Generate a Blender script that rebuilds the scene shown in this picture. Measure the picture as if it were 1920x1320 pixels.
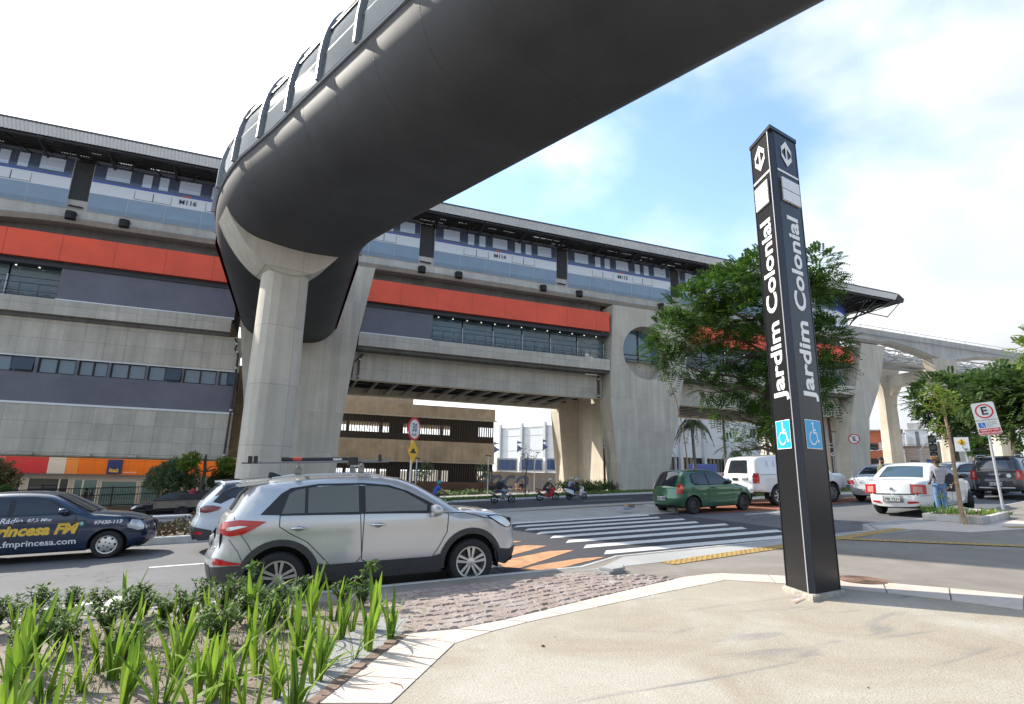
import bpy, bmesh, math, random
from math import radians as R, sin, cos, pi, sqrt, atan2
from mathutils import Vector as V, Matrix, geometry
rnd = random.Random(7)
for o in list(bpy.data.objects): bpy.data.objects.remove(o)
scene = bpy.context.scene
COL = scene.collection
# ---------------- camera (world: X along the viaduct, Y away from us, Z up) ----------------
EYE = V((0, 0, 1.51)); FPX = 1040.0; PITCH, ROLL, YAW = R(12.678), R(1.216), R(68.725)
_F = V((cos(YAW)*cos(PITCH), sin(YAW)*cos(PITCH), sin(PITCH)))
_R0 = V((sin(YAW), -cos(YAW), 0)); _U0 = _R0.cross(_F)
_R = _R0*cos(ROLL) + _U0*sin(ROLL); _U = -_R0*sin(ROLL) + _U0*cos(ROLL)
cam = bpy.data.cameras.new('camera'); camo = bpy.data.objects.new('camera', cam); COL.objects.link(camo)
mw = Matrix((( _R.x, _U.x, -_F.x, EYE.x), (_R.y, _U.y, -_F.y, EYE.y), (_R.z, _U.z, -_F.z, EYE.z), (0, 0, 0, 1)))
camo.matrix_world = mw
cam.sensor_width = 36; cam.lens = 36*FPX/1920; cam.clip_start = 0.05; cam.clip_end = 3000
scene.camera = camo
scene.render.resolution_x = 1024; scene.render.resolution_y = 704
scene.render.engine = 'CYCLES'
scene.view_settings.view_transform = 'Standard'; scene.view_settings.look = 'None'
scene.view_settings.gamma = 1; scene.view_settings.use_curve_mapping = False
scene.view_settings.exposure = 0.68
# ---------------- sun and sky ----------------
SUN_AZ = R(129.0); SUN_EL = R(38.0)            # direction towards the sun, from +X counter-clockwise
sdir = V((cos(SUN_AZ)*cos(SUN_EL), sin(SUN_AZ)*cos(SUN_EL), sin(SUN_EL)))
sl = bpy.data.lights.new('sun', 'SUN'); sl.energy = 4.8; sl.angle = R(0.6); sl.color = (1.0, .93, .82)
so = bpy.data.objects.new('sun', sl); COL.objects.link(so)
so.rotation_euler = sdir.to_track_quat('Z', 'Y').to_euler()
wd = bpy.data.worlds.new('World'); scene.world = wd; wd.use_nodes = True
nt = wd.node_tree; nt.nodes.clear()
def N(t, **k):
    n = nt.nodes.new(t)
    for a, b in k.items(): setattr(n, a, b)
    return n
L = lambda a, b: nt.links.new(a, b)
sky = N('ShaderNodeTexSky', sky_type='NISHITA'); sky.sun_disc = False
sky.sun_elevation = SUN_EL; sky.sun_rotation = R(90) - SUN_AZ
sky.air_density = 1.0; sky.dust_density = .5; sky.ozone_density = 1.5
tc = N('ShaderNodeTexCoord')
mp = N('ShaderNodeMapping'); mp.inputs['Scale'].default_value = (1, 1, 1.5); mp.inputs['Location'].default_value = (5.6, 0, 0); L(tc.outputs['Generated'], mp.inputs[0])
no = N('ShaderNodeTexNoise'); no.inputs['Scale'].default_value = 1.7; no.inputs['Detail'].default_value = 7; no.inputs['Roughness'].default_value = .5
no.inputs['Distortion'].default_value = .15
L(mp.outputs[0], no.inputs['Vector'])
# more cloud towards the sun and the horizon
dt = N('ShaderNodeVectorMath', operation='DOT_PRODUCT'); L(tc.outputs['Generated'], dt.inputs[0]); dt.inputs[1].default_value = tuple(sdir)
sp = N('ShaderNodeSeparateXYZ'); L(tc.outputs['Generated'], sp.inputs[0])
m1 = N('ShaderNodeMapRange'); L(dt.outputs['Value'], m1.inputs['Value'])
m1.inputs['From Min'].default_value = 0.73; m1.inputs['From Max'].default_value = .88; m1.inputs['To Min'].default_value = 0; m1.inputs['To Max'].default_value = .40
m2 = N('ShaderNodeMapRange'); L(sp.outputs['Z'], m2.inputs['Value'])
m2.inputs['From Min'].default_value = 0.02; m2.inputs['From Max'].default_value = .50; m2.inputs['To Min'].default_value = .26; m2.inputs['To Max'].default_value = 0.0
a1 = N('ShaderNodeMath', operation='ADD'); L(no.outputs['Fac'], a1.inputs[0]); L(m1.outputs[0], a1.inputs[1])
a2 = N('ShaderNodeMath', operation='ADD'); L(a1.outputs[0], a2.inputs[0]); L(m2.outputs[0], a2.inputs[1])
d3 = N('ShaderNodeVectorMath', operation='DOT_PRODUCT'); L(tc.outputs['Generated'], d3.inputs[0]); d3.inputs[1].default_value = (.82, .49, .29)   # cloud bank over the street's far end
m3 = N('ShaderNodeMapRange'); L(d3.outputs['Value'], m3.inputs['Value']); m3.inputs['From Min'].default_value = .90; m3.inputs['From Max'].default_value = .99; m3.inputs['To Min'].default_value = 0; m3.inputs['To Max'].default_value = .17
a3 = N('ShaderNodeMath', operation='ADD'); L(a2.outputs[0], a3.inputs[0]); L(m3.outputs[0], a3.inputs[1])
cr = N('ShaderNodeMapRange', interpolation_type='SMOOTHSTEP'); L(a3.outputs[0], cr.inputs['Value'])
cr.inputs['From Min'].default_value = .50; cr.inputs['From Max'].default_value = .76
# cloud brightness: brighter near the sun
cb = N('ShaderNodeMapRange'); L(dt.outputs['Value'], cb.inputs['Value'])
cb.inputs['From Min'].default_value = -.1; cb.inputs['From Max'].default_value = .95; cb.inputs['To Min'].default_value = 4.3; cb.inputs['To Max'].default_value = 12
cc = N('ShaderNodeVectorMath', operation='SCALE'); cc.inputs[0].default_value = (.93, .965, 1.0); n7 = N('ShaderNodeTexNoise'); n7.inputs['Scale'].default_value = 5; n7.inputs['Detail'].default_value = 6; L(mp.outputs[0], n7.inputs['Vector'])
v7 = N('ShaderNodeMapRange'); L(n7.outputs['Fac'], v7.inputs['Value']); v7.inputs['From Min'].default_value = .3; v7.inputs['From Max'].default_value = .7; v7.inputs['To Min'].default_value = .86; v7.inputs['To Max'].default_value = 1.12
w7 = N('ShaderNodeMath', operation='MULTIPLY'); L(cb.outputs[0], w7.inputs[0]); L(v7.outputs[0], w7.inputs[1]); L(w7.outputs[0], cc.inputs['Scale'])
mx = N('ShaderNodeMix', data_type='RGBA'); L(cr.outputs[0], mx.inputs['Factor']); sk2 = N('ShaderNodeVectorMath', operation='MULTIPLY'); L(sky.outputs[0], sk2.inputs[0]); sk2.inputs[1].default_value = (1.75, 1.78, 1.68); L(sk2.outputs[0], mx.inputs['A']); L(cc.outputs[0], mx.inputs['B'])
bg = N('ShaderNodeBackground'); bg.inputs['Strength'].default_value = .135; L(mx.outputs['Result'], bg.inputs[0])
wo = N('ShaderNodeOutputWorld'); L(bg.outputs[0], wo.inputs[0])

# ---------------- pixel helpers (1920x1320 photograph) ----------------
def ray(px, py): return _F + _R*((px-960)/FPX) - _U*((py-660)/FPX)
def at(px, py, Y):                    # point of the vertical plane Y seen at a pixel
    d = ray(px, py); return EYE + d*(Y/d.y)
def onz(px, py, z):
    d = ray(px, py); return EYE + d*((z-EYE.z)/d.z)
def gpl(px, py, c):                   # point on the sloping street plane z = .045 X + c
    d = ray(px, py); t = (c-EYE.z)/(d.z-.045*d.x); return EYE + d*t
SL = .045
def gy(y):                            # cross-section of the street
    if y < 16.45: return 0
    if y < 18.5: return 0
    if y < 31.5: return -.87*(y-18.5)/13.0
    if y < 48: return -.87
    return -.87 - .04*(min(y, 90)-48)
def gz(x, y): return SL*x + gy(y)

# ---------------- objects ----------------
def tagit(o, label=None, cat=None, group=None, kind=None):
    if label: o['label'] = label
    if cat: o['category'] = cat
    if group: o['group'] = group
    if kind: o['kind'] = kind
    return o
def thing(name, label, cat, loc=(0, 0, 0), rz=0, group=None):
    o = bpy.data.objects.new(name, None); COL.objects.link(o); o.empty_display_size = .3
    o.location = loc; o.rotation_euler = (0, 0, rz)
    return tagit(o, label, cat, group)
def wpos(o):
    p = V((0, 0, 0))
    while o: p = p + o.location; o = o.parent
    return p
class MB:
    def __init__(s): s.v = []; s.f = []; s.m = []; s.mi = 0
    def add(s, vs, fs):
        b = len(s.v); s.v += [V(p) for p in vs]; s.f += [[b+i for i in f] for f in fs]; s.m += [s.mi]*len(fs); return s
    def box(s, x0, x1, y0, y1, z0, z1):
        return s.add([(x0,y0,z0),(x1,y0,z0),(x1,y1,z0),(x0,y1,z0),(x0,y0,z1),(x1,y0,z1),(x1,y1,z1),(x0,y1,z1)],
                     [(0,3,2,1),(4,5,6,7),(0,1,5,4),(1,2,6,5),(2,3,7,6),(3,0,4,7)])
    def obox(s, c, d, rz=0, ry=0, rx=0):
        from mathutils import Euler
        m = Euler((rx, ry, rz)).to_matrix(); c = V(c); b = len(s.v)
        hx, hy, hz = d[0]/2, d[1]/2, d[2]/2
        P = [(-hx,-hy,-hz),(hx,-hy,-hz),(hx,hy,-hz),(-hx,hy,-hz),(-hx,-hy,hz),(hx,-hy,hz),(hx,hy,hz),(-hx,hy,hz)]
        return s.add([c+m@V(p) for p in P], [(0,3,2,1),(4,5,6,7),(0,1,5,4),(1,2,6,5),(2,3,7,6),(3,0,4,7)])
    def poly(s, pts): return s.add(pts, [tuple(range(len(pts)))])
    def prism(s, poly, axis, a, b, b_poly=None):
        # poly: 2D points; axis y -> (x,z), axis x -> (y,z), axis z -> (x,y)
        def mk(p, t):
            return (p[0], t, p[1]) if axis == 'y' else (t, p[0], p[1]) if axis == 'x' else (p[0], p[1], t)
        q = b_poly or poly; n = len(poly)
        return s.add([mk(p, a) for p in poly]+[mk(p, b) for p in q],
                     [tuple(range(n))[::-1], tuple(range(n, 2*n))]+[(i, (i+1) % n, n+(i+1) % n, n+i) for i in range(n)])
    def tube(s, pts, r, n=8, cap=True):
        pts = [V(p) for p in pts]; k = len(pts)
        rr = r if isinstance(r, (list, tuple)) else [r]*k
        rings = []; up = None
        for i, p in enumerate(pts):
            t = (pts[min(i+1, k-1)]-pts[max(i-1, 0)])
            if t.length < 1e-9: t = V((0, 0, 1))
            t.normalize()
            if up is None: up = V((0, 0, 1)) if abs(t.z) < .9 else V((1, 0, 0))
            a = t.cross(up); a.normalize(); b = a.cross(t); up = b
            rings.append([p + (a*cos(2*pi*j/n)+b*sin(2*pi*j/n))*rr[i] for j in range(n)])
        return s.loft(rings, True, cap)
    def loft(s, rings, closed=True, cap=True):
        n = len(rings[0]); vs = [p for r in rings for p in r]; fs = []
        for i in range(len(rings)-1):
            for j in range(n if closed else n-1):
                j2 = (j+1) % n; fs.append((i*n+j, i*n+j2, (i+1)*n+j2, (i+1)*n+j))
        if cap: fs += [tuple(range(n))[::-1], tuple((len(rings)-1)*n+j for j in range(n))]
        return s.add(vs, fs)
    def lathe(s, prof, c=(0,0,0), axis='y', n=24, cap=True):      # prof: (radius, along-axis)
        c = V(c); rings = []
        for r, t in prof:
            ring = []
            for j in range(n):
                u, w = r*cos(2*pi*j/n), r*sin(2*pi*j/n)
                ring.append(c + (V((u, t, w)) if axis == 'y' else V((t, u, w)) if axis == 'x' else V((u, w, t))))
            rings.append(ring)
        return s.loft(rings, True, cap)
    def build(s, name, mat, parent=None, smooth=0, world=False, bevel=0, recalc=True):
        me = bpy.data.meshes.new(name)
        vs = s.v
        if world and parent is not None:
            o0 = wpos(parent); vs = [v-o0 for v in vs]
        me.from_pydata([tuple(v) for v in vs], [], s.f)
        if isinstance(mat, (list, tuple)):
            for m in mat: me.materials.append(m)
            me.polygons.foreach_set('material_index', s.m)
        else: me.materials.append(mat)
        if recalc:
            bm = bmesh.new(); bm.from_mesh(me); bmesh.ops.recalc_face_normals(bm, faces=bm.faces)
            if bevel:
                bmesh.ops.bevel(bm, geom=[e for e in bm.edges if len(e.link_faces) == 2 and e.calc_face_angle(0) > R(30)], offset=bevel, segments=2, profile=.7, affect='EDGES')
            bm.to_mesh(me); bm.free()
        if smooth:
            me.polygons.foreach_set('use_smooth', [True]*len(me.polygons)); me.set_sharp_from_angle(angle=R(smooth))
        o = bpy.data.objects.new(name, me); COL.objects.link(o)
        if parent is not None: o.parent = parent
        return o
def copy_tree(o, parent=None, **kw):
    c = o.copy(); COL.objects.link(c)
    if parent is not None: c.parent = parent
    for ch in [x for x in bpy.data.objects if x.parent == o]: copy_tree(ch, c)
    for k, v in kw.items(): c[k] = v
    return c
def text(s, size, mat, name='lettering', parent=None, bold=0.0, shear=0, ext=0.002, align='CENTER', spacing=1.0, sx=1.0):
    """returns a mesh object whose letters lie in its local XY plane"""
    cu = bpy.data.curves.new(name, 'FONT'); cu.body = s; cu.size = size; cu.offset = bold; cu.shear = shear
    cu.extrude = ext; cu.align_x = align; cu.align_y = 'CENTER'; cu.space_character = spacing; cu.resolution_u = 3
    t = bpy.data.objects.new(name+'_c', cu); COL.objects.link(t)
    dg = bpy.context.evaluated_depsgraph_get(); me = bpy.data.meshes.new_from_object(t.evaluated_get(dg))
    bpy.data.objects.remove(t); bpy.data.curves.remove(cu)
    me.name = name; me.materials.clear(); me.materials.append(mat)
    if sx != 1.0:
        for v in me.vertices: v.co.x *= sx
    o = bpy.data.objects.new(name, me); COL.objects.link(o)
    if parent is not None: o.parent = parent
    return o
def place(o, loc, xdir, ydir):
    """orient a flat object: its local X along xdir, local Y along ydir (in the parent's space)"""
    x = V(xdir).normalized(); z = x.cross(V(ydir)).normalized(); y = z.cross(x)
    m = Matrix((x, y, z)).transposed().to_4x4(); m.translation = V(loc)
    o.matrix_local = m
    return o

# ---------------- materials ----------------
MATS = {}
def mat(name, col=(.5,.5,.5), rough=.5, metal=0, noise=None, bump=None, coat=0, col2=None, spec=None, trans=0, alpha=1, emit=0, sub=0):
    """noise=(scale, amount) darkens/lightens; col2 mixes in a second colour by the same noise; bump=(scale,strength)"""
    if name in MATS: return MATS[name]
    m = bpy.data.materials.new(name); m.use_nodes = True; t = m.node_tree; b = t.nodes['Principled BSDF']
    b.inputs['Base Color'].default_value = (*col, 1); b.inputs['Roughness'].default_value = rough; b.inputs['Metallic'].default_value = metal
    if coat: b.inputs['Coat Weight'].default_value = coat; b.inputs['Coat Roughness'].default_value = .04
    if spec is not None: b.inputs['Specular IOR Level'].default_value = spec
    if trans: b.inputs['Transmission Weight'].default_value = trans
    if alpha < 1: b.inputs['Alpha'].default_value = alpha
    if emit: b.inputs['Emission Color'].default_value = (*col, 1); b.inputs['Emission Strength'].default_value = emit
    tcn = t.nodes.new('ShaderNodeTexCoord')
    if noise:
        n = t.nodes.new('ShaderNodeTexNoise'); n.inputs['Scale'].default_value = noise[0]; n.inputs['Detail'].default_value = 6; n.inputs['Roughness'].default_value = .6
        t.links.new(tcn.outputs['Object'], n.inputs['Vector'])
        c = t.nodes.new('ShaderNodeMapRange'); c.inputs['From Min'].default_value = .3; c.inputs['From Max'].default_value = .7
        t.links.new(n.outputs['Fac'], c.inputs['Value'])
        x = t.nodes.new('ShaderNodeMix'); x.data_type = 'RGBA'; t.links.new(c.outputs[0], x.inputs['Factor'])
        a = noise[1]; lo = tuple(v*(1-a) for v in col); hi = col2 or tuple(min(1, v*(1+a)) for v in col)
        x.inputs['A'].default_value = (*lo, 1) if not col2 else (*col, 1); x.inputs['B'].default_value = (*hi, 1)
        t.links.new(x.outputs['Result'], b.inputs['Base Color'])
    if bump:
        n2 = t.nodes.new('ShaderNodeTexNoise'); n2.inputs['Scale'].default_value = bump[0]; n2.inputs['Detail'].default_value = 5
        t.links.new(tcn.outputs['Object'], n2.inputs['Vector'])
        bp = t.nodes.new('ShaderNodeBump'); bp.inputs['Strength'].default_value = bump[1]; bp.inputs['Distance'].default_value = .02
        t.links.new(n2.outputs['Fac'], bp.inputs['Height']); t.links.new(bp.outputs[0], b.inputs['Normal'])
    MATS[name] = m; return m
def concrete(name, col, pw=1.2, ph=1.0, line=.55, stain=.25, big=.35, axis='x', rough=.8, lw=.012, streak=.25):
    """board-formed concrete: panel joints, cloudy tone, vertical weather streaks; axis = wall direction"""
    if name in MATS: return MATS[name]
    m = bpy.data.materials.new(name); m.use_nodes = True; t = m.node_tree; b = t.nodes['Principled BSDF']; b.inputs['Roughness'].default_value = rough
    n = lambda k: t.nodes.new(k)
    l = t.links.new
    tc_ = n('ShaderNodeTexCoord'); s = n('ShaderNodeSeparateXYZ'); l(tc_.outputs['Object'], s.inputs[0])
    ad = t.nodes.new('ShaderNodeMath'); ad.operation = 'ADD'; l(s.outputs['X'], ad.inputs[0]); l(s.outputs['Y'], ad.inputs[1])
    cb_ = n('ShaderNodeCombineXYZ'); l(ad.outputs[0], cb_.inputs[0]); l(s.outputs['Z'], cb_.inputs[1])
    br = t.nodes.new('ShaderNodeTexBrick'); br.offset = 0.0; br.squash = 1
    br.inputs['Scale'].default_value = 1; br.inputs['Brick Width'].default_value = pw; br.inputs['Row Height'].default_value = ph
    br.inputs['Mortar Size'].default_value = lw; br.inputs['Mortar Smooth'].default_value = .6
    br.inputs['Color1'].default_value = (.92, .92, .92, 1); br.inputs['Color2'].default_value = (1.08, 1.08, 1.08, 1); br.inputs['Mortar'].default_value = (1-line, 1-line, 1-line, 1)
    l(cb_.outputs[0], br.inputs['Vector'])
    n1 = n('ShaderNodeTexNoise'); n1.inputs['Scale'].default_value = .6; n1.inputs['Detail'].default_value = 8; n1.inputs['Roughness'].default_value = .65; l(tc_.outputs['Object'], n1.inputs['Vector'])
    r1 = n('ShaderNodeMapRange'); r1.inputs['From Min'].default_value = .3; r1.inputs['From Max'].default_value = .7; r1.inputs['To Min'].default_value = 1-stain; r1.inputs['To Max'].default_value = 1+stain*.7; l(n1.outputs['Fac'], r1.inputs['Value'])
    mpp = n('ShaderNodeMapping'); mpp.inputs['Scale'].default_value = (2.2, 2.2, .12); l(tc_.outputs['Object'], mpp.inputs[0])
    n3 = n('ShaderNodeTexNoise'); n3.inputs['Scale'].default_value = 1.4; n3.inputs['Detail'].default_value = 5; l(mpp.outputs[0], n3.inputs['Vector'])
    r3 = n('ShaderNodeMapRange'); r3.inputs['From Min'].default_value = .35; r3.inputs['From Max'].default_value = .75; r3.inputs['To Min'].default_value = 1.05; r3.inputs['To Max'].default_value = 1-streak; l(n3.outputs['Fac'], r3.inputs['Value'])
    n4 = n('ShaderNodeTexNoise'); n4.inputs['Scale'].default_value = 14; n4.inputs['Detail'].default_value = 4; l(tc_.outputs['Object'], n4.inputs['Vector'])
    r4 = n('ShaderNodeMapRange'); r4.inputs['To Min'].default_value = .9; r4.inputs['To Max'].default_value = 1.1; l(n4.outputs['Fac'], r4.inputs['Value'])
    q = None
    for o_ in (r1.outputs[0], r3.outputs[0], r4.outputs[0]):
        if q is None: q = o_
        else:
            mm = t.nodes.new('ShaderNodeMath'); mm.operation = 'MULTIPLY'; l(q, mm.inputs[0]); l(o_, mm.inputs[1]); q = mm.outputs[0]
    sc = t.nodes.new('ShaderNodeVectorMath'); sc.operation = 'SCALE'; l(br.outputs['Color'], sc.inputs[0]); l(q, sc.inputs['Scale'])
    mu = t.nodes.new('ShaderNodeVectorMath'); mu.operation = 'MULTIPLY'; l(sc.outputs[0], mu.inputs[0]); mu.inputs[1].default_value = col
    l(mu.outputs[0], b.inputs['Base Color'])
    bp = n('ShaderNodeBump'); bp.inputs['Strength'].default_value = .35; bp.inputs['Distance'].default_value = .02; l(n4.outputs['Fac'], bp.inputs['Height']); l(bp.outputs[0], b.inputs['Normal'])
    MATS[name] = m; return m
M_conc = concrete('station_concrete', (.54,.49,.405), 1.2, 1.1, streak=.15, stain=.15)
M_conc2 = concrete('pier_concrete', (.55,.495,.405), .62, 3.0, line=.25, streak=.12, stain=.12)
M_beam = concrete('beam_concrete', (.50,.475,.43), 13, 30, line=.3, streak=.15, stain=.15)
M_dark = mat('dark_steel', (.035,.037,.042), .45, .3)
M_black = mat('black_plastic', (.015,.015,.016), .5)
M_white = mat('white_paint', (.78,.79,.8), .35)
M_grey = mat('grey_metal', (.35,.36,.37), .4, .6)
M_galv = mat('galvanised', (.5,.51,.52), .45, .5)
M_glass = mat('window_glass', (.10,.17,.22), .04, 0, spec=.9)
M_glass2 = mat('dark_glass', (.022,.027,.032), .03, 0, spec=.8)
M_rubber = mat('rubber', (.018,.018,.019), .75, noise=(20,.3))
M_red = mat('red_cladding', (.82,.085,.03), .42, noise=(.5,.13), bump=(.8,.12))
M_navy = mat('dark_grey_panel', (.135,.13,.16), .5, noise=(.5,.16))
# ================= ground =================
def sheet(name, poly, off, m, step=1.0, prof=gy, skirt=0, kind='structure', parent=None):
    """flat polygon (x, y) laid over the sloping street at height off"""
    pts = [V((p[0], p[1])) for p in poly]
    bm = bmesh.new(); bm.faces.new([bm.verts.new((p.x, p.y, 0)) for p in pts])
    ys = [p.y for p in pts]; y0, y1 = min(ys), max(ys)
    for cy in (18.5, 31.5, 48, 90):
        if y0 < cy < y1: bmesh.ops.bisect_plane(bm, geom=bm.verts[:]+bm.edges[:]+bm.faces[:], plane_co=(0, cy, 0), plane_no=(0, 1, 0))
    for v in bm.verts: v.co.z = SL*v.co.x + prof(v.co.y) + off
    if skirt:
        r = bmesh.ops.extrude_face_region(bm, geom=bm.faces[:])
        for e in r['geom']:
            if isinstance(e, bmesh.types.BMVert): e.co.z -= skirt
    bmesh.ops.triangulate(bm, faces=[f for f in bm.faces if len(f.verts) > 4])
    bmesh.ops.recalc_face_normals(bm, faces=bm.faces)
    if not skirt:
        for f in bm.faces:
            if f.normal.z < 0: f.normal_flip()
    me = bpy.data.meshes.new(name); bm.to_mesh(me); bm.free(); me.materials.append(m)
    o = bpy.data.objects.new(name, me); COL.objects.link(o)
    if kind: o['kind'] = kind
    if parent: o.parent = parent
    return o
def g2(px, py, c=0): p = gpl(px, py, c); return (p.x, p.y)

def asphalt(name, col, crack=.5):
    m = mat(name, col, .85, noise=(.35, .22), bump=(160, .5)); t = m.node_tree; b = t.nodes['Principled BSDF']
    l = t.links.new; src = b.inputs['Base Color'].links[0].from_socket
    tc_ = t.nodes.new('ShaderNodeTexCoord')
    v = t.nodes.new('ShaderNodeTexVoronoi'); v.feature = 'DISTANCE_TO_EDGE'; v.inputs['Scale'].default_value = .45; v.inputs['Randomness'].default_value = 1
    nn = t.nodes.new('ShaderNodeTexNoise'); nn.inputs['Scale'].default_value = 2.5; nn.inputs['Detail'].default_value = 8
    l(tc_.outputs['Object'], nn.inputs['Vector'])
    va = t.nodes.new('ShaderNodeVectorMath'); va.operation = 'ADD'; l(tc_.outputs['Object'], va.inputs[0]); l(nn.outputs['Color'], va.inputs[1]); l(va.outputs[0], v.inputs['Vector'])
    r = t.nodes.new('ShaderNodeMapRange'); r.inputs['From Max'].default_value = .012; r.inputs['To Min'].default_value = 1-crack; r.inputs['To Max'].default_value = 1; l(v.outputs['Distance'], r.inputs['Value'])
    n5 = t.nodes.new('ShaderNodeTexNoise'); n5.inputs['Scale'].default_value = 220; n5.inputs['Detail'].default_value = 2; l(tc_.outputs['Object'], n5.inputs['Vector'])
    r5 = t.nodes.new('ShaderNodeMapRange'); r5.inputs['From Min'].default_value = .35; r5.inputs['From Max'].default_value = .7; r5.inputs['To Min'].default_value = .7; r5.inputs['To Max'].default_value = 1.45; l(n5.outputs['Fac'], r5.inputs['Value'])
    mm = t.nodes.new('ShaderNodeMath'); mm.operation = 'MULTIPLY'; l(r.outputs[0], mm.inputs[0]); l(r5.outputs[0], mm.inputs[1])
    s = t.nodes.new('ShaderNodeVectorMath'); s.operation = 'SCALE'; l(src, s.inputs[0]); l(mm.outputs[0], s.inputs['Scale']); l(s.outputs[0], b.inputs['Base Color'])
    return m
M_asph = asphalt('asphalt', (.12,.122,.13)); M_asph2 = asphalt('new_asphalt', (.045,.047,.055), .2)
M_earth = mat('dry_ground', (.16,.14,.10), .95, noise=(.08,.3), bump=(4,.4))
M_line = mat('road_paint', (.62,.62,.6), .7, noise=(9,.18), bump=(120,.3))
M_orange = mat('orange_paint', (.50,.26,.13), .75, noise=(5,.3), bump=(90,.5))
M_kerb = concrete('kerb_concrete', (.46,.45,.43), 1.0, 2, line=.5, stain=.2)
def pavement(name, col, col2, speck=.35, blot=(.55, .5), bs=.5):
    m = bpy.data.materials.new(name); m.use_nodes = True; t = m.node_tree; b = t.nodes['Principled BSDF']; b.inputs['Roughness'].default_value = .9
    l = t.links.new; tc_ = t.nodes.new('ShaderNodeTexCoord')
    def nz(sc, d=6, ro=.6):
        q = t.nodes.new('ShaderNodeTexNoise'); q.inputs['Scale'].default_value = sc; q.inputs['Detail'].default_value = d; q.inputs['Roughness'].default_value = ro; l(tc_.outputs['Object'], q.inputs['Vector']); return q
    n1 = nz(.8); n1.inputs['Distortion'].default_value = .8
    r1 = t.nodes.new('ShaderNodeMapRange'); r1.inputs['From Min'].default_value = .35; r1.inputs['From Max'].default_value = .68; l(n1.outputs['Fac'], r1.inputs['Value'])
    x = t.nodes.new('ShaderNodeMix'); x.data_type = 'RGBA'; l(r1.outputs[0], x.inputs['Factor']); x.inputs['A'].default_value = (*col, 1); x.inputs['B'].default_value = (*col2, 1)
    # grey smears where the cement was trowelled
    mp_ = t.nodes.new('ShaderNodeMapping'); mp_.inputs['Rotation'].default_value = (0, 0, 1.15); mp_.inputs['Scale'].default_value = (.6, 2.6, 1); l(tc_.outputs['Object'], mp_.inputs[0])
    n2 = t.nodes.new('ShaderNodeTexNoise'); n2.inputs['Scale'].default_value = 1.1; n2.inputs['Detail'].default_value = 5; n2.inputs['Distortion'].default_value = 1.2; l(mp_.outputs[0], n2.inputs['Vector'])
    r2 = t.nodes.new('ShaderNodeMapRange'); r2.inputs['From Min'].default_value = .60; r2.inputs['From Max'].default_value = .74; r2.inputs['To Max'].default_value = blot[0]; l(n2.outputs['Fac'], r2.inputs['Value'])
    x2 = t.nodes.new('ShaderNodeMix'); x2.data_type = 'RGBA'; l(r2.outputs[0], x2.inputs['Factor']); l(x.outputs['Result'], x2.inputs['A']); x2.inputs['B'].default_value = tuple(c*blot[1] for c in (.40,.41,.43))+(1,)
    n3 = nz(95, 3); r3 = t.nodes.new('ShaderNodeMapRange'); r3.inputs['From Min'].default_value = .3; r3.inputs['From Max'].default_value = .7; r3.inputs['To Min'].default_value = 1-speck; r3.inputs['To Max'].default_value = 1+speck*.6; l(n3.outputs['Fac'], r3.inputs['Value'])
    s = t.nodes.new('ShaderNodeVectorMath'); s.operation = 'SCALE'; l(x2.outputs['Result'], s.inputs[0]); l(r3.outputs[0], s.inputs['Scale']); l(s.outputs[0], b.inputs['Base Color'])
    n4 = nz(60, 4); n4.inputs['Distortion'].default_value = .6
    bp = t.nodes.new('ShaderNodeBump'); bp.inputs['Strength'].default_value = bs; bp.inputs['Distance'].default_value = .012; l(n4.outputs['Fac'], bp.inputs['Height']); l(bp.outputs[0], b.inputs['Normal'])
    return m
M_pave = pavement('beige_concrete', (.335,.285,.22), (.43,.40,.345), .3, (.75,.42), .7)
M_pave2 = pavement('grey_concrete_paving', (.20,.175,.15), (.27,.245,.215), .2, (.4,.45), .3)
M_pave3 = pavement('light_grey_paving', (.33,.335,.33), (.40,.40,.39), .2, (.3,.6), .3)
M_slab = mat('pink_granite_slab', (.52,.43,.36), .8, noise=(7,.1), bump=(50,.35), col2=(.60,.53,.47))

XL, XR = -90, 320
# base ground: one sheet to the horizon, hidden under the pavements near us
mb = MB()
xs = [-1500, -400, -160, -90, 0, 320, 340, 2500]; ys = [-600, -45, 8, 16.4, 18.5, 31.5, 41, 48, 90, 2200]
def gbase(x, y):
    xx = min(max(x, -160), 330)
    return SL*xx + min(gy(y), 0) - (.35 if y < 42 else .03)
vs = [(x, y, gbase(x, y)) for y in ys for x in xs]; n = len(xs)
mb.add(vs, [(j*n+i, j*n+i+1, (j+1)*n+i+1, (j+1)*n+i) for j in range(len(ys)-1) for i in range(n-1)])
g = mb.build('ground', M_earth); g['kind'] = 'structure'

# road surfaces
KE = [(4.3, 7.95), (5.3, 8.55), (12.0, 8.85), (12.9, 9.75), (16.0, 9.9), (24, 11.9), (40, 13.2), (XR, 13.2)]
near = [(XL, 7.7), (XR, 7.7), (XR, 18.75), (12.6, 18.75), (12.6, 16.45), (XL, 16.45)]
sheet('near_road', near, -.15, M_asph)
sheet('crossing_asphalt', [(4.4, 7.9), (5.75, 9.2), (11.6, 9.5), (12.3, 16.4), (5.2, 16.4), (3.6, 12.0), (3.3, 8.0)], -.146, M_asph2)
sheet('far_road', [(XL, 31.3), (XR, 31.3), (XR, 41.9), (XL, 41.9)], -.12, M_asph2, prof=lambda y: -.87)
M_verge = mat('far_pavement', (.32,.31,.28), .9, noise=(.7,.2), bump=(20,.4))
sheet('far_pavement', [(XL, 41.9), (XR, 41.9), (XR, 66), (XL, 66)], 0.0, M_verge, skirt=.25)
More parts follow.
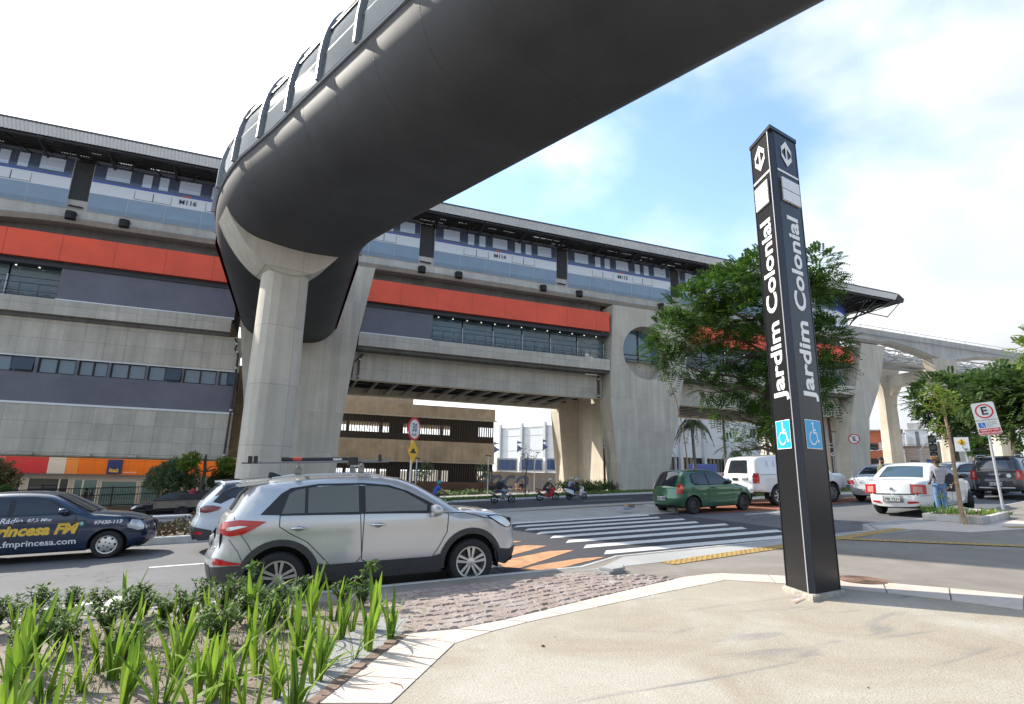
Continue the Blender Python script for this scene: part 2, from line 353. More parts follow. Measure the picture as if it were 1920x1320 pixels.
# median between the carriageways
M_medc = pavement('median_concrete', (.33,.32,.29), (.42,.41,.38), .2, (.5,.6), .4)
sheet('median', [(XL, 16.4), (4.6, 16.4), (4.6, 31.35), (XL, 31.35)], 0.0, M_medc, skirt=.3)
sheet('median', [(12.6, 18.7), (XR, 18.7), (XR, 31.35), (12.6, 31.35)], 0.0, M_medc, skirt=.3)
sheet('median', [(4.6, 16.4), (12.6, 16.4), (12.6, 31.35), (4.6, 31.35)], 0.0, M_medc, skirt=.3, prof=lambda y: gy(y) - .125*max(0, min(1, (18.5-y)/2.1)))
def kerb(name, pts, w=.14, h=.17, off=.006, prof=gy, m=M_kerb):
    mb = MB(); k = len(pts); rings = []
    for i in range(k):
        a = V(pts[max(i-1, 0)]); b = V(pts[min(i+1, k-1)]); t = (b-a).normalized(); nn = V((-t.y, t.x)); p = V(pts[i])
        p0 = p - nn*w/2; p1 = p + nn*w/2; z = SL*p.x + prof(p.y) + off
        rings.append([(p0.x, p0.y, z-h), (p0.x, p0.y, z-.02), (p0.x+nn.x*.02, p0.y+nn.y*.02, z), (p1.x-nn.x*.02, p1.y-nn.y*.02, z), (p1.x, p1.y, z-.02), (p1.x, p1.y, z-h)])
    mb.loft(rings, True, True); o = mb.build(name, m); o['kind'] = 'structure'; return o
M_wk = mat('whitewashed_kerb', (.62,.62,.60), .8, noise=(3,.18), bump=(30,.3))
def line_pts(a, b, n=12): return [(a[0]+(b[0]-a[0])*i/n, a[1]+(b[1]-a[1])*i/n) for i in range(n+1)]
kerb('median_kerb', line_pts((XL, 16.4), (4.6, 16.4)), m=M_wk, off=.02)
kerb('median_kerb', line_pts((4.6, 16.4), (12.6, 16.4)), off=-.118, h=.06)
kerb('median_kerb', [(12.6, 16.4), (12.9, 18.7)]+line_pts((13, 18.7), (XR, 18.7)), off=.01)
kerb('far_road_kerb', line_pts((XL, 41.85), (XR, 41.85)), m=M_wk, off=.02, prof=lambda y: -.87, h=.2)
kerb('far_road_kerb', line_pts((XL, 31.45), (XR, 31.45)), off=.01, h=.2, prof=lambda y: -.87)
# ---------------- near sidewalk ----------------
side = [(XL, -45), (XR, -45)] + KE[::-1] + [(XL, 7.95)]
sheet('sidewalk', side, 0.0, M_pave2, skirt=.3)
kerb('near_kerb', [(XL, 7.93), (-20, 7.93), (0, 7.93)] + [(p[0], p[1]-.02) for p in KE], off=.008, w=.12)
# beige concrete apron in front of us (its far edge follows the granite border)
P = lambda x, y: g2(x, y, .004)
edge = [(735,1320),(800,1258),(854,1207),(875,1198),(967,1172),(1100,1143),(1242,1112),(1362,1088),(1480,1095),(1600,1105),(1750,1121),(1920,1144)]
E_ = [P(*q) for q in edge]
ap = [(-9, -12), (14, -12), (13, 1.1)] + E_[::-1] + [(-9, 3.2-8.5)]
sheet('concrete_apron', ap, .004, M_pave)
# granite border slabs, each with an open joint
outer = [(560,1320),(640,1262),(715,1210),(752,1190),(875,1178),(967,1158),(1100,1125),(1206,1100),(1287,1081),(1345,1075),(1480,1080),(1600,1088),(1750,1100),(1920,1117)]
O_ = [P(*q) for q in outer]
def along(poly, t):
    ls = [(V(poly[i+1])-V(poly[i])).length for i in range(len(poly)-1)]; tot = sum(ls); d = t*tot
    for i, l_ in enumerate(ls):
        if d <= l_ or i == len(ls)-1: return V(poly[i]).lerp(V(poly[i+1]), min(1, d/l_))
        d -= l_
mb = MB()
def slabrow(A, B, n, off=.008, gap=.012):
    for i in range(n):
        a0, a1 = along(A, (i)/n), along(A, (i+1)/n); b0, b1 = along(B, i/n), along(B, (i+1)/n)
        c = (a0+a1+b0+b1)/4; q = [c+(p-c)*(1-gap/max(.2, (p-c).length)) for p in (a0, a1, b1, b0)]
        zo = off + rnd.uniform(0, .003)
        mb.add([(p.x, p.y, gz(p.x, p.y)+zo) for p in q]+[(p.x, p.y, gz(p.x, p.y)-.02) for p in q], [(0,1,2,3),(4,7,6,5),(0,4,5,1),(1,5,6,2),(2,6,7,3),(3,7,4,0)])
# left run, corner run, right run
slabrow([E_[0], E_[1], E_[2]], [O_[0], O_[1], O_[2], O_[3]], 3)
slabrow([E_[2]]+E_[3:8], [O_[3]]+O_[4:10], 9)
slabrow(E_[7:], O_[9:], 5)
o = mb.build('granite_border', M_slab, bevel=0); o['kind'] = 'structure'
mbx = MB()
# ---------------- cobbled strip along the kerb ----------------
low = [P(752,1188), P(875,1177), P(967,1158), P(1100,1124), P(1206,1100), P(1287,1081)]
up = [P(650,1124), P(760,1110.5), P(900,1094), P(1000,1080.5), P(1075,1073.5), P(1150,1078), P(1250,1077)]
bed_o = sheet('sand_bed', low + up[::-1], .003, mat('sand_joint', (.22,.19,.16), .95, noise=(8,.3), bump=(60,.8)))
M_cob = mat('cobble_granite', (.23,.175,.155), .85, noise=(3.2,.25), bump=(45,.9), col2=(.37,.32,.29))
mb = MB(); rows = 10; rr = random.Random(3)
def lerp2(A, B, u, w): a = along(A, u); b = along(B, u); return a.lerp(b, w)
for r_ in range(rows):
    k = 34; u = rr.uniform(0, .02)
    while u < 1:
        du = rr.uniform(.022, .036) ; u1 = min(1, u+du)
        if u1-u > .012:
            w0, w1 = r_/rows, (r_+1)/rows; jit = lambda: rr.uniform(-.012, .012)
            q = [lerp2(low, up, a, b) for a, b in ((u, w0), (u1, w0), (u1, w1), (u, w1))]
            width = (q[3]-q[0]).length
            if width > .05:
                c = (q[0]+q[1]+q[2]+q[3])/4; q = [c+(p-c)*rr.uniform(.84, .97)+V((jit(), jit())) for p in q]
                z = rr.uniform(.0, .016); zt = [z+rr.uniform(-.006, .006) for _ in q]
                s_ = .78; tp = [c+(p-c)*s_ for p in q]
                zz = lambda p: gz(p.x, p.y)
                mids = [(q[i]+q[(i+1) % 4])/2 + V((jit(), jit()))*.6 for i in range(4)]
                ring = [q[0], mids[0], q[1], mids[1], q[2], mids[2], q[3], mids[3]]
                tr = [c+(p-c)*(.86+rr.uniform(-.05, .05)) for p in ring]
                b0 = [(p.x, p.y, zz(p)-.02) for p in ring]; b1 = [(p.x, p.y, zz(p)+z-.008) for p in ring]; b2 = [(p.x, p.y, zz(p)+z+.006+rr.uniform(-.006, .006)) for p in tr]
                mb.add(b0+b1+b2+[(c.x, c.y, zz(c)+z+.007)], [(i, (i+1) % 8, 8+(i+1) % 8, 8+i) for i in range(8)]+[(8+i, 8+(i+1) % 8, 16+(i+1) % 8, 16+i) for i in range(8)]+[(16+i, 16+(i+1) % 8, 24) for i in range(8)])
        u = u1
o = mb.build('cobblestones', M_cob, smooth=28); o['kind'] = 'structure'
# planting bed: soil inside a brick edging
bedp = [(-9, 7.55), up[0], (1.05, 7.2), low[0], P(700,1228), P(600,1305), P(560,1335), (0.0, 3.2), (-1.2, 1.6), (-9, 1.6)]
M_soil = mat('soil', (.17,.125,.10), .95, noise=(3,.35), bump=(14,1.0), col2=(.27,.23,.20))
M_grit = mat('grey_gravel', (.25,.24,.24), .95, noise=(40,.4), bump=(70,1.0), col2=(.42,.42,.42))
sheet('bed_soil', bedp, .006, M_soil)
sheet('gravel_margin', [P(770,1150), P(752,1193), P(700,1230), P(600,1308), P(540,1345), P(500,1330), P(560,1270), P(640,1200), P(700,1160)], .012, M_grit)
mb = MB(); eb = [P(756,1192), P(700,1231), P(600,1308), P(545,1352), P(480, 1420)]
for i in range(22):
    a, b = along(eb, i/22), along(eb, (i+.93)/22); t = (b-a).normalized(); nn = V((-t.y, t.x))*.05
    q = [a-nn, b-nn, b+nn, a+nn]; z = rr.uniform(.012, .028)
    mb.add([(p.x, p.y, gz(p.x, p.y)-.03) for p in q]+[(p.x, p.y, gz(p.x, p.y)+z) for p in q], [(0,3,2,1),(4,5,6,7),(0,1,5,4),(1,2,6,5),(2,3,7,6),(3,0,4,7)])
o = mb.build('brick_edging', mat('edging_brick', (.19,.13,.10), .9, noise=(12,.4), bump=(40,.6)), bevel=.006); o['kind'] = 'structure'
# light grey paving beside the crossing, tactile strips
sheet('crossing_ramp', [P(1060,1074), P(1100,1044), P(1200,1040), (5.7, 9.15), (15.9, 9.8), (12.4, 8.9), P(1466,1022), P(1250,1052), P(1150,1066), P(1100,1070)][0:1]+[(4.5, 7.72), (5.35, 8.42), (12.0, 8.72), (12.9, 9.6), (15.9, 9.75), (13.4, 8.5), (5.7, 7.7)], .004, M_pave3)
sheet('kerb_ramp', [(5.3, 8.5), (12.0, 8.8), (12.3, 9.62), (5.75, 9.38)], .0, M_pave3, prof=lambda y: -.14*max(0, min(1, (y-8.5)/.9))+.004)
M_tact = mat('yellow_tactile', (.36,.235,.07), .7, noise=(6,.2), bump=(40,.4))
def strip(name, a, b, w, m, off, kind='structure', dots=False):
    a, b = V(a), V(b); t = (b-a).normalized(); nn = V((-t.y, t.x))*w/2
    o = sheet(name, [tuple(a-nn), tuple(b-nn), tuple(b+nn), tuple(a+nn)], off, m)
    if dots:
        mb = MB(); k = int((b-a).length/.12)
        for i in range(k):
            for j in (-.33, 0, .33):
                c = a+t*(.06+i*.12)+nn*2*j; z = gz(c.x, c.y)+off
                mb.add([(c.x-.02, c.y-.02, z), (c.x+.02, c.y-.02, z), (c.x+.02, c.y+.02, z), (c.x-.02, c.y+.02, z), (c.x-.012, c.y-.012, z+.008), (c.x+.012, c.y-.012, z+.008), (c.x+.012, c.y+.012, z+.008), (c.x-.012, c.y+.012, z+.008)], [(4,5,6,7),(0,1,5,4),(1,2,6,5),(2,3,7,6),(3,0,4,7)])
        mb.build('tactile_studs', m, o)
    return o
strip('tactile_strip', g2(1250,1057), g2(1690,992), .3, M_tact, .009, dots=True)
strip('tactile_strip', g2(1578,1011), g2(1920,1025), .26, M_tact, .013, dots=True)
strip('tactile_strip', g2(1885,989), g2(1990,989), .3, M_tact, .009)
sheet('pink_paving', [(16.4, 9.3), (16.2, 7.2), (13.1, 7.6), (12.5, 9.3)], .005, M_slab)
# ---------------- road markings ----------------
for i in range(8):
    y = 9.66 + i*.90
    sheet('crossing_stripe', [(5.72+.05*i, y), (10.95+.25*(i % 2), y), (11.15+.25*(i % 2), y+.40), (6.0+.05*i, y+.40)], -.141, M_line)
for q in (([(1000,1062),(1135,1043),(1090,1048),(1030,1050),(942,1058),(945,1066)]), ([(985,1078),(1000,1071),(1080,1058),(1132,1044),(1060,1069),(1003,1075)])): pass
Q = lambda x, y: g2(x, y, -.15)
for tri in ([(930,1055),(945,1064),(975,1066),(1077,1032),(1030,1034),(960,1048)], [(930,1038),(948,1045),(1026,1024),(985,1023),(935,1030)], [(930,1020),(950,1021),(979,1015),(950,1015)],
            [(975,1069),(1006,1074),(1030,1071),(1135,1045),(1085,1048),(1010,1060)]):
    sheet('orange_marking', [Q(*p) for p in tri], -.1405, M_orange)
sheet('lane_line', [(-2.2, 12.38), (-.2, 12.38), (-.2, 12.5), (-2.2, 12.5)], -.146, M_line)
sheet('lane_line', [(-8.2, 12.38), (-6.2, 12.38), (-6.2, 12.5), (-8.2, 12.5)], -.146, M_line)
sheet('parking_line', [(0.2, 9.95), (3.3, 9.95), (3.3, 10.07), (0.2, 10.07)], -.146, M_line)
sheet('parking_line', [Q(80,1142), Q(225,1117), Q(230,1121), Q(95,1148)], -.146, M_line)
sheet('parking_line', [Q(165,1158), Q(205,1120), Q(232,1119), Q(205,1155)], -.142, M_line)
sheet('lane_line', [(13.9, 14.5), (17.4, 14.7), (17.4, 14.84), (13.9, 14.64)], -.146, M_line)
sheet('parking_line', [(20.4, 10.7+.55), (27, 12.6+.4), (27, 12.75+.4), (20.4, 10.85+.55)], -.146, M_line)
for i in range(9):
    sheet('far_lane_line', [(-40+i*12, 36.4), (-36+i*12, 36.4), (-36+i*12, 36.55), (-40+i*12, 36.55)], -.116, M_line, prof=lambda y: -.87)
# red soil and grass edges on the median, seen between the carriageways
M_redsoil = mat('red_soil', (.26,.09,.05), .95, noise=(4,.3), bump=(20,1))
sheet('red_soil', [(17.5, 30.0), (26, 30.2), (26, 31.2), (16.5, 31.25)], .03, M_redsoil)
sheet('red_soil', [(13.0, 18.5), (24, 18.5), (24, 17.0), (16, 15.2), (13.2, 15.4)], -.143, M_redsoil)
sheet('sandy_patch', [(6.5, 18.6), (12.4, 18.6), (16, 20.3), (15, 22), (9, 20.5)], .006, M_earth)
def grass(name, poly, n, h, off, prof=gy, m=None, seed=1, w=.012, label=None, cat=None):
    r = random.Random(seed); mb = MB(); xs = [p[0] for p in poly]; ys = [p[1] for p in poly]; c = 0
    def inside(x, y):
        ins = False; j = len(poly)-1
        for i in range(len(poly)):
            if (poly[i][1] > y) != (poly[j][1] > y) and x < (poly[j][0]-poly[i][0])*(y-poly[i][1])/(poly[j][1]-poly[i][1])+poly[i][0]: ins = not ins
            j = i
        return ins
    while c < n:
        x, y = r.uniform(min(xs), max(xs)), r.uniform(min(ys), max(ys))
        if not inside(x, y): continue
        c += 1; a = r.uniform(0, 2*pi); z = SL*x+prof(y)+off; hh = h*r.uniform(.4, 1.2); d = V((cos(a), sin(a), 0)); l_ = V((cos(a+1.57), sin(a+1.57), 0))*hh*r.uniform(.1, .7)
        p = V((x, y, z)); mb.add([p-d*w, p+d*w, p+l_*.4+d*w*.8+V((0,0,hh*.6)), p+l_+V((0,0,hh)), p+l_*.4-d*w*.8+V((0,0,hh*.6))], [(0,1,2,3,4)])
    o = mb.build(name, m or M_grass, recalc=False); tagit(o, label, cat, kind='stuff'); return o
M_grass = mat('grass', (.10,.17,.035), .7, noise=(3,.35), col2=(.19,.27,.06))
sheet('verge_soil', [(-30, 43.3), (26, 43.3), (26, 42.0), (-30, 42.0)], .01, mat('verge_green', (.10,.14,.04), .95, noise=(4,.4), bump=(20,1)))
grass('grass', [(-28, 42.05), (33, 42.05), (33, 43.6), (-28, 43.6)], 12000, .22, 0, prof=lambda y: -.87, seed=5, w=.03, label='strip of green grass behind the far kerb', cat='grass')
grass('grass', [(26.5, 30.2), (46, 30.2), (46, 31.3), (26.5, 31.3)], 5000, .28, 0, seed=6, w=.03, label='grass edge of the median behind the green hatchback', cat='grass')
# ================= monorail station =================
ST = thing('monorail_station', 'long elevated monorail station of grey concrete with red bands and steel canopy', 'station', (16, 50, 0))
YF = 44.5
M_slatg = mat('canopy_sheet', (.85,.87,.90), .4, .2, noise=(.6,.1))  # raised white stands for sunlight coming through the translucent eave sheet
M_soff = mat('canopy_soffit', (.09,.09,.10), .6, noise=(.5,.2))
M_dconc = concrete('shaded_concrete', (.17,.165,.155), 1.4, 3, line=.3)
def spart(mb, name, m, parent=ST, **k): return mb.build(name, m, parent, world=True, **k)
# ---- piers: front and back flange joined by a wall ----
def flange(poly, y0, y1, mb, hole=None):
    mb.prism(poly, 'y', y0, y1)
def pier(front, web, y0=44.5, y1=57.5, ft=2.0, hole=None, scale=1.0):
    mb = MB()
    o = None
    if hole is None:
        mb.prism(front, 'y', y0, y0+ft); spart(mb, 'pier', M_conc2); mb = MB(); mb.prism(front, 'y', y1-ft, y1)
    else:
        # front slab with a round opening: ring of quads between the outline and the circle
        hx, hz, hr = hole; n = 48
        bm_pts = []
        for (a, b, s) in ((y0, y0+ft, 1), (y1-ft, y1, 1)):
            if s == 1 and a > y0: spart(mb, 'pier', M_conc2, recalc=False); mb = MB()
            outer_ = [V((p[0], p[1])) for p in front]
            circ = [V((hx+hr*cos(2*pi*i/n), hz+hr*sin(2*pi*i/n))) for i in range(n)]
            cdt = geometry.delaunay_2d_cdt(outer_+circ, [], [list(range(len(outer_))), list(range(len(outer_), len(outer_)+n))], 0, 1e-5, True)
            vv, _, ff, _, _, fo = cdt
            base = len(mb.v)
            for yy in (a, b): mb.v += [V((p.x, yy, p.y)) for p in vv]
            k = len(vv)
            for f, orig in zip(ff, fo):
                if 1 in orig: continue
                mb.f.append([base+i for i in f]); mb.m.append(0); mb.f.append([base+k+i for i in f]); mb.m.append(0)
            for ring in (outer_, circ):
                m_ = len(ring); b0 = len(mb.v)
                mb.v += [V((p.x, a, p.y)) for p in ring]+[V((p.x, b, p.y)) for p in ring]
                for i in range(m_): mb.f.append([b0+i, b0+(i+1) % m_, b0+m_+(i+1) % m_, b0+m_+i]); mb.m.append(0)
    return spart(mb, 'pier', M_conc2, recalc=(hole is None)), mb
# pier 1 (behind the round column)
P1 = [(-5.25, 18.1), (5.05, 18.1), (4.15, 12.3), (3.8, 8.9), (3.35, 3.9), (3.35, -1.2), (-3.1, -1.2), (-3.1, 3.9), (-3.9, 8.9), (-4.4, 12.3)]
pier(P1, None)
P2 = [(27.75, 18.05), (37.3, 18.05), (35.6, 12.9), (33.55, 8.9), (32.95, 3.2), (32.85, -1.0), (28.2, -1.0), (28.25, 3.8), (27.3, 8.9), (27.35, 11.0)]
pier(P2, None, hole=(31.45, 13.6, 2.66))
P3 = [(61.9, 17.9), (66.0, 17.9), (63.9, 12.5), (61.7, 8.95), (61.0, 3.9), (61.0, 1.5), (57.9, 1.5), (57.9, 3.9), (58.8, 8.95), (60.1, 12.5)]
pier(P3, None)
P0 = [(-37.5, 18.1), (-28.3, 18.1), (-29, 12), (-29.6, -2.6), (-35.3, -2.6), (-36.5, 12)]
pier(P0, None)
for (a, b, z0, z1) in ((-1.8, 2.0, -1.2, 17.5), (29.8, 31.6, .3, 10.6), (59.0, 61.0, 1.6, 17.5), (-34, -31, -2.6, 17)):
    mb = MB(); mb.box(a, b, 46.45, 55.55, z0, z1); spart(mb, 'pier_wall', M_conc2)
# upper glazing seen through the round opening
mb = MB(); n = 40; ring = [(31.45+2.62*cos(2*pi*i/n), 46.2, 13.6+2.62*sin(2*pi*i/n)) for i in range(n+1)]
mb = MB(); pts = [(31.45+2.60*cos(pi*1.15*i/24 - .075*pi), 46.0, 13.6+2.60*sin(pi*1.15*i/24-.075*pi)) for i in range(25)]; mb.poly(pts)
rw = spart(mb, 'round_window', M_glass, recalc=False)
mb = MB(); mb.box(31.4, 31.5, 45.9, 46.0, 12.9, 16.2); mb.tube([(28.9, 45.85, 13.6), (34, 45.85, 13.6)], .03); mb.tube([(28.9, 45.85, 13.15), (34, 45.85, 13.15)], .03)
mb.build('window_frame', M_dark, rw, world=True)
mb = MB(); mb.box(28.6, 34.3, 46.47, 46.6, 10.7, 13.0); spart(mb, 'sill_wall', M_conc)
# ---- longitudinal bays ----
def bay(x0, x1, left=None):
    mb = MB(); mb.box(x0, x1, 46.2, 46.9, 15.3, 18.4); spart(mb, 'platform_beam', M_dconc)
    mb = MB(); mb.box(x0, x1, YF+.03, YF+.33, 15.27, 17.15); rb_ = spart(mb, 'red_band', M_red); mb = MB(); k = x0+3.1
    while k < x1: mb.box(k, k+.02, YF+.022, YF+.03, 15.27, 17.15); k += 3.1
    mb.build('panel_joint', mat('joint_red', (.42,.035,.02), .6), rb_, world=True)
    mb = MB(); mb.box(x0, x1, 44.9, 57.3, 14.9, 15.2); spart(mb, 'ceiling', M_dark)
    mb = MB(); mb.box(x0, x1, YF+.02, YF+.35, 11.5, 12.53); mb.box(x0, x1, YF+.35, 57.3, 11.95, 12.45); spart(mb, 'floor_slab', M_conc)
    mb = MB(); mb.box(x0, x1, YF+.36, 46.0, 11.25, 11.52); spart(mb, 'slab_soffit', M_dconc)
for (x0, x1, xs0) in ((-28.4, -5.0, None), (4.2, 27.33, None), (34.4, 60.2, None)):
    bay(x0, x1)
# girders under bays B and C
M_purl = mat('deck_purlin', (.30,.29,.28), .5, .3)
for (x0, x1) in ((3.9, 27.28), (34.0, 58.9)):
    mb = MB(); mb.box(x0, x1, 46.0, 46.8, 8.98, 11.24); spart(mb, 'side_girder', M_conc)
    mb = MB(); mb.box(x0, x1, 55.3, 56.0, 8.98, 11.24); spart(mb, 'side_girder', M_conc)
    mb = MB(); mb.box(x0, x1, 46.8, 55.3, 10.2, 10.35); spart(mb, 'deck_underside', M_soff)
    n = int((x1-x0)/1.75)
    mb = MB()
    for i in range(n):
        x = x0+.7+i*(x1-x0-1)/n
        mb.box(x, x+.12, 46.8, 55.3, 9.12, 9.4)
    spart(mb, 'deck_purlin', M_purl)
    mb = MB()
    for y in (48.2, 51.0, 53.6): mb.box(x0, x1, y, y+.25, 9.45, 10.19)
    for i in range(5): mb.box(x0+3+i*4.3, x0+3.8+i*4.3, 47.3, 47.6, 9.0, 9.1)
    spart(mb, 'deck_beam', M_dark)
# bay B wall, glass, railing
def at_x(px, py, Y): return at(px, py, Y).x
def grey_wall(x0, x1):
    mb = MB(); mb.box(x0, x1, YF+.5, YF+.7, 12.55, 15.26); w = spart(mb, 'grey_wall_panel', M_navy)
    mb = MB(); mb.box(x0, x1, YF+.36, YF+.5, 12.54, 12.68); mb.build('white_trim', M_white, w, world=True)
def gallery(x0, x1, pitch=3.05):
    n = max(1, round((x1-x0)/pitch)); w = (x1-x0)/n
    for i in range(n):
        a = x0+i*w
        mb = MB(); mb.box(a+.05, a+w-.05, YF+1.25, YF+1.28, 12.55, 14.15); mb.box(a+.06, a+w-.06, YF+1.3, YF+1.32, 14.2, 14.9)
        p = spart(mb, 'glass_panel', M_glassg)
        mb = MB(); mb.tube([(a+w, YF+1.15, 12.55), (a+w, YF+1.15, 14.25)], .05); mb.build('steel_post', M_galv, p, world=True, smooth=40)
        mb = MB(); y = YF+.45
        for z in (13.55, 13.0, 12.72): mb.tube([(a, y, z), (a+w, y, z)], .022, 6)
        for k in range(3):
            x = a+w*k/3; mb.tube([(x, y, 12.55), (x, y, 13.55)], .022, 6)
        for k in range(2): mb.box(a+.2+w*k/2, a+w/2-.2+w*k/2, y-.01, y+.01, 12.8, 12.84)
        spart(mb, 'railing', M_dark)
    mb = MB()
    for i in range(int((x1-x0)/1.3)):
        mb.lathe([(.055, 0), (.055, .03)], (x0+.6+i*1.3, YF+1.0, 14.86), 'z', 10)
    lm = spart(mb, 'ceiling_lamp', mat('lamp_glow', (1, .93, .8), .5, emit=1.2))
M_glassg = mat('gallery_glass', (.16,.24,.28), .05, 0, spec=.8, alpha=.55)
gl = at_x(813, 620, YF)
grey_wall(4.3, gl); gallery(gl, 27.3)
grey_wall(34.5, 37.5) if False else None
gallery(36.3, 59.6)
ga = at_x(105, 530, YF)
gallery(-28.3, ga); grey_wall(ga, -4.9)
# back wall of the mezzanine so the glass looks into something
mb = MB()
for (x0, x1) in ((-28.3, -5), (4.3, 27.3), (36, 60)): mb.box(x0, x1, 50.0, 50.2, 12.46, 14.89)
spart(mb, 'inner_wall', mat('inner_wall', (.30,.34,.38), .6, noise=(.4,.3)))
for x in [6+i*3.3 for i in range(7)]+[-27+i*3.3 for i in range(4)]+[38+i*3.4 for i in range(6)]: mb = MB(); mb.box(x, x+.5, 47.5, 48.0, 12.46, 14.89); spart(mb, 'inner_column', M_conc)
# ---- bay A: office storeys below ----
A0, A1 = -28.4, -4.15
mb = MB(); mb.box(A0, A1, YF+.55, YF+.85, 8.66, 11.24); spart(mb, 'upper_wall', M_conc)
mb = MB(); mb.box(A0, A1, YF+.40, YF+.8, 2.45, 5.50); spart(mb, 'lower_wall', M_conc)
mb = MB(); mb.box(A0, A1, YF+.42, YF+.75, 5.63, 7.55); gp = spart(mb, 'grey_cladding', M_navy)
mb = MB(); mb.box(A0, A1, YF+.36, YF+.8, 5.50, 5.63); mb.box(A0, A1, YF+.44, YF+.9, 8.60, 8.655); mb.build('white_trim', M_white, gp, world=True)
mb = MB(); mb.box(A0, A1, YF+1.3, YF+1.4, 7.3, 8.7); spart(mb, 'office_back', mat('office_inside', (.12,.13,.13), .8))
wx = [(3,55),(64,135),(142,197),(204,270),(276,339),(344,405),(412,441)]
XS = [(at_x(a, 690, YF), at_x(b, 700, YF)) for a, b in wx]
XS = [(XS[0][0]-1.0, XS[0][1])] + XS[1:-1] + [(XS[-1][0], A1-.1)]
for k in range(1, 4): XS.insert(0, (XS[0][0]-2.6, XS[0][0]-.35))
edges = [A0]
for i, (a, b) in enumerate(XS):
    mb = MB(); mb.box(a, b, YF+.62, YF+.64, 7.6, 8.56); w = spart(mb, 'office_window', M_glass)
    mb = MB(); m_ = (a+b)/2
    for (p, q, r_, s_) in ((a, b, 7.56, 7.62), (a, b, 8.54, 8.60), (a, a+.06, 7.62, 8.54), (b-.06, b, 7.62, 8.54), (m_-.04, m_+.04, 7.62, 8.54)): mb.box(p, q, YF+.5, YF+.62, r_, s_)
    mb.build('window_frame', M_black, w, world=True)
    if i in (3, 7, 9):
        mb = MB(); mb.obox((m_+(b-m_)/2, YF+.42, 8.12), (b-m_-.1, .03, .9), rx=-.28); mb.build('open_sash', mat('sash', (.06,.07,.08), .1), w, world=True)
    edges += [a, b]
edges.append(A1)
mb = MB()
for i in range(0, len(edges)-1, 2):
    if edges[i+1]-edges[i] > .02: mb.box(edges[i], edges[i+1], YF+.44, YF+.75, 7.55, 8.60)
mb.build('window_pier', M_navy, gp, world=True)
mb = MB(); mb.box(A0, A1, YF+.8, 57.3, 2.6, 3.0); mb.box(A0, A1, YF+.42, YF+.9, 2.28, 2.44); mb.box(A0, A1, YF+.5, 46.0, 2.2, 2.28)
for x in (-15.8, -12.7, -10.1, -19): mb.box(x, x+.5, YF+.1, YF+.35, 2.25, 2.4)
mb.box(A0, A1, 57.0, 57.3, 2.3, 11.2)
spart(mb, 'lower_floor', M_conc)
# drain pipes with collars
M_pipe = mat('dark_red_pipe', (.05,.022,.02), .4)
def pipe(pts, r=.075, collars=()):
    mb = MB(); mb.tube(pts, r, 8); p = spart(mb, 'drain_pipe', M_pipe, smooth=40)
    for c in collars: mb = MB(); mb.lathe([(r*1.6, -.06), (r*1.6, .06)], c, 'z', 10); mb.build('pipe_collar', M_galv, p, world=True)
yp = YF+.3
pipe([(-4.65, yp, 11.1), (-4.45, yp, 10.8), (-4.55, yp, 10.3), (-4.3, yp, 9.9), (-4.3, yp, 8.4), (-4.3, yp, 5.6), (-4.36, yp, 2.5)], .07, [(-4.45, yp, 10.7), (-4.35, yp, 10.1), (-4.3, yp, 8.9), (-4.3, yp, 5.8), (-4.36, yp, 2.6)])
pipe([(4.75, 45.8, 11.1), (4.5, 45.8, 10.6), (4.5, 45.8, 9.0)], .07, [(4.5, 45.8, 10.6), (4.5, 45.8, 9.2)])
pipe([(4.0, 45.6, 9.0), (4.0, 45.6, 10.2), (4.7, 45.8, 11.0)], .06)
pipe([(26.8, 45.8, 11.2), (26.8, 45.8, 9.0)], .09, [(26.8, 45.8, 10.8), (26.8, 45.8, 9.2)])
pipe([(29.5, 49.5, 9.2), (29.5, 49.5, .3)], .12, [(29.5, 49.5, 8.0), (29.5, 49.5, 5.0), (29.5, 49.5, 4.6), (29.5, 49.5, 1)])
pipe([(58.0, 46.8, 11.2), (58.0, 46.8, 2.0)], .16, [(58.0, 46.8, 10.8), (58.0, 46.8, 9.6), (58.0, 46.8, 6), (58, 46.8, 5.6)])
# ---- canopy ----
RX0, RX1 = -60, 66.6
mb = MB()   # curved sheet, both eaves
def rz_(y): u = (y-51)/8.5; return 24.12+.55*(1-u*u)
ysr = [42.5+i*17/16 for i in range(17)]
mb.loft([[(RX0, y, rz_(y)) for y in ysr], [(RX1, y, rz_(y)) for y in ysr]], False, False)
mb.loft([[(RX0, y, rz_(y)-.12) for y in ysr], [(RX1, y, rz_(y)-.12) for y in ysr]], False, False)
mb.box(RX0, RX1-1, 42.46, 42.62, 23.97, 24.13)
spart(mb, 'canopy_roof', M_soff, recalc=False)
mb = MB()   # ribbed eave band
n = int((RX1-RX0)/.22)
prof = []
for i in range(n):
    x = RX0+i*.22
    for dx, d in ((0, 0), (.06, .05), (.14, .05), (.20, 0)): prof.append((x+dx, d))
mb.loft([[(x, 42.5-d, 23.97) for x, d in prof], [(x, 42.9-d, 23.42) for x, d in prof]], False, False)
spart(mb, 'ribbed_eave', M_slatg, recalc=False)
mb = MB(); mb.tube([(RX0, 43.1, 23.33), (RX1, 43.1, 23.33), (RX1+.8, 43.2, 23.3)], .12, 10); mb.tube([(RX0, 59, 23.33), (RX1+.5, 59, 23.33)], .16, 10)
for i in range(32): mb.tube([(RX0+2+i*4.0, 43.1, 23.33), (RX0+2.35+i*4.0, 43.1, 23.33)], .18, 10)
spart(mb, 'eave_pipe', M_dark, smooth=50)
mb = MB()   # trusses across and along
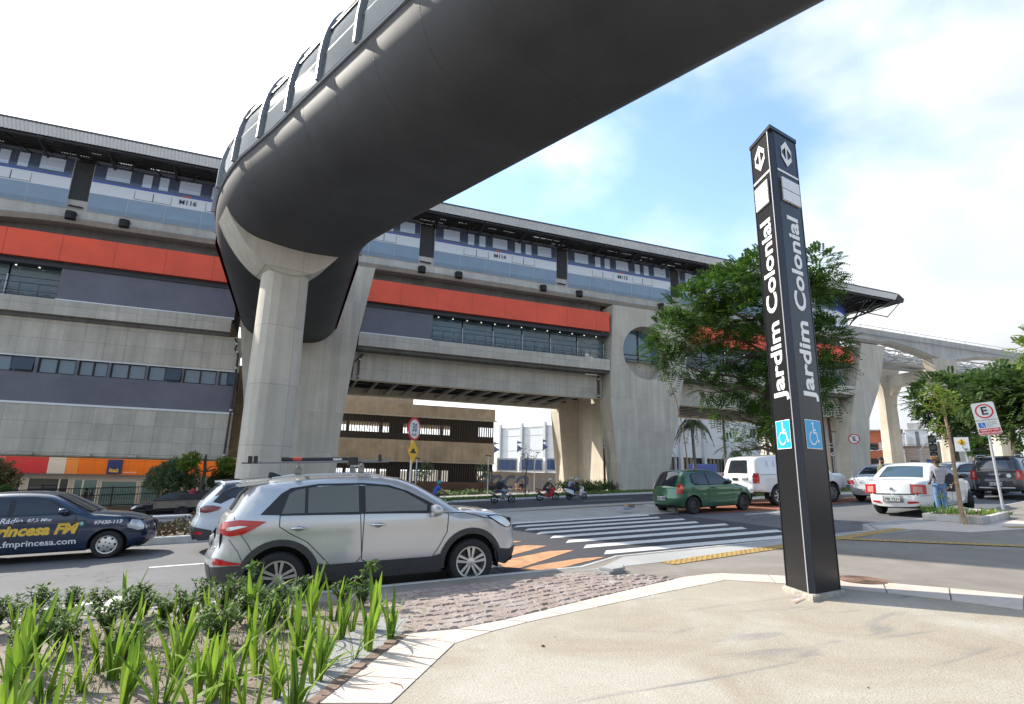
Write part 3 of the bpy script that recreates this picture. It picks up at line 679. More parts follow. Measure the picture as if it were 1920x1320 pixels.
for i in range(32):
    x = RX0+2+i*4.0
    mb.tube([(x, 43.1, 23.3), (x, 46.5, 22.6), (x, 50.6, 22.3)], .10, 6)
    mb.tube([(x, 43.3, 23.4), (x, 50.6, 23.9)], .08, 6)
    mb.tube([(x, 44.9, 23.6), (x, 46.5, 22.6), (x, 48.2, 23.8), (x, 50.6, 22.4)], .07, 6)
    mb.tube([(x, 46.4, 22.65), (x+2, 48.6, 23.75), (x+4, 46.4, 22.65)], .07, 6)
    mb.tube([(x, 46.5, 22.6), (x+2, 43.4, 23.4), (x+4, 46.5, 22.6)], .06, 6)
    mb.tube([(x, 50.6, 18.4), (x, 50.6, 23.9)], .16, 8)
for y, z in ((46.5, 22.6), (50.6, 22.35)): mb.tube([(RX0, y, z), (RX1-4, y, z)], .08, 6)
spart(mb, 'canopy_truss', M_dark, smooth=50)
mb = MB()
r_ = random.Random(11)
for k, y in enumerate([43.4+i*.45 for i in range(15)]):
    mb.box(RX0, RX1, y, y+.07, rz_(y)-.26, rz_(y)-.125)
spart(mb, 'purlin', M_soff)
mb = MB()
for i in range(150):
    x = r_.uniform(-24, 62); y = r_.choice([44.2, 45.1, 46.0, 46.9, 47.8]); w = r_.uniform(.5, 1.6)
    for k in range(int(w/.16)): mb.box(x+k*.16, x+k*.16+.07, y, y+.28, rz_(y)-.135, rz_(y)-.128)
spart(mb, 'skylight_glow_strip', mat('slot_daylight_glow', (.75,.78,.8), .5, emit=.35))  # glowing strips under the solid roof stand for daylight through slots
# end of the canopy: struts down to the beam, lightning rods
mb = MB(); mb.tube([(62.4, 43.4, 23.3), (61.6, 45.5, 20.3)], .08, 6); mb.tube([(63.9, 43.4, 23.3), (61.9, 45.6, 20.6)], .08, 6)
mb.loft([[(66.6, 42.5, 24.1), (66.6, 42.9, 23.4), (66.6, 51, 23.5), (66.6, 51, 24.67)], [(68.2, 42.9, 23.75), (68.2, 43.1, 23.35), (67.6, 51, 23.6), (67.6, 51, 24.4)]], True, True)
spart(mb, 'canopy_end', M_dark)
mb = MB()
for x in (-14, -2, 10, 13.5, 22, 31, 33, 40, 47, 56, 60): mb.tube([(x, 43.5, 24.1), (x, 43.5, 24.9)], .015, 4)
mb.tube([(RX0, 43.5, 24.4), (RX1, 43.5, 24.4)], .012, 4)
spart(mb, 'lightning_rod', M_grey)
mb = MB(); mb.box(42.0, 44.2, 49, 51, 24.7, 25.5); mb.box(42.3, 43.8, 47, 49, 24.7, 25.2); spart(mb, 'roof_unit', M_grey)
# platform edge wall behind the train
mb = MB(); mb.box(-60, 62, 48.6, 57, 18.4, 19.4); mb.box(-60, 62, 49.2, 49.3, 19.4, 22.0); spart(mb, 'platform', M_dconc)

# ================= guideway beam =================
GW = thing('guideway_beam', 'long concrete monorail beam carrying the train and running on to the right', 'viaduct', (50, 45.6, 0))
mb = MB()
def haunch(x, piers, base, deep, reach):
    d = min(abs(x-p) for p in piers)
    return base - (deep*(1-(d/reach))**1.8 if d < reach else 0)
pp = [-33, 78, 103, 128, 153, 178]
X = [-60+i*1.5 for i in range(180)]
rings = []
for x in X:
    zt = 20.15
    zb = 18.35
    if x < -15: zb = 18.35 - max(0, (-16.5-x)/12)**1.5*1.6
    if x > 66: zb = 18.75 - max(0, 1-min(abs(x-p) for p in pp)/13)**1.7*1.75
    elif x > 60: zb = 18.35
    y0, y1 = 45.15, 46.25
    w = .28
    rings.append([(x, y0, zt), (x, y1, zt), (x, y1+.1, zb+.3), (x, y1, zb), (x, y0+.1, zb), (x, y0-.22, zb+.3), (x, y0-.02, zb+.55)])
mb.loft(rings, True, True)
mb.build('beam', M_beam, GW, world=True)
mb = MB()
for x0 in range(63, 200, 26): pass
mb.tube([(62.5+i*2, 44.95, 19.35-.02*(i % 3)) for i in range(60)], .05, 5)
mb.tube([(62.5, 45.2, 20.5), (200, 45.2, 20.5)], .03, 5)
for i in range(34): mb.tube([(63+i*4, 45.2, 20.1), (63+i*4, 45.2, 20.5)], .03, 5)
mb.build('cable_rail', M_grey, GW, world=True)
mb = MB()
for x in (-16.0, -12.8, -2.2, 9.0, 12.3, 20.5, 24.3, 33.7, 38): mb.lathe([(.32, -.45), (.34, 0), (.32, .1)], (x, 44.95, 18.95), 'z', 14)
mb.build('guide_tyre', M_rubber, GW, world=True, smooth=40)
# far beam of the other track and the steel walkway between them
mb = MB(); rings = []
for x in X:
    if x < 60: continue
    zb = 18.75 - max(0, 1-min(abs(x-p) for p in pp)/13)**1.7*1.75
    rings.append([(x, 53, 20.1), (x, 53.9, 20.1), (x, 53.9, zb), (x, 53, zb)])
mb.loft(rings, True, True); mb.build('far_beam', M_beam, GW, world=True)
WK = thing('maintenance_walkway', 'grey steel lattice walkway hanging between the two monorail beams', 'walkway', (100, 50, 17))
mb = MB()
for y in (47.6, 50.1):
    for z in (17.0, 18.6): mb.tube([(64, y, z), (190, y, z)], .09, 6)
mb.box(64, 190, 48.0, 50.5, 16.9, 16.98)
mb.tube([(64, 48.0, 16.4), (190, 48.0, 16.4)], .14, 6)
for i in range(42):
    x = 64+i*3
    for y in (47.6, 50.1):
        mb.tube([(x, y, 16.9), (x, y, 18.6)], .06, 5); mb.tube([(x, y, 18.6), (x+3, y, 17.0)], .045, 5)
    mb.tube([(x, 46.3, 18.9), (x, 53, 18.9)], .09, 5); mb.tube([(x, 48, 18.6), (x+3, 50.5, 18.6)], .05, 5)
mb.build('lattice', M_grey, WK, world=True)
# ---- portal piers beyond the station ----
def portal(X0, label, s=1.0):
    t = thing('viaduct_pier', label, 'pier', (X0, 51, 0), group='portal piers of the viaduct beyond the station')
    zb = SL*X0 - 1.4
    for yc, sg in ((45.8, 1), (53.4, -1)):
        mb = MB(); a = 1.05
        oct_ = lambda z, w, d: [(X0-w, yc-d*.55, z), (X0-w*.6, yc-d, z), (X0+w*.6, yc-d, z), (X0+w, yc-d*.55, z), (X0+w, yc+d*.55, z), (X0+w*.6, yc+d, z), (X0-w*.6, yc+d, z), (X0-w, yc+d*.55, z)]
        mb.loft([oct_(zb, 1.25, 1.0), oct_(13.0, 1.1, .9), oct_(14.6, 1.25, .95), oct_(16.2, 2.1, 1.1), oct_(17.5, 2.5, 1.1)], True, True)
        c = mb.build('column', M_conc2, t, world=True, smooth=30)
        mb = MB(); mb.prism([(yc+sg*.8, 15.4), (yc+sg*2.2, 15.4), (yc+sg*1.1, 13.6), (yc+sg*.8, 11.5)], 'x', X0-.7, X0+.7); mb.build('bracket', M_conc2, t, world=True)
    mb = MB(); mb.box(X0-.85, X0+.85, 46.5, 52.7, 14.9, 16.5); mb.build('cross_beam', M_beam, t, world=True)
portal(78, 'first portal pier right of the station with two columns and a cross beam')
portal(103, 'second portal pier right of the station, between the saplings and the round-headed trees')
portal(128, 'third portal pier, farthest column seen behind the parking sign')
portal(153, 'last and smallest portal pier at the right edge of the view')
# ================= tubular footbridge =================
BR = thing('tubular_footbridge', 'dark grey tubular footbridge with ribbed arched windows passing overhead to the station', 'footbridge', (-1, 26.2, 12))
M_shell = mat('dark_shell', (.066,.066,.069), .62, .03, noise=(.35,.22), spec=.25, bump=(.7,.25))
M_rib = mat('rib_aluminium', (.30,.32,.35), .45, .4)
M_shell_red = mat('red_shell_edge', (.35,.03,.025), .45)
B = V((-1.05, 26.3)); B1 = B - V((.9143,.405))*.24; D1 = V((.405, -.9143)); N1 = V((.9143, .405))
HW, ZB, ZR, ZT = 3.45, 11.25, 13.45, 16.6
def usec(hw=HW, zb=ZB, zr=ZR, rb=2.05, n=10, e=0):
    """lower shell, left rail -> bottom -> right rail (offset across, z)"""
    pts = [(-hw, zr)]
    for i in range(n+1):
        a = pi + (pi/2)*i/n; pts.append((-hw+rb + rb*cos(a)*1.0, zb+rb*.95 + rb*.95*sin(a)))
    for i in range(5): pts.append((-hw+rb+(2*hw-2*rb)*(i+1)/6, zb-.10*sin(pi*(i+1)/6)))
    for i in range(n+1):
        a = 1.5*pi + (pi/2)*i/n; pts.append((hw-rb + rb*cos(a), zb+rb*.95 + rb*.95*sin(a)))
    pts.append((hw, zr)); return pts
def arch(hw=HW+.12, zr=ZR, zt=17.3, n=24, p=2.7):
    return [(-hw*abs(cos(pi*i/n))**(2/p)*(1 if cos(pi*i/n) > 0 else -1), zr+(zt-zr)*abs(sin(pi*i/n))**(2/p)) for i in range(n+1)]
def station(s):
    """centre line of the tube: s<0 first leg (from overhead), s>0 second leg (to the station); returns (centre, across)"""
    bend = 3.2
    if s <= -bend: return B1 + D1*(-s), N1
    if s >= bend: return B + V((0, 1))*s, V((1, 0))
    u = (s+bend)/(2*bend); p0 = B1 + D1*bend; p2 = B + V((0, bend))
    c = (p0*(1-u)**2 + B*2*u*(1-u) + p2*u*u); a = atan2(N1.y, N1.x)*(1-u); return c, V((cos(a), sin(a)))
def ring(s, sec):
    c, a = station(s); k = 1 if s > 3 else .885-.003*max(0, -s-9) if s < -6 else .885+.115*(s+6)/9
    return [(c.x+a.x*o*k, c.y+a.y*o*k, z) for o, z in sec]
SS = [-46+i*2.1 for i in range(21)] + [-3.2, -2.4, -1.6, -.8, 0, .8, 1.6, 2.4, 3.2] + [4.5+i*1.9 for i in range(8)] + [18.6]
# the tube swells gently along its length in the picture; keep one section
mb = MB(); mb.loft([ring(s, usec()) for s in SS], False, False); mb.build('lower_shell', M_shell, BR, world=True, smooth=60, recalc=False)
sh = [o for o in bpy.data.objects if o.name == 'lower_shell'][0]
mb = MB()   # sheet joints
for s in SS[::1]:
    if abs(s) < 3: continue
    sec = [(o*1.002, z-.006) for o, z in usec()]; mb.loft([ring(s-.012, sec), ring(s+.012, sec)], False, False)
mb.build('sheet_joint', mat('joint_line', (.062,.065,.071), .6), sh, world=True, recalc=False)
mb = MB()   # rail at the shell's upper edge
for sg in (-1, 1):
    mb.tube([ring(s, [(sg*(HW+.02), ZR+.02)])[0] for s in SS], .085, 6)
mb.build('edge_rail', M_rib, BR, world=True, smooth=50)
mb = MB()   # red return of the shell on the second leg
for sg in (-1, 1):
    sec = [(sg*(HW+.03), ZR-.9), (sg*(HW+.03), ZR+1.6)]
    mb.loft([ring(s, sec) for s in (3.3, 8, 13, 18.3)], False, False)
mb.build('red_side_panel', M_shell_red, BR, world=True, recalc=False)
# floor and roof
mb = MB(); mb.loft([ring(s, [(-HW+.3, 12.45), (HW-.3, 12.45)]) for s in SS], False, False); mb.build('walkway_floor', M_soff, BR, world=True, recalc=False)
M_tglass = mat('curved_glass', (.10,.14,.16), .05, 0, spec=.7, alpha=.5)
M_louv = mat('roof_sheet', (.16,.165,.18), .4, .3)
ar = arch()
mb = MB(); top = [p for p in ar if abs(p[0]) < HW*.93]
mb.loft([ring(s, top) for s in SS], False, False); mb.build('roof_shell', M_louv, BR, world=True, recalc=False, smooth=50)
bays = [-4.95-2.25*i for i in range(18)][::-1] + [-2.7, -.45, 1.8, 4.05, 6.3, 8.55, 10.8, 13.05, 15.3, 17.5]
la = [p for p in ar if p[0] <= -HW*.70]; ra = [p for p in ar if p[0] >= HW*.70]
for i in range(len(bays)-1):
    a, b = bays[i]+.12, bays[i+1]-.12; ks = [a+(b-a)*k/3 for k in range(4)]
    wns = []
    for sec_ in (la, ra):
        w = MB(); w.loft([ring(s, sec_) for s in ks], False, False); wns.append(w.build('arched_window', M_tglass, BR, world=True, recalc=False, smooth=60))
    for side_, wn in zip((la, ra[::-1]), wns):
        m_ = MB()
        for idx in (3, 4, 5):
            if idx < len(side_): m_.tube([ring(s, [side_[idx]])[0] for s in ks], .05, 5)
        q0, q1 = side_[1], side_[2]
        m_.tube([ring(s, [(q0[0]*.985, q0[1]+.05)])[0] for s in ks], .05, 5)
        m_.build('glazing_bar', M_dark, wn, world=True)
mb = MB()
def archring(s, sc0, sc1, w, mbx):
    for k in (-w/2, w/2): pass
    o_ = [(x*sc1, ZR+(z-ZR)*sc1) for x, z in ar]; i_ = [(x*sc0, ZR+(z-ZR)*sc0) for x, z in ar]
    A = ring(s-w/2, o_); Bq = ring(s+w/2, o_); Cq = ring(s+w/2, i_); Dq = ring(s-w/2, i_)
    mbx.loft([[A[k], Bq[k], Cq[k], Dq[k]] for k in range(len(ar))], True, True)
for s in bays:
    m_ = MB(); archring(s, .96, 1.035, .12, m_); m_.build('arch_rib', M_rib, BR, world=True, smooth=40)
# inner handrails and lamps
mb = MB()
for sg in (-1, 1):
    mb.tube([ring(s, [(sg*(HW-.55), 13.5)])[0] for s in SS], .04, 5); mb.tube([ring(s, [(sg*(HW-.55), 13.0)])[0] for s in SS], .03, 5)
mb.build('handrail', M_grey, BR, world=True)
# ---- round-edged column with a crescent saddle ----
CL = thing('footbridge_column', 'tall rounded concrete column with crescent saddle under the footbridge bend', 'column', (-1.1, 26.0, 0))
def colring(z, w, d):
    a = atan2(N1.y, N1.x)*.75; r = []
    prof = [(-.42,-1),(.42,-1),(.74,-.86),(.94,-.58),(1,-.25),(1,.25),(.94,.58),(.74,.86),(.42,1),(-.42,1),(-.74,.86),(-.94,.58),(-1,.25),(-1,-.25),(-.94,-.58),(-.74,-.86)]
    return [(-1.0+w*x*cos(a)-d*y*sin(a), 26.0+w*x*sin(a)+d*y*cos(a), z) for x, y in prof]
M_col = concrete('column_concrete', (.55,.505,.43), 60, 2.55, line=.35, stain=.12, lw=.02, streak=.12)
mb = MB(); mb.loft([colring(-1.2, .99, .96), colring(4, .98, .95), colring(10.1, .94, .9)], True, True); mb.build('shaft', M_col, CL, world=True, smooth=22)
# crescent: in the plane across the tube
def crescent(o_off):
    up_, lo = [], []
    for i in range(21):
        u = -1+2*i/20; x = u*2.75
        zu = 11.22 + 1.15*abs(u)**3.2; zl = 9.95 + 2.35*abs(u)**2.1
        up_.append((x, max(zu, zl+.0))); lo.append((x, min(zl, zu)))
    return up_[::-1] + lo[1:-1]
a_ = atan2(N1.y, N1.x)*.6; ax = V((cos(a_), sin(a_))); ay = V((-sin(a_), cos(a_)))
cs = crescent(0); mb = MB()
mb.loft([[(-1.1+ax.x*x+ay.x*d, 26.0+ax.y*x+ay.y*d, z) for x, z in cs] for d in (-1.0, 1.0)], True, True)
mb.build('saddle', M_col, CL, world=True, smooth=25)

# ================= station totem =================
TM = thing('station_totem', 'tall black square station totem lettered Jardim Colonial on its concrete foot', 'totem sign', (5.80, 5.25, .26), rz=0)
c0 = gpl(1527, 1112, .06); 
tc0 = V((5.50, 4.86)); tl = V((5.66, 5.37)); tr = V((6.12, 4.99))
ul = (tl-tc0).normalized(); ur = (tr-tc0).normalized()
W1, W2 = .52, .60; H = 5.79; zb_ = .31
M_tblack = mat('totem_black', (.022,.022,.024), .28, .4, bump=(3, .04))
M_tedge = mat('totem_corner', (.03,.035,.05), .3, .4)
M_twhite = mat('totem_white', (.82,.83,.84), .4)
def tp(a, b, z): p = tc0 + ul*a + ur*b; return (p.x, p.y, z)
ch = .075
sec = [(ch, 0), (W1, 0), (W1, W2), (0, W2), (0, ch)]
mb = MB(); mb.loft([[tp(a, b, z) for a, b in sec] for z in (zb_, zb_+H)], True, True); body = mb.build('totem_body', M_tblack, TM, world=True)
mb = MB(); mb.loft([[tp(a, b, z) for a, b in ((ch, -.004), (-.004, ch), (.004+.0, ch+.02), (ch+.02, .004))] for z in (zb_, zb_+H)], True, True)
mb.build('corner_post', M_tedge, TM, world=True)
M_trim = mat('totem_trim', (.55,.56,.58), .35, .5)
mb = MB()
for (a, b, w_, d_) in ((ch+.004, -.008, .010, .008), (W1-.012, -.008, .012, .008)):
    mb.loft([[tp(a, b, z), tp(a+w_, b, z), tp(a+w_, b+d_, z), tp(a, b+d_, z)] for z in (zb_, zb_+H)], True, True)
for (a, b, w_, d_) in ((-.006, ch+.004, .006, .008), (-.006, W2-.012, .006, .012)):
    mb.loft([[tp(a, b, z), tp(a+w_, b, z), tp(a+w_, b+d_, z), tp(a, b+d_, z)] for z in (zb_, zb_+H)], True, True)
mb.build('edge_trim', M_tedge, TM, world=True)
mb = MB(); mb.loft([[tp(a, b, z) for a, b in ((ch-.012, -.0100), (ch+.004, -.0100), (ch+.004, -.002), (ch-.012, -.002))] for z in (zb_, zb_+H)], True, True); mb.build('bright_edge', M_trim, TM, world=True)
mb = MB(); e = .015; mb.loft([[tp(a, b, z) for a, b in ((-e, -e), (W1+e, -e), (W1+e, W2+e), (-e, W2+e))] for z in (zb_+H, zb_+H+.05)], True, True); mb.build('cap', M_tedge, TM, world=True)
mb = MB(); e = .05; mb.loft([[tp(a, b, z) for a, b in ((-e, -e), (W1+e, -e), (W1+e, W2+e), (-e, W2+e))] for z in (.12, .30)]+[[tp(a, b, .315) for a, b in ((-.02, -.02), (W1+.02, -.02), (W1+.02, W2+.02), (-.02, W2+.02))]], True, True)
mb.build('concrete_foot', mat('rough_mortar', (.36,.33,.28), .95, noise=(9,.3), bump=(25,1)), TM, world=True)
# faces: left face runs along ul, right face along ur
ox, oy = TM.location.x, TM.location.y
def face_pt(face, s, z):
    """s: metres from the face's left edge as seen"""
    if face == 'L': p = tc0 + ul*(W1-s) - ur*.004
    else: p = tc0 + ur*(s) - ul*.004
    return V((p.x-ox, p.y-oy, z-TM.location.z))
def face_dir(face):
    d = -ul if face == 'L' else ur
    return V((d.x, d.y, 0))
for face, WW, mid, mm in (('L', W1, (W1-ch)/2, M_twhite), ('R', W2, ch+(W2-ch)/2, mat('totem_white_right', (.82,.83,.84), .4))):  # right face has the same white as the left
    fd = face_dir(face)
    t = text('Jardim Colonial', .345, mm, 'station_name', TM, bold=.008, ext=.003, align='LEFT', sx=1.0)
    xs_ = [v.co.x for v in t.data.vertices]; wdt = max(xs_)-min(xs_)
    k = 2.42/wdt
    for v in t.data.vertices: v.co.x = (v.co.x-min(xs_))*k
    # reading upwards: letter x along +Z, letter up towards the viewer's left
    place(t, face_pt(face, mid+.01, 2.49), (0, 0, 1), -fd)
    # blue accessibility panel
    z0, z1 = 1.91, 2.255; hw = .155 if face == 'L' else .17
    def fp(s, z, d=.0): 
        q = face_pt(face, s, z); nrm = V((-ur.x, -ur.y, 0)) if face == 'L' else V((-ul.x, -ul.y, 0)); return q + nrm*d
    mb = MB(); mb.loft([[fp(mid-hw, z0, d), fp(mid+hw, z0, d), fp(mid+hw, z1, d), fp(mid-hw, z1, d)] for d in (0, .003)], True, True)
    fr = mb.build('panel_border', M_twhite, TM)
    g_ = .008; mb = MB(); mb.poly([fp(mid-hw+g_, z0+g_, .0045), fp(mid+hw-g_, z0+g_, .0045), fp(mid+hw-g_, z1-g_, .0045), fp(mid-hw+g_, z1-g_, .0045)])
    mb.build('blue_panel', mat('sign_blue', (.02,.36,.72), .35), fr, recalc=False)
    mb = MB(); cz = (z0+z1)/2
    def seg(pts, r):
        for i in range(len(pts)-1):
            a, b = V(pts[i]), V(pts[i+1]); d = (b-a).normalized(); n_ = V((-d.y, d.x))*r; a -= d*r*.6; b += d*r*.6
            mb.poly([fp(mid+p.x, cz+p.y, .006+.0002*i) for p in (a-n_, b-n_, b+n_, a+n_)])
    seg([(-.005, .10), (0, .02), (.065, .015)], .011); seg([(-.002, .055), (.045, .052)], .009); seg([(.0, .02), (.062, .018), (.085, -.085), (.112, -.075)], .010)
    seg([(.0+.075*cos(a)-.02, -.045+.075*sin(a)) for a in [R(105)+R(235)*i/16 for i in range(17)]], .008)
    mb.poly([fp(mid-.008+.02*cos(a), cz+.128+.02*sin(a), .006) for a in [2*pi*i/14 for i in range(14)]])
    mb.build('wheelchair_symbol', M_twhite, fr, recalc=False)
    # network emblem: diamond of two arrows, bar and blank tiles
    mb = MB(); ez = 5.835; hh = .19; ww = .125
    cxx = mid
    def fq(pts, d=.005): mb.poly([fp(cxx+x, ez+z, d) for x, z in pts])
    w_ = .036
    fq([(0, hh), (ww, hh*.36), (ww-.0, hh*.36-.07), (0, hh-.085), (-ww+.0, hh*.36-.07), (-ww, hh*.36)])
    fq([(-ww, -.0), (-ww+.033, .0), (-ww+.033, hh*.36-.03), (-ww, hh*.36-.055)]) if False else None
    fq([(0, -hh), (-ww, -hh*.36), (-ww, -hh*.36+.07), (0, -hh+.085), (ww, -hh*.36+.07), (ww, -hh*.36)])
    fq([(-w_*.5, hh-.06), (w_*.5, hh-.06), (w_*.5, -hh+.06), (-w_*.5, -hh+.06)], .0055)
    fq([(-ww, -.075), (-ww+.018, -.075), (-ww+.018, .075), (-ww, .05)]); fq([(ww, .075), (ww-.018, .075), (ww-.018, -.075), (ww, -.05)])
    mb.build('network_emblem', mm, TM, recalc=False)
    mb = MB(); s0, s1 = (.02, WW-ch-.015) if face == 'L' else (ch+.02, WW-.02)
    mb.loft([[fp(s0, ez-.315, d), fp(s1, ez-.315, d), fp(s1, ez-.285, d), fp(s0, ez-.285, d)] for d in (0, .004)], True, True); mb.build('divider_bar', mm, TM)
    for (za, zb2) in ((ez-.56, ez-.405), (ez-.73, ez-.575)):
        mb = MB(); s0b, s1b = (s0+.035, s1-.055) if face == 'L' else (s0+.055, s1-.03)
        mb.loft([[fp(s0b, za, d), fp(s1b, za, d), fp(s1b, zb2, d), fp(s0b, zb2, d)] for d in (0, .03)], True, True)
        mb.build('blank_tile', mat('tile_white', (.75,.77,.79), .3), TM)
    mb = MB()
    for (ss, z_) in ((.03, 3.05), (.03, 3.0)): pass
# strip of barrier tape on the foot
tp_ = MB(); a0 = tp(-.06, -.03, .33)
pts = [V(tp(-.03, -.06, .30)), V(tp(-.12, -.08, .268)), V(tp(-.17, .02-.1, .262)), V(tp(-.2+.45, -.25, .265))]
p0, p1, p2 = V(gpl(1524,1106,.02)), V(gpl(1510,1117,.02)), V(gpl(1486,1128,.02))
for i, (a, b) in enumerate(((p0, p1), (p1, p2))):
    n_ = V((0, 0, .018)); s_ = V((.0, .02, 0)); tp_.poly([a-s_+n_*(1-i), b-s_+V((0,0,.004)), b+s_+V((0,0,.012)), a+s_+n_+V((0,0,.006))])
o = tp_.build('barrier_tape', mat('tape', (.7,.35,.30), .5, noise=(14,.5), col2=(.8,.78,.76)), recalc=False)
tagit(o, 'scrap of red and white barrier tape lying at the foot of the totem', 'tape')
# ================= monorail train =================
TR = thing('monorail_train', 'long blue and white monorail train standing on the concrete beam', 'train', (18, 46.6, 18.6))
M_tblue = mat('train_blue', (.06,.09,.36), .3, coat=.5)
M_tband = mat('train_window_band', (.075,.09,.135), .12, spec=.7)
M_twht = mat('train_white', (.70,.72,.75), .3, coat=.5)
M_tskirt = mat('train_skirt', (.22,.31,.42), .35, coat=.3, noise=(.7,.08))
M_twin = mat('train_window', (.50,.57,.70), .06, spec=.9)  # opaque pale tone stands for daylight seen through the windows
M_bell = mat('bellows', (.055,.055,.06), .7)
YT = 44.95; YB = 48.0
def sect(s=1.0, dz=0):
    # outline of the body (y, z) near side first: skirt bottom -> top
    return [(YT+.14, 19.35), (YT+.03, 19.7), (YT, 20.75), (YT+.01, 21.6), (YT+.10, 23.15), (YT+.30, 23.38), (YT+.9, 23.55)]
def band(x0, x1, i, j, m, name, par, off=0.0, seg=1):
    S = sect(); near = S[i:j+1]; mb = MB()
    far = [(YT+YB-y, z) for y, z in near]
    mb.loft([[(x, y-off, z) for y, z in near] for x in (x0, x1)], False, False)
    mb.loft([[(x, y+off, z) for y, z in far[::-1]] for x in (x0, x1)], False, False)
    return mb.build(name, m, par, world=True, recalc=False, smooth=40)
def ysurf(z):
    S = sect()
    for (y0, z0), (y1, z1) in zip(S, S[1:]):
        if z0 <= z <= z1: return y0+(y1-y0)*(z-z0)/(z1-z0)
    return YT
def tpatch(mb, x0, x1, z0, z1, off=.006):
    mb.poly([(x0, ysurf(z0)-off, z0), (x1, ysurf(z0)-off, z0), (x1, ysurf(z1)-off, z1), (x0, ysurf(z1)-off, z1)])
cars = [(-28.2, -16.4), (-15.2, -3.3), (-2.0, 8.68), (10.0, 21.87), (23.07, 35.0), (36.2, 48.0), (49.2, 58.2)]
nums = ['', 'M116', 'M115', 'M114', 'M113', 'M112', '']
for ci, (a, b) in enumerate(cars):
    mb = MB(); full = sect(); ringy = full + [(YT+YB-y, z) for y, z in full[::-1]]
    mb.loft([[(x, y, z) for y, z in ringy] for x in (a, b)], True, True)
    mb.mi = 0; car = mb.build('train_car', M_twht, TR, world=True, smooth=30)
    m1_ = MB(); m2_ = MB(); m3_ = MB(); m4_ = MB()
    n = 5; 
    for k in range(n):
        x0 = a+(b-a)*k/n+.012; x1 = a+(b-a)*(k+1)/n-.012
        for (z0, z1) in ((19.36, 19.7), (19.7, 20.72)): tpatch(m1_, x0, x1, z0, z1, .012)
    m1_.build('skirt_panel', M_tskirt, car, world=True, recalc=False)
    tpatch(m2_, a+.02, b-.02, 21.6, 21.76, .012); tpatch(m2_, a+.02, b-.02, 23.17, 23.27, .010)
    m2_.build('blue_stripe', M_tblue, car, world=True, recalc=False)
    tpatch(m3_, a+.02, b-.02, 21.77, 23.13, .008); m3_.build('window_band', M_tband, car, world=True, recalc=False)
    Lc = b-a; f = lambda u: a+Lc*u
    if ci < 6: wins = [(.065, .19, 1), (.255, .305, 2), (.345, .395, 2), (.455, .575, 1), (.64, .69, 2), (.73, .78, 2), (.835, .955, 1)]
    else: wins = [(.08, .22, 1), (.30, .36, 2), (.41, .47, 2), (.56, .72, 1)]
    for u0, u1, k in wins:
        z0, z1 = (21.95, 22.95) if k == 1 else (21.85, 22.92)
        w = MB(); tpatch(w, f(u0), f(u1), z0, z1, .018); wo_ = w.build('window', M_twin, car, world=True, recalc=False)
        g_ = MB(); tpatch(g_, f(u0)+.03, f(u1)-.03, z0+.2, z0+.24, .022); tpatch(g_, f(u0)+.03, f(u1)-.03, z1-.13, z1-.10, .022)
        g_.build('window_bar', M_white, wo_, world=True, recalc=False)
    for u in ((.225, .425), (.615, .81)) if ci < 6 else ():
        for q in range(2):
            d = MB(); x0, x1 = f(u[0]+q*(u[1]-u[0])/2), f(u[0]+(q+1)*(u[1]-u[0])/2)
            for (p0, p1, z0, z1) in ((x0, x0+.03, 20.8, 23.1), (x1-.03, x1, 20.8, 23.1), (x0, x1, 20.8, 20.83)): tpatch(d, p0, p1, z0, z1, .02)
            d.build('door', mat('door_gap', (.08,.08,.10), .6), car, world=True, recalc=False)
    if nums[ci]:
        t = text(nums[ci], .52, mat('number_grey', (.06,.07,.10), .5), 'car_number', car, bold=.01)
        place(t, V((f(.515), YT-.03, 21.18))-wpos(car), (1, 0, 0), (0, .0, 1))
        # restore scale: place() writes a full matrix
    e_ = MB(); e_.box(f(.48), f(.53), YT-.02, YT-.012, 21.62, 21.74); e_.build('small_emblem', mat('emblem_red', (.5,.1,.08), .5), car, world=True)
# bellows
for i in range(6):
    x0, x1 = cars[i][1]+.02, cars[i+1][0]-.02; mb = MB(); n = 8; rings = []
    for k in range(n*2+1):
        x = x0+(x1-x0)*k/(n*2); d = .10 if k % 2 else .16
        rings.append([(x, YT+d, 20.1), (x, YT+d+.05, 23.0), (x, YT+d+.4, 23.3), (x, YB-d-.4, 23.3), (x, YB-d, 20.1)])
    mb.loft(rings, True, True); mb.build('bellows', M_bell, TR, world=True)
    mb = MB(); mb.box(x0-.3, x1+.3, YT+.3, YT+.6, 19.5, 20.2); mb.tube([(x0+.1, YT+.05, 19.55), (x1-.2, YT+.05, 19.5)], .06, 6); mb.build('coupling', M_black, TR, world=True)
# nose of the end car
mb = MB(); mbs = MB(); mbb = MB(); n = 12
zc = 21.2
rings = []
for k in range(n+1):
    u = k/n; x = 58.2+3.5*u; s = (1-u**2.6)**.5 if u < 1 else 0.0
    s = max(s, .03); tz = 19.36 + (1-s)*.9
    top = 19.9 + (23.55-19.9)*(1-u**2.2)**.6 if u < 1 else 20.5
    rings.append([(x, 46.475+(y-46.475)*(.25+.75*s), 19.36+(z-19.36)*(top-19.36)/(23.55-19.36)+(.35*u*u)) for y, z in ringy])
mb.loft(rings, True, True); nose = mb.build('nose', M_tblue, TR, world=True, smooth=60)
mb = MB(); mb.loft([[(p[0]+.004*0, 46.475+(p[1]-46.475)*1.01, p[2]) for p in r[1:4]] for r in rings[:-1]], False, False)
mb.loft([[(p[0], 46.475+(p[1]-46.475)*1.01, p[2]) for p in r[-4:-1]] for r in rings[:-1]], False, False)
mb.build('white_flank', M_twht, nose, world=True, smooth=60, recalc=False)
mb = MB(); mb.box(58.9, 59.3, YT-.02+.1, YT+.1, 22.0, 22.5); mb.build('side_window', M_twin, nose, world=True)
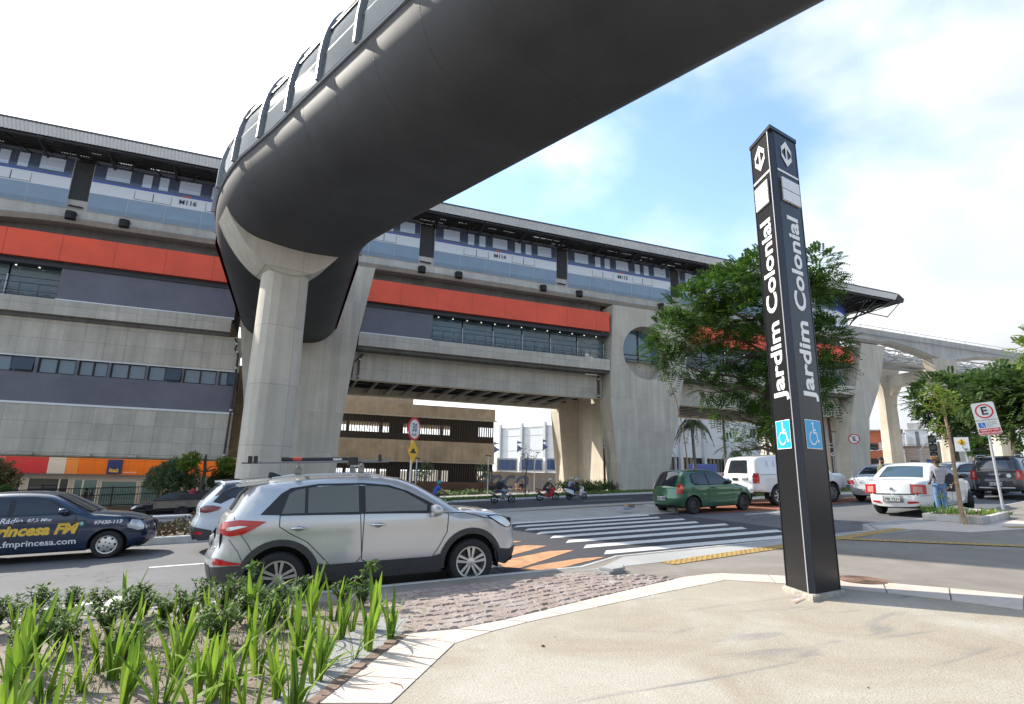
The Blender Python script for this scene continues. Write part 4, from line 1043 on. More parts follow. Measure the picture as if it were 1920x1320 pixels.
# ================= buildings behind =================
M_bconc = concrete('brown_concrete', (.46,.38,.29), .55, 5, line=.2, streak=.12)
M_slatd = mat('louver_blade', (.07,.06,.055), .5, .3)
M_sky_gap = mat('inner_light', (.55,.57,.58), .8)
# beige access building with vertical louvres
BB = thing('access_building', 'beige concrete access building with two rows of dark vertical louvres', 'building', (15, 74, 0))
Yb = 68.0; xr = at(928, 800, Yb).x; xl = -6
zt, z1, z2, z3, z4, z0 = [at(925, y, Yb).z for y in (768, 791, 832, 871, 906, 925)]
for (a, b, nm) in ((z1, zt, 'parapet'), (z3, z2, 'concrete_band')):
    mb = MB(); mb.box(xl, xr, Yb, Yb+16, a, b); w = mb.build(nm, M_bconc, BB, world=True)
    mb = MB(); mb.box(xl, xr+.15, Yb-.25, Yb, a, a+.14); mb.build('ledge', M_conc, w, world=True)
mb = MB(); mb.box(xl, xr-1.5, Yb+1.0, Yb+15, z0-3, z4-.02); mb.box(xl, xr, Yb, Yb+15, z0-3, z4-.9); mb.build('base_wall', M_bconc, BB, world=True)
mb = MB(); mb.box(xl, at(775, 760, Yb+5).x, Yb+5, Yb+14, zt, at(720, 747, Yb+5).z+.3); mb.build('upper_block', M_bconc, BB, world=True)
for (a, b) in ((z2, z1), (z4-.9, z3)):
    mb = MB(); x = xl+.1
    while x < xr-.1:
        mb.box(x, x+.10, Yb+.12, Yb+.34, a, b); x += .30
    mb.box(xl, xr, Yb+.36, Yb+.42, a, a+(b-a)*.30)
    mb.build('louvre_row', M_slatd, BB, world=True)
    mb = MB(); xx = xl; r_ = random.Random(4)
    while xx < xr:
        w = r_.uniform(1.2, 4.5)
        if r_.random() < .22: mb.box(xx, min(xr, xx+w), Yb+.45, Yb+.52, a, b)
        xx += w
    mb.box(xl, xr, Yb+.46, Yb+.5, b-(b-a)*.28, b)
    mb.build('dark_wall', M_slatd, BB, world=True)
    for k in range(7): mb = MB(); mb.box(xr-1-k*4.2, xr-.6-k*4.2, Yb+8, Yb+8.4, a, b); mb.build('inner_column', M_bconc, BB, world=True)
# white factory
FA = thing('white_factory', 'large white ribbed factory with dark window strip behind the viaduct', 'building', (90, 110, 0))
M_fwall = mat('factory_white', (.62,.64,.66), .5, noise=(.08,.06)); M_frib = mat('factory_rib', (.52,.54,.56), .4)
def facade(A, B_, zt_, zw1, zw0, zb__, n, name):
    A = V(A); B_ = V(B_); d = (B_-A); ln = d.length; d.normalize(); nn = V((d.y, -d.x))   # towards us
    def bxy(mb, s0, s1, o0, o1, a, b):
        q = [A+d*s0+nn*o0, A+d*s1+nn*o0, A+d*s1+nn*o1, A+d*s0+nn*o1]
        mb.add([(p.x, p.y, a) for p in q]+[(p.x, p.y, b) for p in q], [(0,3,2,1),(4,5,6,7),(0,1,5,4),(1,2,6,5),(2,3,7,6),(3,0,4,7)])
    mb = MB(); bxy(mb, 0, ln, -6, 0, zw1, zt_); bxy(mb, 0, ln, -6, -.02, zb__, zw0); bxy(mb, 0, ln, -6, -.5, zw0, zw1); w = mb.build('wall', M_fwall, FA, world=True)
    mb = MB()
    for f_ in (.30, .74): bxy(mb, 0, ln, 0, .06, zw1+(zt_-zw1)*f_, zw1+(zt_-zw1)*f_+.12)
    bxy(mb, 0, ln, 0, .1, zt_-.25, zt_+.05); mb.build('wall_joint', M_frib, w, world=True)
    for i in range(n+1):
        s = ln*i/n; mb = MB(); bxy(mb, s-.35, s+.35, 0, .6, zb__, zt_+.9); mb.build('rib', M_frib, FA, world=True)
    for i in range(n):
        s0 = ln*i/n+.6; s1 = ln*(i+1)/n-.6; mb = MB(); bxy(mb, s0, s1, -.3, -.28, zw0, zw1); g_ = mb.build('window_strip', M_glass2, FA, world=True)
        mb = MB()
        for k in range(6): q = s0+(s1-s0)*k/5; bxy(mb, q-.09, q+.09, -.27, -.15, zb__ if name == 'R' else zw0, zw1)
        for f_ in (0, .5, 1): bxy(mb, s0, s1, -.27, -.15, zw0+(zw1-zw0)*f_-.06, zw0+(zw1-zw0)*f_+.06)
        mb.build('window_frame', M_dark, g_, world=True)
A_ = at(938, 820, 150); C_ = at(1180, 800, 112); D_ = at(1300, 790, 95); E2 = at(1600, 800, 85)
# left wing
zt_ = 13.4
def atd(px, depth): d = ray(px, 890); k = depth/(d.x**2+d.y**2)**.5; return (EYE.x+d.x*k, EYE.y+d.y*k)
facade(atd(938, 140), atd(1180, 116), 13.3, 5.3, 3.0, -2, 5, 'L')
facade(atd(1180, 116), atd(1480, 150), 15.6, 6.3, 3.4, 0, 7, 'R')
# forecourt block with blue glazed bays and a wall with painted letters
FB = thing('factory_forecourt', 'low beige building with three blue glazed boxes and large blue painted letters', 'building', (40, 84, 0))
Yk = 84.0
for (a, b) in ((928, 968), (972, 1016), (1019, 1067)):
    xa, xb = at(a, 885, Yk).x, at(b, 885, Yk).x; zb2, zt2 = at((a+b)/2, 884, Yk).z, at((a+b)/2, 859, Yk).z
    mb = MB(); mb.box(xa, xb, Yk-.6, Yk+.5, zb2, zt2); f = mb.build('bay_frame', M_white, FB, world=True)
    mb = MB(); mb.box(xa+.3, xb-.3, Yk-.66, Yk-.62, zb2+.25, zt2-.25); g_ = mb.build('blue_glass', mat('blue_glass', (.05,.13,.32), .08, spec=.8), f, world=True)
    mb = MB()
    for k in range(1, 4): x = xa+(xb-xa)*k/4; mb.box(x-.05, x+.05, Yk-.69, Yk-.665, zb2+.25, zt2-.25)
    mb.build('mullion', M_tblue, g_, world=True)
xa, xb = at(915, 900, Yk).x, at(1110, 900, Yk).x
mb = MB(); mb.box(xa, xb, Yk, Yk+6, -3, at(1000, 886, Yk).z); wl_ = mb.build('wall', mat('beige_wall', (.50,.42,.35), .85, noise=(.3,.1)), FB, world=True)
mb = MB()
for k in range(9): x = xa+(xb-xa)*k/8; mb.box(x-.05, x+.05, Yk-.04, Yk, -3, at(1000, 887, Yk).z)
mb.build('wall_joint', M_frib, wl_, world=True)
t = text('venco', 4.6, mat('letter_blue', (.14,.18,.27), .6), 'painted_letters', wl_, bold=.05, shear=.35, ext=.02, align='RIGHT')
place(t, V((at(988, 905, Yk).x, Yk-.08, at(960, 900, Yk).z))-wpos(wl_), (1, 0, 0), (0, 0, 1))
M_flag = mat('flag_blue', (.10,.12,.22), .6)
for i, (px, py) in enumerate(((970, 838), (1018, 835), (926, 840))):
    t_ = thing('wall_flag', ['blue pennant pair on the white factory, left of the two beside each other', 'blue pennant pair on the white factory nearest the station pier', 'blue pennant pair half hidden by the access building'][i], 'flag', at(px, py, 100), group='blue pennants on the factory')
    s = .72
    mb = MB(); mb.prism([(0, 1.6*s), (1.5*s, 1.2*s), (0, .8*s)], 'y', 0, .03); mb.prism([(0, .6*s), (1.6*s, -.4*s), (0, -1.4*s)], 'y', 0, .03); mb.build('cloth', M_flag, t_)
    mb = MB(); mb.tube([(0, .05, 1.8*s), (0, .05, -1.6*s)], .05); mb.build('pole', M_grey, t_)
# ---- bank building under the station at left ----
BK = thing('bank_building', 'low shop building with orange, red and white fascia and a small blue bank sign', 'building', (-14, 66, -1.6))
Yi = 62.0
def zat(px, py): return at(px, py, Yi).z
zf = .95
segs = [(-60, at(10, 870, Yi).x, (.62,.16,.18)), (at(10, 870, Yi).x, at(90, 870, Yi).x, (.60,.045,.06)), (at(90, 870, Yi).x, at(124, 870, Yi).x, (.68,.68,.70)), (at(124, 870, Yi).x, at(148, 870, Yi).x, (.80,.30,.07)), (at(148, 870, Yi).x, 2.0, (.80,.19,.012))]
for i, (a, b, c) in enumerate(segs):
    mb = MB(); mb.box(a+.01, b-.01, Yi, Yi+.4, zf, 4.6); p = mb.build('fascia_panel', mat('fascia_%d' % i, c, .4), BK, world=True)
    mb = MB()
    k = a+1.2
    while k < b-.3: mb.box(max(k, -30), max(k, -30)+.015, Yi-.006, Yi, zf, 4.6); k += 1.3
    if a > -59: mb.box(a, b, Yi-.006, Yi, 2.2, 2.215)
    mb.build('panel_joint', mat('joint_brown', (.25,.08,.03), .6), p, world=True) if mb.v else None
mb = MB(); mb.box(-60, 2.0, Yi+.6, Yi+8, -4.5, 4.5); w = mb.build('wall', mat('shop_wall', (.60,.60,.58), .6, noise=(.5,.08)), BK, world=True)
M_shop = mat('shop_glass', (.12,.22,.24), .08, spec=.8)
for (a, b, y0_, y1_, mm) in ((137,152,900,927,M_shop), (155,180,900,935,M_shop), (189,255,903,940,M_shop), (266,300,903,940,M_shop), (50,107,897,925,M_glass2), (0,34,893,925,M_glass2), (110,125,898,925,M_glass2), (380,420,900,940,M_shop)):
    mb = MB(); mb.box(at(a, 900, Yi).x, at(b, 900, Yi).x, Yi+.5, Yi+.58, zat(a, y1_)-.6, min(zf-.1, zat(a, y0_))); gq = mb.build('shop_window', mm, BK, world=True)
    mb = MB(); xx0, xx1 = at(a, 900, Yi).x, at(b, 900, Yi).x; mb.box(xx0-.06, xx0, Yi+.46, Yi+.6, zat(a, y1_)-.6, min(zf-.05, zat(a, y0_))); mb.box(xx1, xx1+.06, Yi+.46, Yi+.6, zat(a, y1_)-.6, min(zf-.05, zat(a, y0_))); mb.build('window_frame', M_white, gq, world=True)
mb = MB(); xs_ = at(200, 885, Yi).x; mb.box(xs_, xs_+1.15, Yi-.14, Yi-.01, 1.02, 2.3); sg = mb.build('bank_sign', mat('sign_navy', (.025,.04,.20), .35), BK, world=True, bevel=.04)
t = text('Itaú', .50, mat('sign_yellow', (.85,.62,.05), .5), 'sign_letters', sg, bold=.012); place(t, V((xs_+.56, Yi-.16, 1.32))-wpos(sg), (1, 0, 0), (0, 0, 1))
mb = MB()
for k in range(5): mb.box(xs_+1.3+k*.22, xs_+1.42+k*.22, Yi-.03, Yi-.004, 1.12, 1.22)
mb.build('small_white_mark', M_white, sg, world=True)
mb = MB(); mb.box(at(450,930,Yi).x-1.6, at(450,930,Yi).x+.6, Yi-1.5, Yi-1.4, -1.2, 1.0); mb.build('purple_hoarding', mat('hoarding', (.06,.045,.20), .5), BK, world=True)
# ---- railing fence in front of the bank ----
FN = thing('railing_fence', 'black vertical-bar railing in front of the orange bank building', 'fence', (-11, 50.5, -1.5))
mb = MB(); mw_ = MB(); Yf = 50.5; x = -24.0
fz = lambda x: SL*x - .87 - .10
mb = MB()
while x < 4:
    mb.box(x, x+.03, Yf, Yf+.03, fz(x)+.3, fz(x)+1.65); x += .16
mb.build('railing_bars', M_dark, FN, world=True)
mb = MB()
for h in (.35, 1.1, 1.62): mb.tube([(-24, Yf, fz(-24)+h), (4, Yf, fz(4)+h)], .035, 6)
mb.build('rail', M_dark, FN, world=True)
for i in range(10):
    x = -24+i*3.0; mb = MB(); mb.box(x-.05, x+.05, Yf-.05, Yf+.05, fz(x)+.1, fz(x)+1.72); mb.build('post', M_dark, FN, world=True)
mb = MB(); mb.loft([[(x, Yf-.1, fz(x)-.3), (x, Yf-.1, fz(x)+.25), (x, Yf+.15, fz(x)+.25), (x, Yf+.15, fz(x)-.3)] for x in (-24, 4)], True, True); mb.build('kerb_wall', mat('brown_wall', (.24,.16,.11), .9), FN, world=True)
# ---- far right street: houses, tower ----
def simple_block(name, label, cat, pl_, pr, ytop, depth, ybase, mm, wins=(), roof=None, gap=8):
    a = atd(pl_, depth); b = atd(pr, depth); A = V(a); B_ = V(b); d = (B_-A).normalized(); nn = V((-d.y, d.x))
    dd = ray((pl_+pr)/2, ytop); k = depth/(dd.x**2+dd.y**2)**.5; zt = EYE.z+dd.z*k
    dd = ray((pl_+pr)/2, ybase); zb = EYE.z+dd.z*depth/(dd.x**2+dd.y**2)**.5
    ln = (B_-A).length; t = thing(name, label, cat, (A.x, A.y, zb))
    t.rotation_euler = (0, 0, atan2(d.y, d.x)); h = zt-zb
    mb = MB(); mb.box(0, ln, 0, gap, -3, h); w = mb.build('wall', mm, t)
    if roof: mb = MB(); mb.box(-.3, ln+.3, -.3, gap, h, h+.25); mb.build('roof', roof, t)
    for (u0, u1, v0, v1, m_) in wins:
        mb = MB(); mb.box(ln*u0, ln*u1, -.05, -.01, h*v0, h*v1); g_ = mb.build('window', m_, t)
        mb = MB(); mb.box(ln*u0-.08, ln*u1+.08, -.10, -.055, h*v0-.1, h*v0); mb.build('sill', M_white, g_)
    return t, ln, h
M_brick = mat('orange_render', (.42,.12,.055), .8, noise=(.4,.15)); M_pale = mat('pale_render', (.50,.46,.40), .8, noise=(.3,.15)); M_gr = mat('grey_render', (.42,.41,.40), .8, noise=(.3,.15)); M_tile = mat('old_tile', (.30,.22,.17), .85, noise=(2,.3))
simple_block('orange_house', 'orange-brown two-storey building with white band behind the viaduct column', 'building', 1633, 1700, 808, 118, 880, M_brick,
   [(.03,.30,.50,.68,M_glass2),(.33,.8,.52,.70,M_pale),(.05,.35,.12,.28,M_glass2),(.55,.98,.0,.25,M_navy)], M_tile)
t_, ln, h = simple_block('corner_shop', 'low pale shop with blue shutters behind the grey sedan', 'building', 1702, 1790, 838, 125, 880, M_pale,
   [(.45,.75,.0,.45,mat('blue_shutter', (.06,.10,.35), .5)),(.1,.3,.1,.4,M_navy),(.85,.95,.2,.5,M_glass2)], M_tile)
simple_block('street_wall', 'long pale wall under the far trees', 'wall', 1790, 1925, 858, 130, 884, M_pale, [], None, 1)
simple_block('left_shop', 'pale low shop behind the left side of the last station pier', 'building', 1545, 1600, 812, 118, 885, M_gr, [(.1,.9,.05,.42,M_glass2),(.1,.5,.6,.8,M_glass2)], M_tile)
t_, ln, h = simple_block('apartment_tower', 'distant pale apartment tower with a grey central stripe', 'building', 1708, 1752, 806, 330, 860, mat('tower_pale', (.55,.56,.58), .8), [(.08+.0,.24,.1+.12*i,.15+.12*i,M_gr) for i in range(6)]+[(.76,.92,.1+.12*i,.15+.12*i,M_gr) for i in range(6)]+[(.42,.58,.0,.95,M_navy)], M_gr)
mb = MB(); mb.box(ln*.12, ln*.85, 1, 6, h, h+3.5); mb.build('rooftop_block', M_gr, t_)
simple_block('round_tower', 'distant white tower beside the apartment tower', 'building', 1692, 1706, 812, 320, 860, mat('tower_pale', (.55,.56,.58), .8), [(.2,.8,.2+.2*i,.26+.2*i,M_gr) for i in range(4)], M_gr)
simple_block('blue_gate_building', 'low building with blue metal gates behind the pickup', 'building', 1290, 1345, 870, 96, 905, mat('gate_blue', (.07,.12,.35), .5), [(.1,.45,.1,.9,M_tblue),(.55,.9,.1,.9,M_tblue)], None, 2)
# ================= vehicles =================
def smooth_pts(pts, n=6, closed=False):
    """Catmull-Rom through pts; a point given with a third value 1 is a sharp corner"""
    P_ = [V((p[0], p[1])) for p in pts]; sh = [len(p) > 2 for p in pts]; out = []
    for i in range(len(P_)-1):
        p1, p2 = P_[i], P_[i+1]
        p0 = P_[i-1] if i > 0 and not sh[i] else p1*2-p2
        p3 = P_[i+2] if i+2 < len(P_) and not sh[i+1] else p2*2-p1
        if sh[i] and sh[i+1]: out.append(p1); continue
        for k in range(n):
            t = k/n; out.append(.5*((2*p1)+(p2-p0)*t+(2*p0-5*p1+4*p2-p3)*t*t+(3*p1-p0-3*p2+p3)*t**3))
    out.append(P_[-1]); return out
def paint(name, col, metal=.0, rough=.28):
    m = mat(name, col, rough, metal, coat=1.0, bump=(1.3, .015)); return m
M_lampred = mat('tail_lamp_red', (.45,.012,.015), .12, coat=.6); M_lampclr = mat('lamp_clear', (.62,.64,.66), .1, coat=.6, metal=.3); M_lampamb = mat('lamp_amber', (.75,.25,.04), .15, coat=.5)
M_plate = mat('plate_grey', (.50,.51,.52), .4); M_platetx = mat('plate_text', (.03,.03,.03), .5); M_chrome = mat('chrome', (.75,.76,.78), .12, 1.0)
M_alloy = mat('alloy', (.58,.59,.60), .28, .8); M_hub = mat('wheel_dark', (.03,.03,.032), .5, .3); M_steelw = mat('steel_wheel', (.06,.06,.06), .55, .4)
M_clad = mat('grey_cladding_plastic', (.035,.036,.038), .6, noise=(30,.2)); M_seam = mat('panel_gap', (.02,.02,.02), .7); M_under = mat('underbody', (.012,.012,.012), .9)

class Car:
    """body from a side profile: upper outline (rear bumper foot -> over the roof -> front bumper foot), x forward"""
    def __init__(s, up, hw, sill, wheels, rw, arch, belt=.95, tumble=.22, rad=.16, plan=.26, paintm=None, planp=5):
        s.up = smooth_pts(up, 6); s.hw = hw; s.sill = sill; s.wheels = wheels; s.rw = rw; s.arch = arch; s.belt = belt; s.tum = tumble; s.rad = rad
        s.x0 = min(p.x for p in s.up); s.x1 = max(p.x for p in s.up); s.zt = max(p.y for p in s.up); s.plan = plan; s.planp = planp
        s.paint = paintm
    def dist(s, p):
        best = 9
        U = s.up
        for a, b in zip(U, U[1:]):
            ab = b-a; l2 = ab.length_squared
            if l2 < 1e-12: continue
            t = max(0, min(1, (p-a).dot(ab)/l2)); d = (p-a-ab*t).length
            if d < best: best = d
        return best
    def W(s, x, z):
        xc = (s.x0+s.x1)/2; u = abs(x-xc)/((s.x1-s.x0)/2)
        w = s.hw - s.plan*min(1, u)**s.planp*1.0
        if z > s.belt: w -= s.tum*((z-s.belt)/(s.zt-s.belt))**1.15
        if z < .55: w -= .05*((.55-z)/.4)**1.5
        w += .012*math.exp(-((z-(s.belt-.10))/.06)**2)
        d = s.dist(V((x, z))); r = s.rad
        if d < r: w -= r - sqrt(max(0, r*r-(r-d)**2))
        return w
    def patch(s, poly, side=1, off=.004, step=.07, smooth=True):
        """mesh data of a polygon lying on the body side"""
        P_ = [V(p[:2]) for p in poly]; n = len(P_); Q = []
        for i in range(n):
            a, b = P_[i], P_[(i+1) % n]; k = max(1, int((b-a).length/step))
            for j in range(k): Q.append(a.lerp(b, j/k))
        P_ = Q; n = len(P_); pts = list(P_)
        xs = [p.x for p in P_]; zs = [p.y for p in P_]
        def inside(p):
            ins = False; j = n-1
            for i in range(n):
                if (P_[i].y > p.y) != (P_[j].y > p.y) and p.x < (P_[j].x-P_[i].x)*(p.y-P_[i].y)/(P_[j].y-P_[i].y)+P_[i].x: ins = not ins
                j = i
            return ins
        x = min(xs)+step*.6
        while x < max(xs):
            z = min(zs)+step*.6
            while z < max(zs):
                p = V((x, z))
                if inside(p) and min((p-q).length for q in P_) > step*.45: pts.append(p)
                z += step
            x += step
        vv, _, ff, *_r = geometry.delaunay_2d_cdt(pts, [], [list(range(n))], 1, 1e-6)
        vs = [(p.x, side*(s.W(p.x, p.y)+off), p.y) for p in vv]
        return vs, [list(f) for f in ff]
    def side_poly(s):
        """full outline including arches"""
        U = [(p.x, p.y) for p in s.up]            # rear foot ... front foot
        low = []; 
        for wx in sorted(s.wheels, reverse=True):
            n = 20; zc = s.rw
            a0 = math.asin(max(-1, min(1, (s.sill-zc)/s.arch)))
            for i in range(n+1):
                a = a0 + (pi-2*a0)*i/n; low.append((wx+s.arch*cos(a), zc+s.arch*sin(a)))
        return U + low
    def body(s, parent, m=None, name='body'):
        m = m or s.paint; poly = [V(p) for p in s.side_poly()]; n = len(poly)
        # denser rows just inside the upper outline for the rounded edge
        pts = list(poly); U = s.up
        for off in (.008, .03, .07, .13):
            for i in range(1, len(U)-1):
                t = (U[i+1]-U[i-1]); 
                if t.length < 1e-6: continue
                t.normalize(); q = U[i] + V((t.y, -t.x))*off
                pts.append(q)
        def inside(p):
            ins = False; j = n-1
            for i in range(n):
                if (poly[i].y > p.y) != (poly[j].y > p.y) and p.x < (poly[j].x-poly[i].x)*(p.y-poly[i].y)/(poly[j].y-poly[i].y)+poly[i].x: ins = not ins
                j = i
            return ins
        pts = pts[:n] + [p for p in pts[n:] if inside(p) and s.dist(p) > .006]
        st = .09; x = s.x0
        while x < s.x1:
            z = s.sill+.05
            while z < s.zt:
                p = V((x, z))
                if inside(p) and s.dist(p) > .16 and all((p-V((w, s.rw))).length > s.arch+.04 for w in s.wheels): pts.append(p)
                z += st
            x += st
        vv, _, ff, *_r = geometry.delaunay_2d_cdt(pts, [], [list(range(n))], 1, 1e-6)
        mb = MB()
        for sd in (1, -1): mb.add([(p.x, sd*s.W(p.x, p.y), p.y) for p in vv], ff)
        # cap over bonnet, roof, tail
        rings = []; k = 8
        for i, p in enumerate(U):
            t = (U[min(i+3, len(U)-1)]-U[max(i-3, 0)]).normalized(); nr = V((-t.y, t.x)); we = s.W(p.x, p.y)
            cr_ = .045 if nr.y > .7 else .09
            rings.append([(p.x+nr.x*cr_*(1-(q*2/k-1)**2), we*(q*2/k-1), p.y+nr.y*cr_*.6*(1-(q*2/k-1)**2)) for q in range(k+1)])
        mb.loft(rings, False, False)
        # arch lips turned inwards
        for w in s.wheels:
            pts_ = [(w+s.arch*cos(a), s.rw+s.arch*sin(a)) for a in [pi*i/20 for i in range(21)]]
            for sd in (1, -1): mb.loft([[(x, sd*s.W(x, z), z) for x, z in pts_], [(x, sd*(s.W(x, z)-.05), z) for x, z in pts_]], False, False)
        # close the bottom
        bm_name = name; o = mb.build(name, m, parent, smooth=42)
        mbu = MB(); xs_ = sorted(s.wheels); hwn = s.hw-.28
        mbu.box(s.x0+.12, s.x1-.12, -hwn, hwn, s.sill-.02, s.belt-.15)
        mbu.box(xs_[0]+s.arch+.02, xs_[1]-s.arch-.02, -(s.hw-.07), s.hw-.07, s.sill-.03, s.sill+.2)
        mbu.box(s.x0+.10, xs_[0]-s.arch-.02, -(s.hw-.30), s.hw-.30, s.sill+.0, s.sill+.25); mbu.box(xs_[1]+s.arch+.02, s.x1-.10, -(s.hw-.30), s.hw-.30, s.sill, s.sill+.25)
        mbu.build('underbody', M_under, parent)
        for w in s.wheels:
            mw2 = MB(); pts_ = [(w+(s.arch+.01)*cos(a), s.rw+(s.arch+.01)*sin(a)) for a in [pi*(-.08+1.16*i/16) for i in range(17)]]
            for sd in (1, -1): mw2.loft([[(x, sd*(s.hw-.06), z) for x, z in pts_], [(x, sd*(s.hw-.30), z) for x, z in pts_]], False, False)
            mw2.build('wheel_well', M_under, parent, recalc=False)
        return o
    def add(s, name, polys, m, parent, off=.004, sides=(1, -1), step=.08, label=None):
        """one patch per side and polygon, each its own object"""
        r = []
        for sd in sides:
            for poly in (polys if isinstance(polys[0][0], (list, tuple)) else [polys]):
                vs, fs = s.patch(poly, sd, off, step); mb = MB(); mb.add(vs, fs); o = mb.build(name, m, parent, smooth=50, recalc=False)
                if sd > 0:
                    pass
                r.append(o)
        return r
    def ribbon(s, pts, w=.007, off=.006, side=1, mb=None):
        P_ = [V(p) for p in pts]; Q = []
        for a, b in zip(P_, P_[1:]):
            k = max(1, int((b-a).length/.06))
            for j in range(k): Q.append(a.lerp(b, j/k))
        Q.append(P_[-1]); rings = []
        for i, p in enumerate(Q):
            t = (Q[min(i+1, len(Q)-1)]-Q[max(i-1, 0)]).normalized(); nn = V((-t.y, t.x))*w/2
            a, b = p-nn, p+nn; rings.append([(a.x, side*(s.W(a.x, a.y)+off), a.y), (b.x, side*(s.W(b.x, b.y)+off), b.y)])
        mb.loft(rings, False, False)
    def cap(s, name, i0, i1, m, parent, inset=.07, off=.012, y0=None, y1=None, k=8, taper=0):
        """patch on the cap strip between outline positions given as x-ranges along the upper outline (index fractions)"""
        U = s.up; A = int(i0*(len(U)-1)); Bn = int(i1*(len(U)-1)); rings = []
        for i in range(A, Bn+1):
            p = U[i]; t = (U[min(i+3, len(U)-1)]-U[max(i-3, 0)]).normalized(); nr = V((-t.y, t.x)); we = s.W(p.x, p.y)
            cr_ = .045 if nr.y > .7 else .09
            lo = -(we-inset) if y0 is None else y0; hi = (we-inset) if y1 is None else y1
            row = []
            for q in range(k+1):
                y = lo+(hi-lo)*q/k; u = y/we; c = cr_*(1-u*u); row.append((p.x+nr.x*(c+off), y, p.y+nr.y*(c*.6+off)))
            rings.append(row)
        mb = MB(); mb.loft(rings, False, False); return mb.build(name, m, parent, smooth=50, recalc=False)
    def uf(s, x, z):
        """fraction along the outline nearest a side-view point"""
        p = V((x, z)); return min(range(len(s.up)), key=lambda i: (s.up[i]-p).length)/(len(s.up)-1)
def wheel(parent, x, y, r, w, style, sd, seg=36, steer=0):
    """wheel > tyre, rim; the outer face looks along sd*Y"""
    t = bpy.data.objects.new('wheel', None); COL.objects.link(t); t.parent = parent; t.location = (x, y, r); t.empty_display_size = .1
    t.rotation_euler = (0, 0, steer)
    rr_ = r*style.get('rim', .66); h = w/2
    mb = MB(); mb.lathe([(rr_, -h*.9), (rr_+.02, -h), (r-.03, -h), (r-.006, -h*.75), (r, -h*.5), (r, h*.5), (r-.006, h*.75), (r-.03, h), (rr_+.02, h), (rr_, h*.9), (rr_-.01, h*.3), (rr_-.01, -h*.3), (rr_, -h*.9)], n=seg, cap=False)
    ty = mb.build('tyre', M_rubber, t, smooth=35)
    mb = MB(); f = sd*h*.80
    # barrel + rim lip
    mb.lathe([(rr_-.012, -f*.2), (rr_, f*.9), (rr_+.004, f*1.06), (rr_-.022, f*1.02), (rr_-.03, f*.6), (rr_-.04, -f*.2), (rr_-.012, -f*.2)], n=seg, cap=False)
    kind = style['kind']; rim_m = style.get('mat', M_alloy)
    rim = mb.build('rim', rim_m, t, smooth=40)
    mb = MB(); mb.lathe([(0.001, 0.0), (rr_-.02, 0.0), (rr_-.02, f*.2), (.001, f*.2)], n=seg)
    back = mb.build('rim_back', M_hub, rim)
    mb = MB()
    if kind == 'alloy5':       # five pairs of thin spokes
        for k in range(5):
            a0 = 2*pi*k/5+style.get('rot', 0)
            for da in (-.17, .17):
                a, b = a0+da*.9, a0+da*1.75
                p0 = V((.055*cos(a0+da*2.0), .055*sin(a0+da*2.0))); p1 = V(((rr_-.015)*cos(a0+da*1.15), (rr_-.015)*sin(a0+da*1.15)))
                d = (p1-p0).normalized(); n_ = V((-d.y, d.x))
                w0, w1 = .014, .021
                q = [p0-n_*w0, p1-n_*w1, p1+n_*w1, p0+n_*w0]
                mb.add([(p.x, f*.62, p.y) for p in q]+[(p.x, f*(1.0 if i in (1, 2) else .92), p.y) for i, p in enumerate(q)], [(0,3,2,1),(4,5,6,7),(0,1,5,4),(1,2,6,5),(2,3,7,6),(3,0,4,7)])
        mb.lathe([(.001, f*.5), (.062, f*.5), (.06, f*.93), (.001, f*.98)], n=18)
    elif kind == 'alloy':
        ns = style.get('n', 7)
        for k in range(ns):
            a0 = 2*pi*k/ns; p0 = V((.05*cos(a0), .05*sin(a0))); p1 = V(((rr_-.01)*cos(a0), (rr_-.01)*sin(a0))); d = (p1-p0).normalized(); n_ = V((-d.y, d.x))
            q = [p0-n_*.02, p1-n_*.034, p1+n_*.034, p0+n_*.02]
            mb.add([(p.x, f*.6, p.y) for p in q]+[(p.x, f*.96, p.y) for p in q], [(0,3,2,1),(4,5,6,7),(0,1,5,4),(1,2,6,5),(2,3,7,6),(3,0,4,7)])
        mb.lathe([(.001, f*.5), (.06, f*.5), (.055, f*1.0), (.001, f*1.03)], n=16)
    elif kind == 'cover':      # silver wheel cover with notches round the edge
        mb.lathe([(.001, f*.6), (rr_-.03, f*.75), (rr_-.03, f*.86), (rr_*.5, f*1.02), (.001, f*1.05)], n=seg)
    else:                       # pressed steel wheel
        mb.lathe([(.001, f*.5), (rr_-.03, f*.45), (rr_-.03, f*.55), (rr_*.55, f*.85), (rr_*.42, f*.85), (rr_*.36, f*.6), (.001, f*.6)], n=seg)
    mb.build('spokes' if 'alloy' in kind else 'wheel_cover', rim_m, rim, smooth=35)
    if kind in ('cover', 'steel'):
        mb = MB(); ns = 7 if kind == 'cover' else 10
        for k in range(ns):
            a = 2*pi*k/ns; ra, rb = (rr_*.66, rr_*.86) if kind == 'cover' else (rr_*.70, rr_*.82); da = .15 if kind == 'cover' else .12
            ff_ = f*1.0 if kind == 'cover' else f*.8
            mb.add([(ra*cos(a-da), ff_*(1.01), ra*sin(a-da)), (rb*cos(a-da), ff_*.93, rb*sin(a-da)), (rb*cos(a+da), ff_*.93, rb*sin(a+da)), (ra*cos(a+da), ff_*1.01, ra*sin(a+da))], [(0,1,2,3)])
        if kind == 'cover':
            for k in range(4):
                a = 2*pi*k/4+.4; mb.lathe([(.001, f*1.0), (.016, f*1.0), (.016, f*1.055), (.001, f*1.055)], (.055*cos(a), 0, .055*sin(a)), n=10)
        mb.build('wheel_holes', M_black, rim, recalc=False)
    return t
def four_wheels(t, c, style, w=.205, inset=.03, steer=0):
    for wx in c.wheels:
        for sd in (1, -1): wheel(t, wx, sd*(c.hw-w/2-inset), c.rw, w, style, sd, steer=steer if wx == max(c.wheels) else 0)
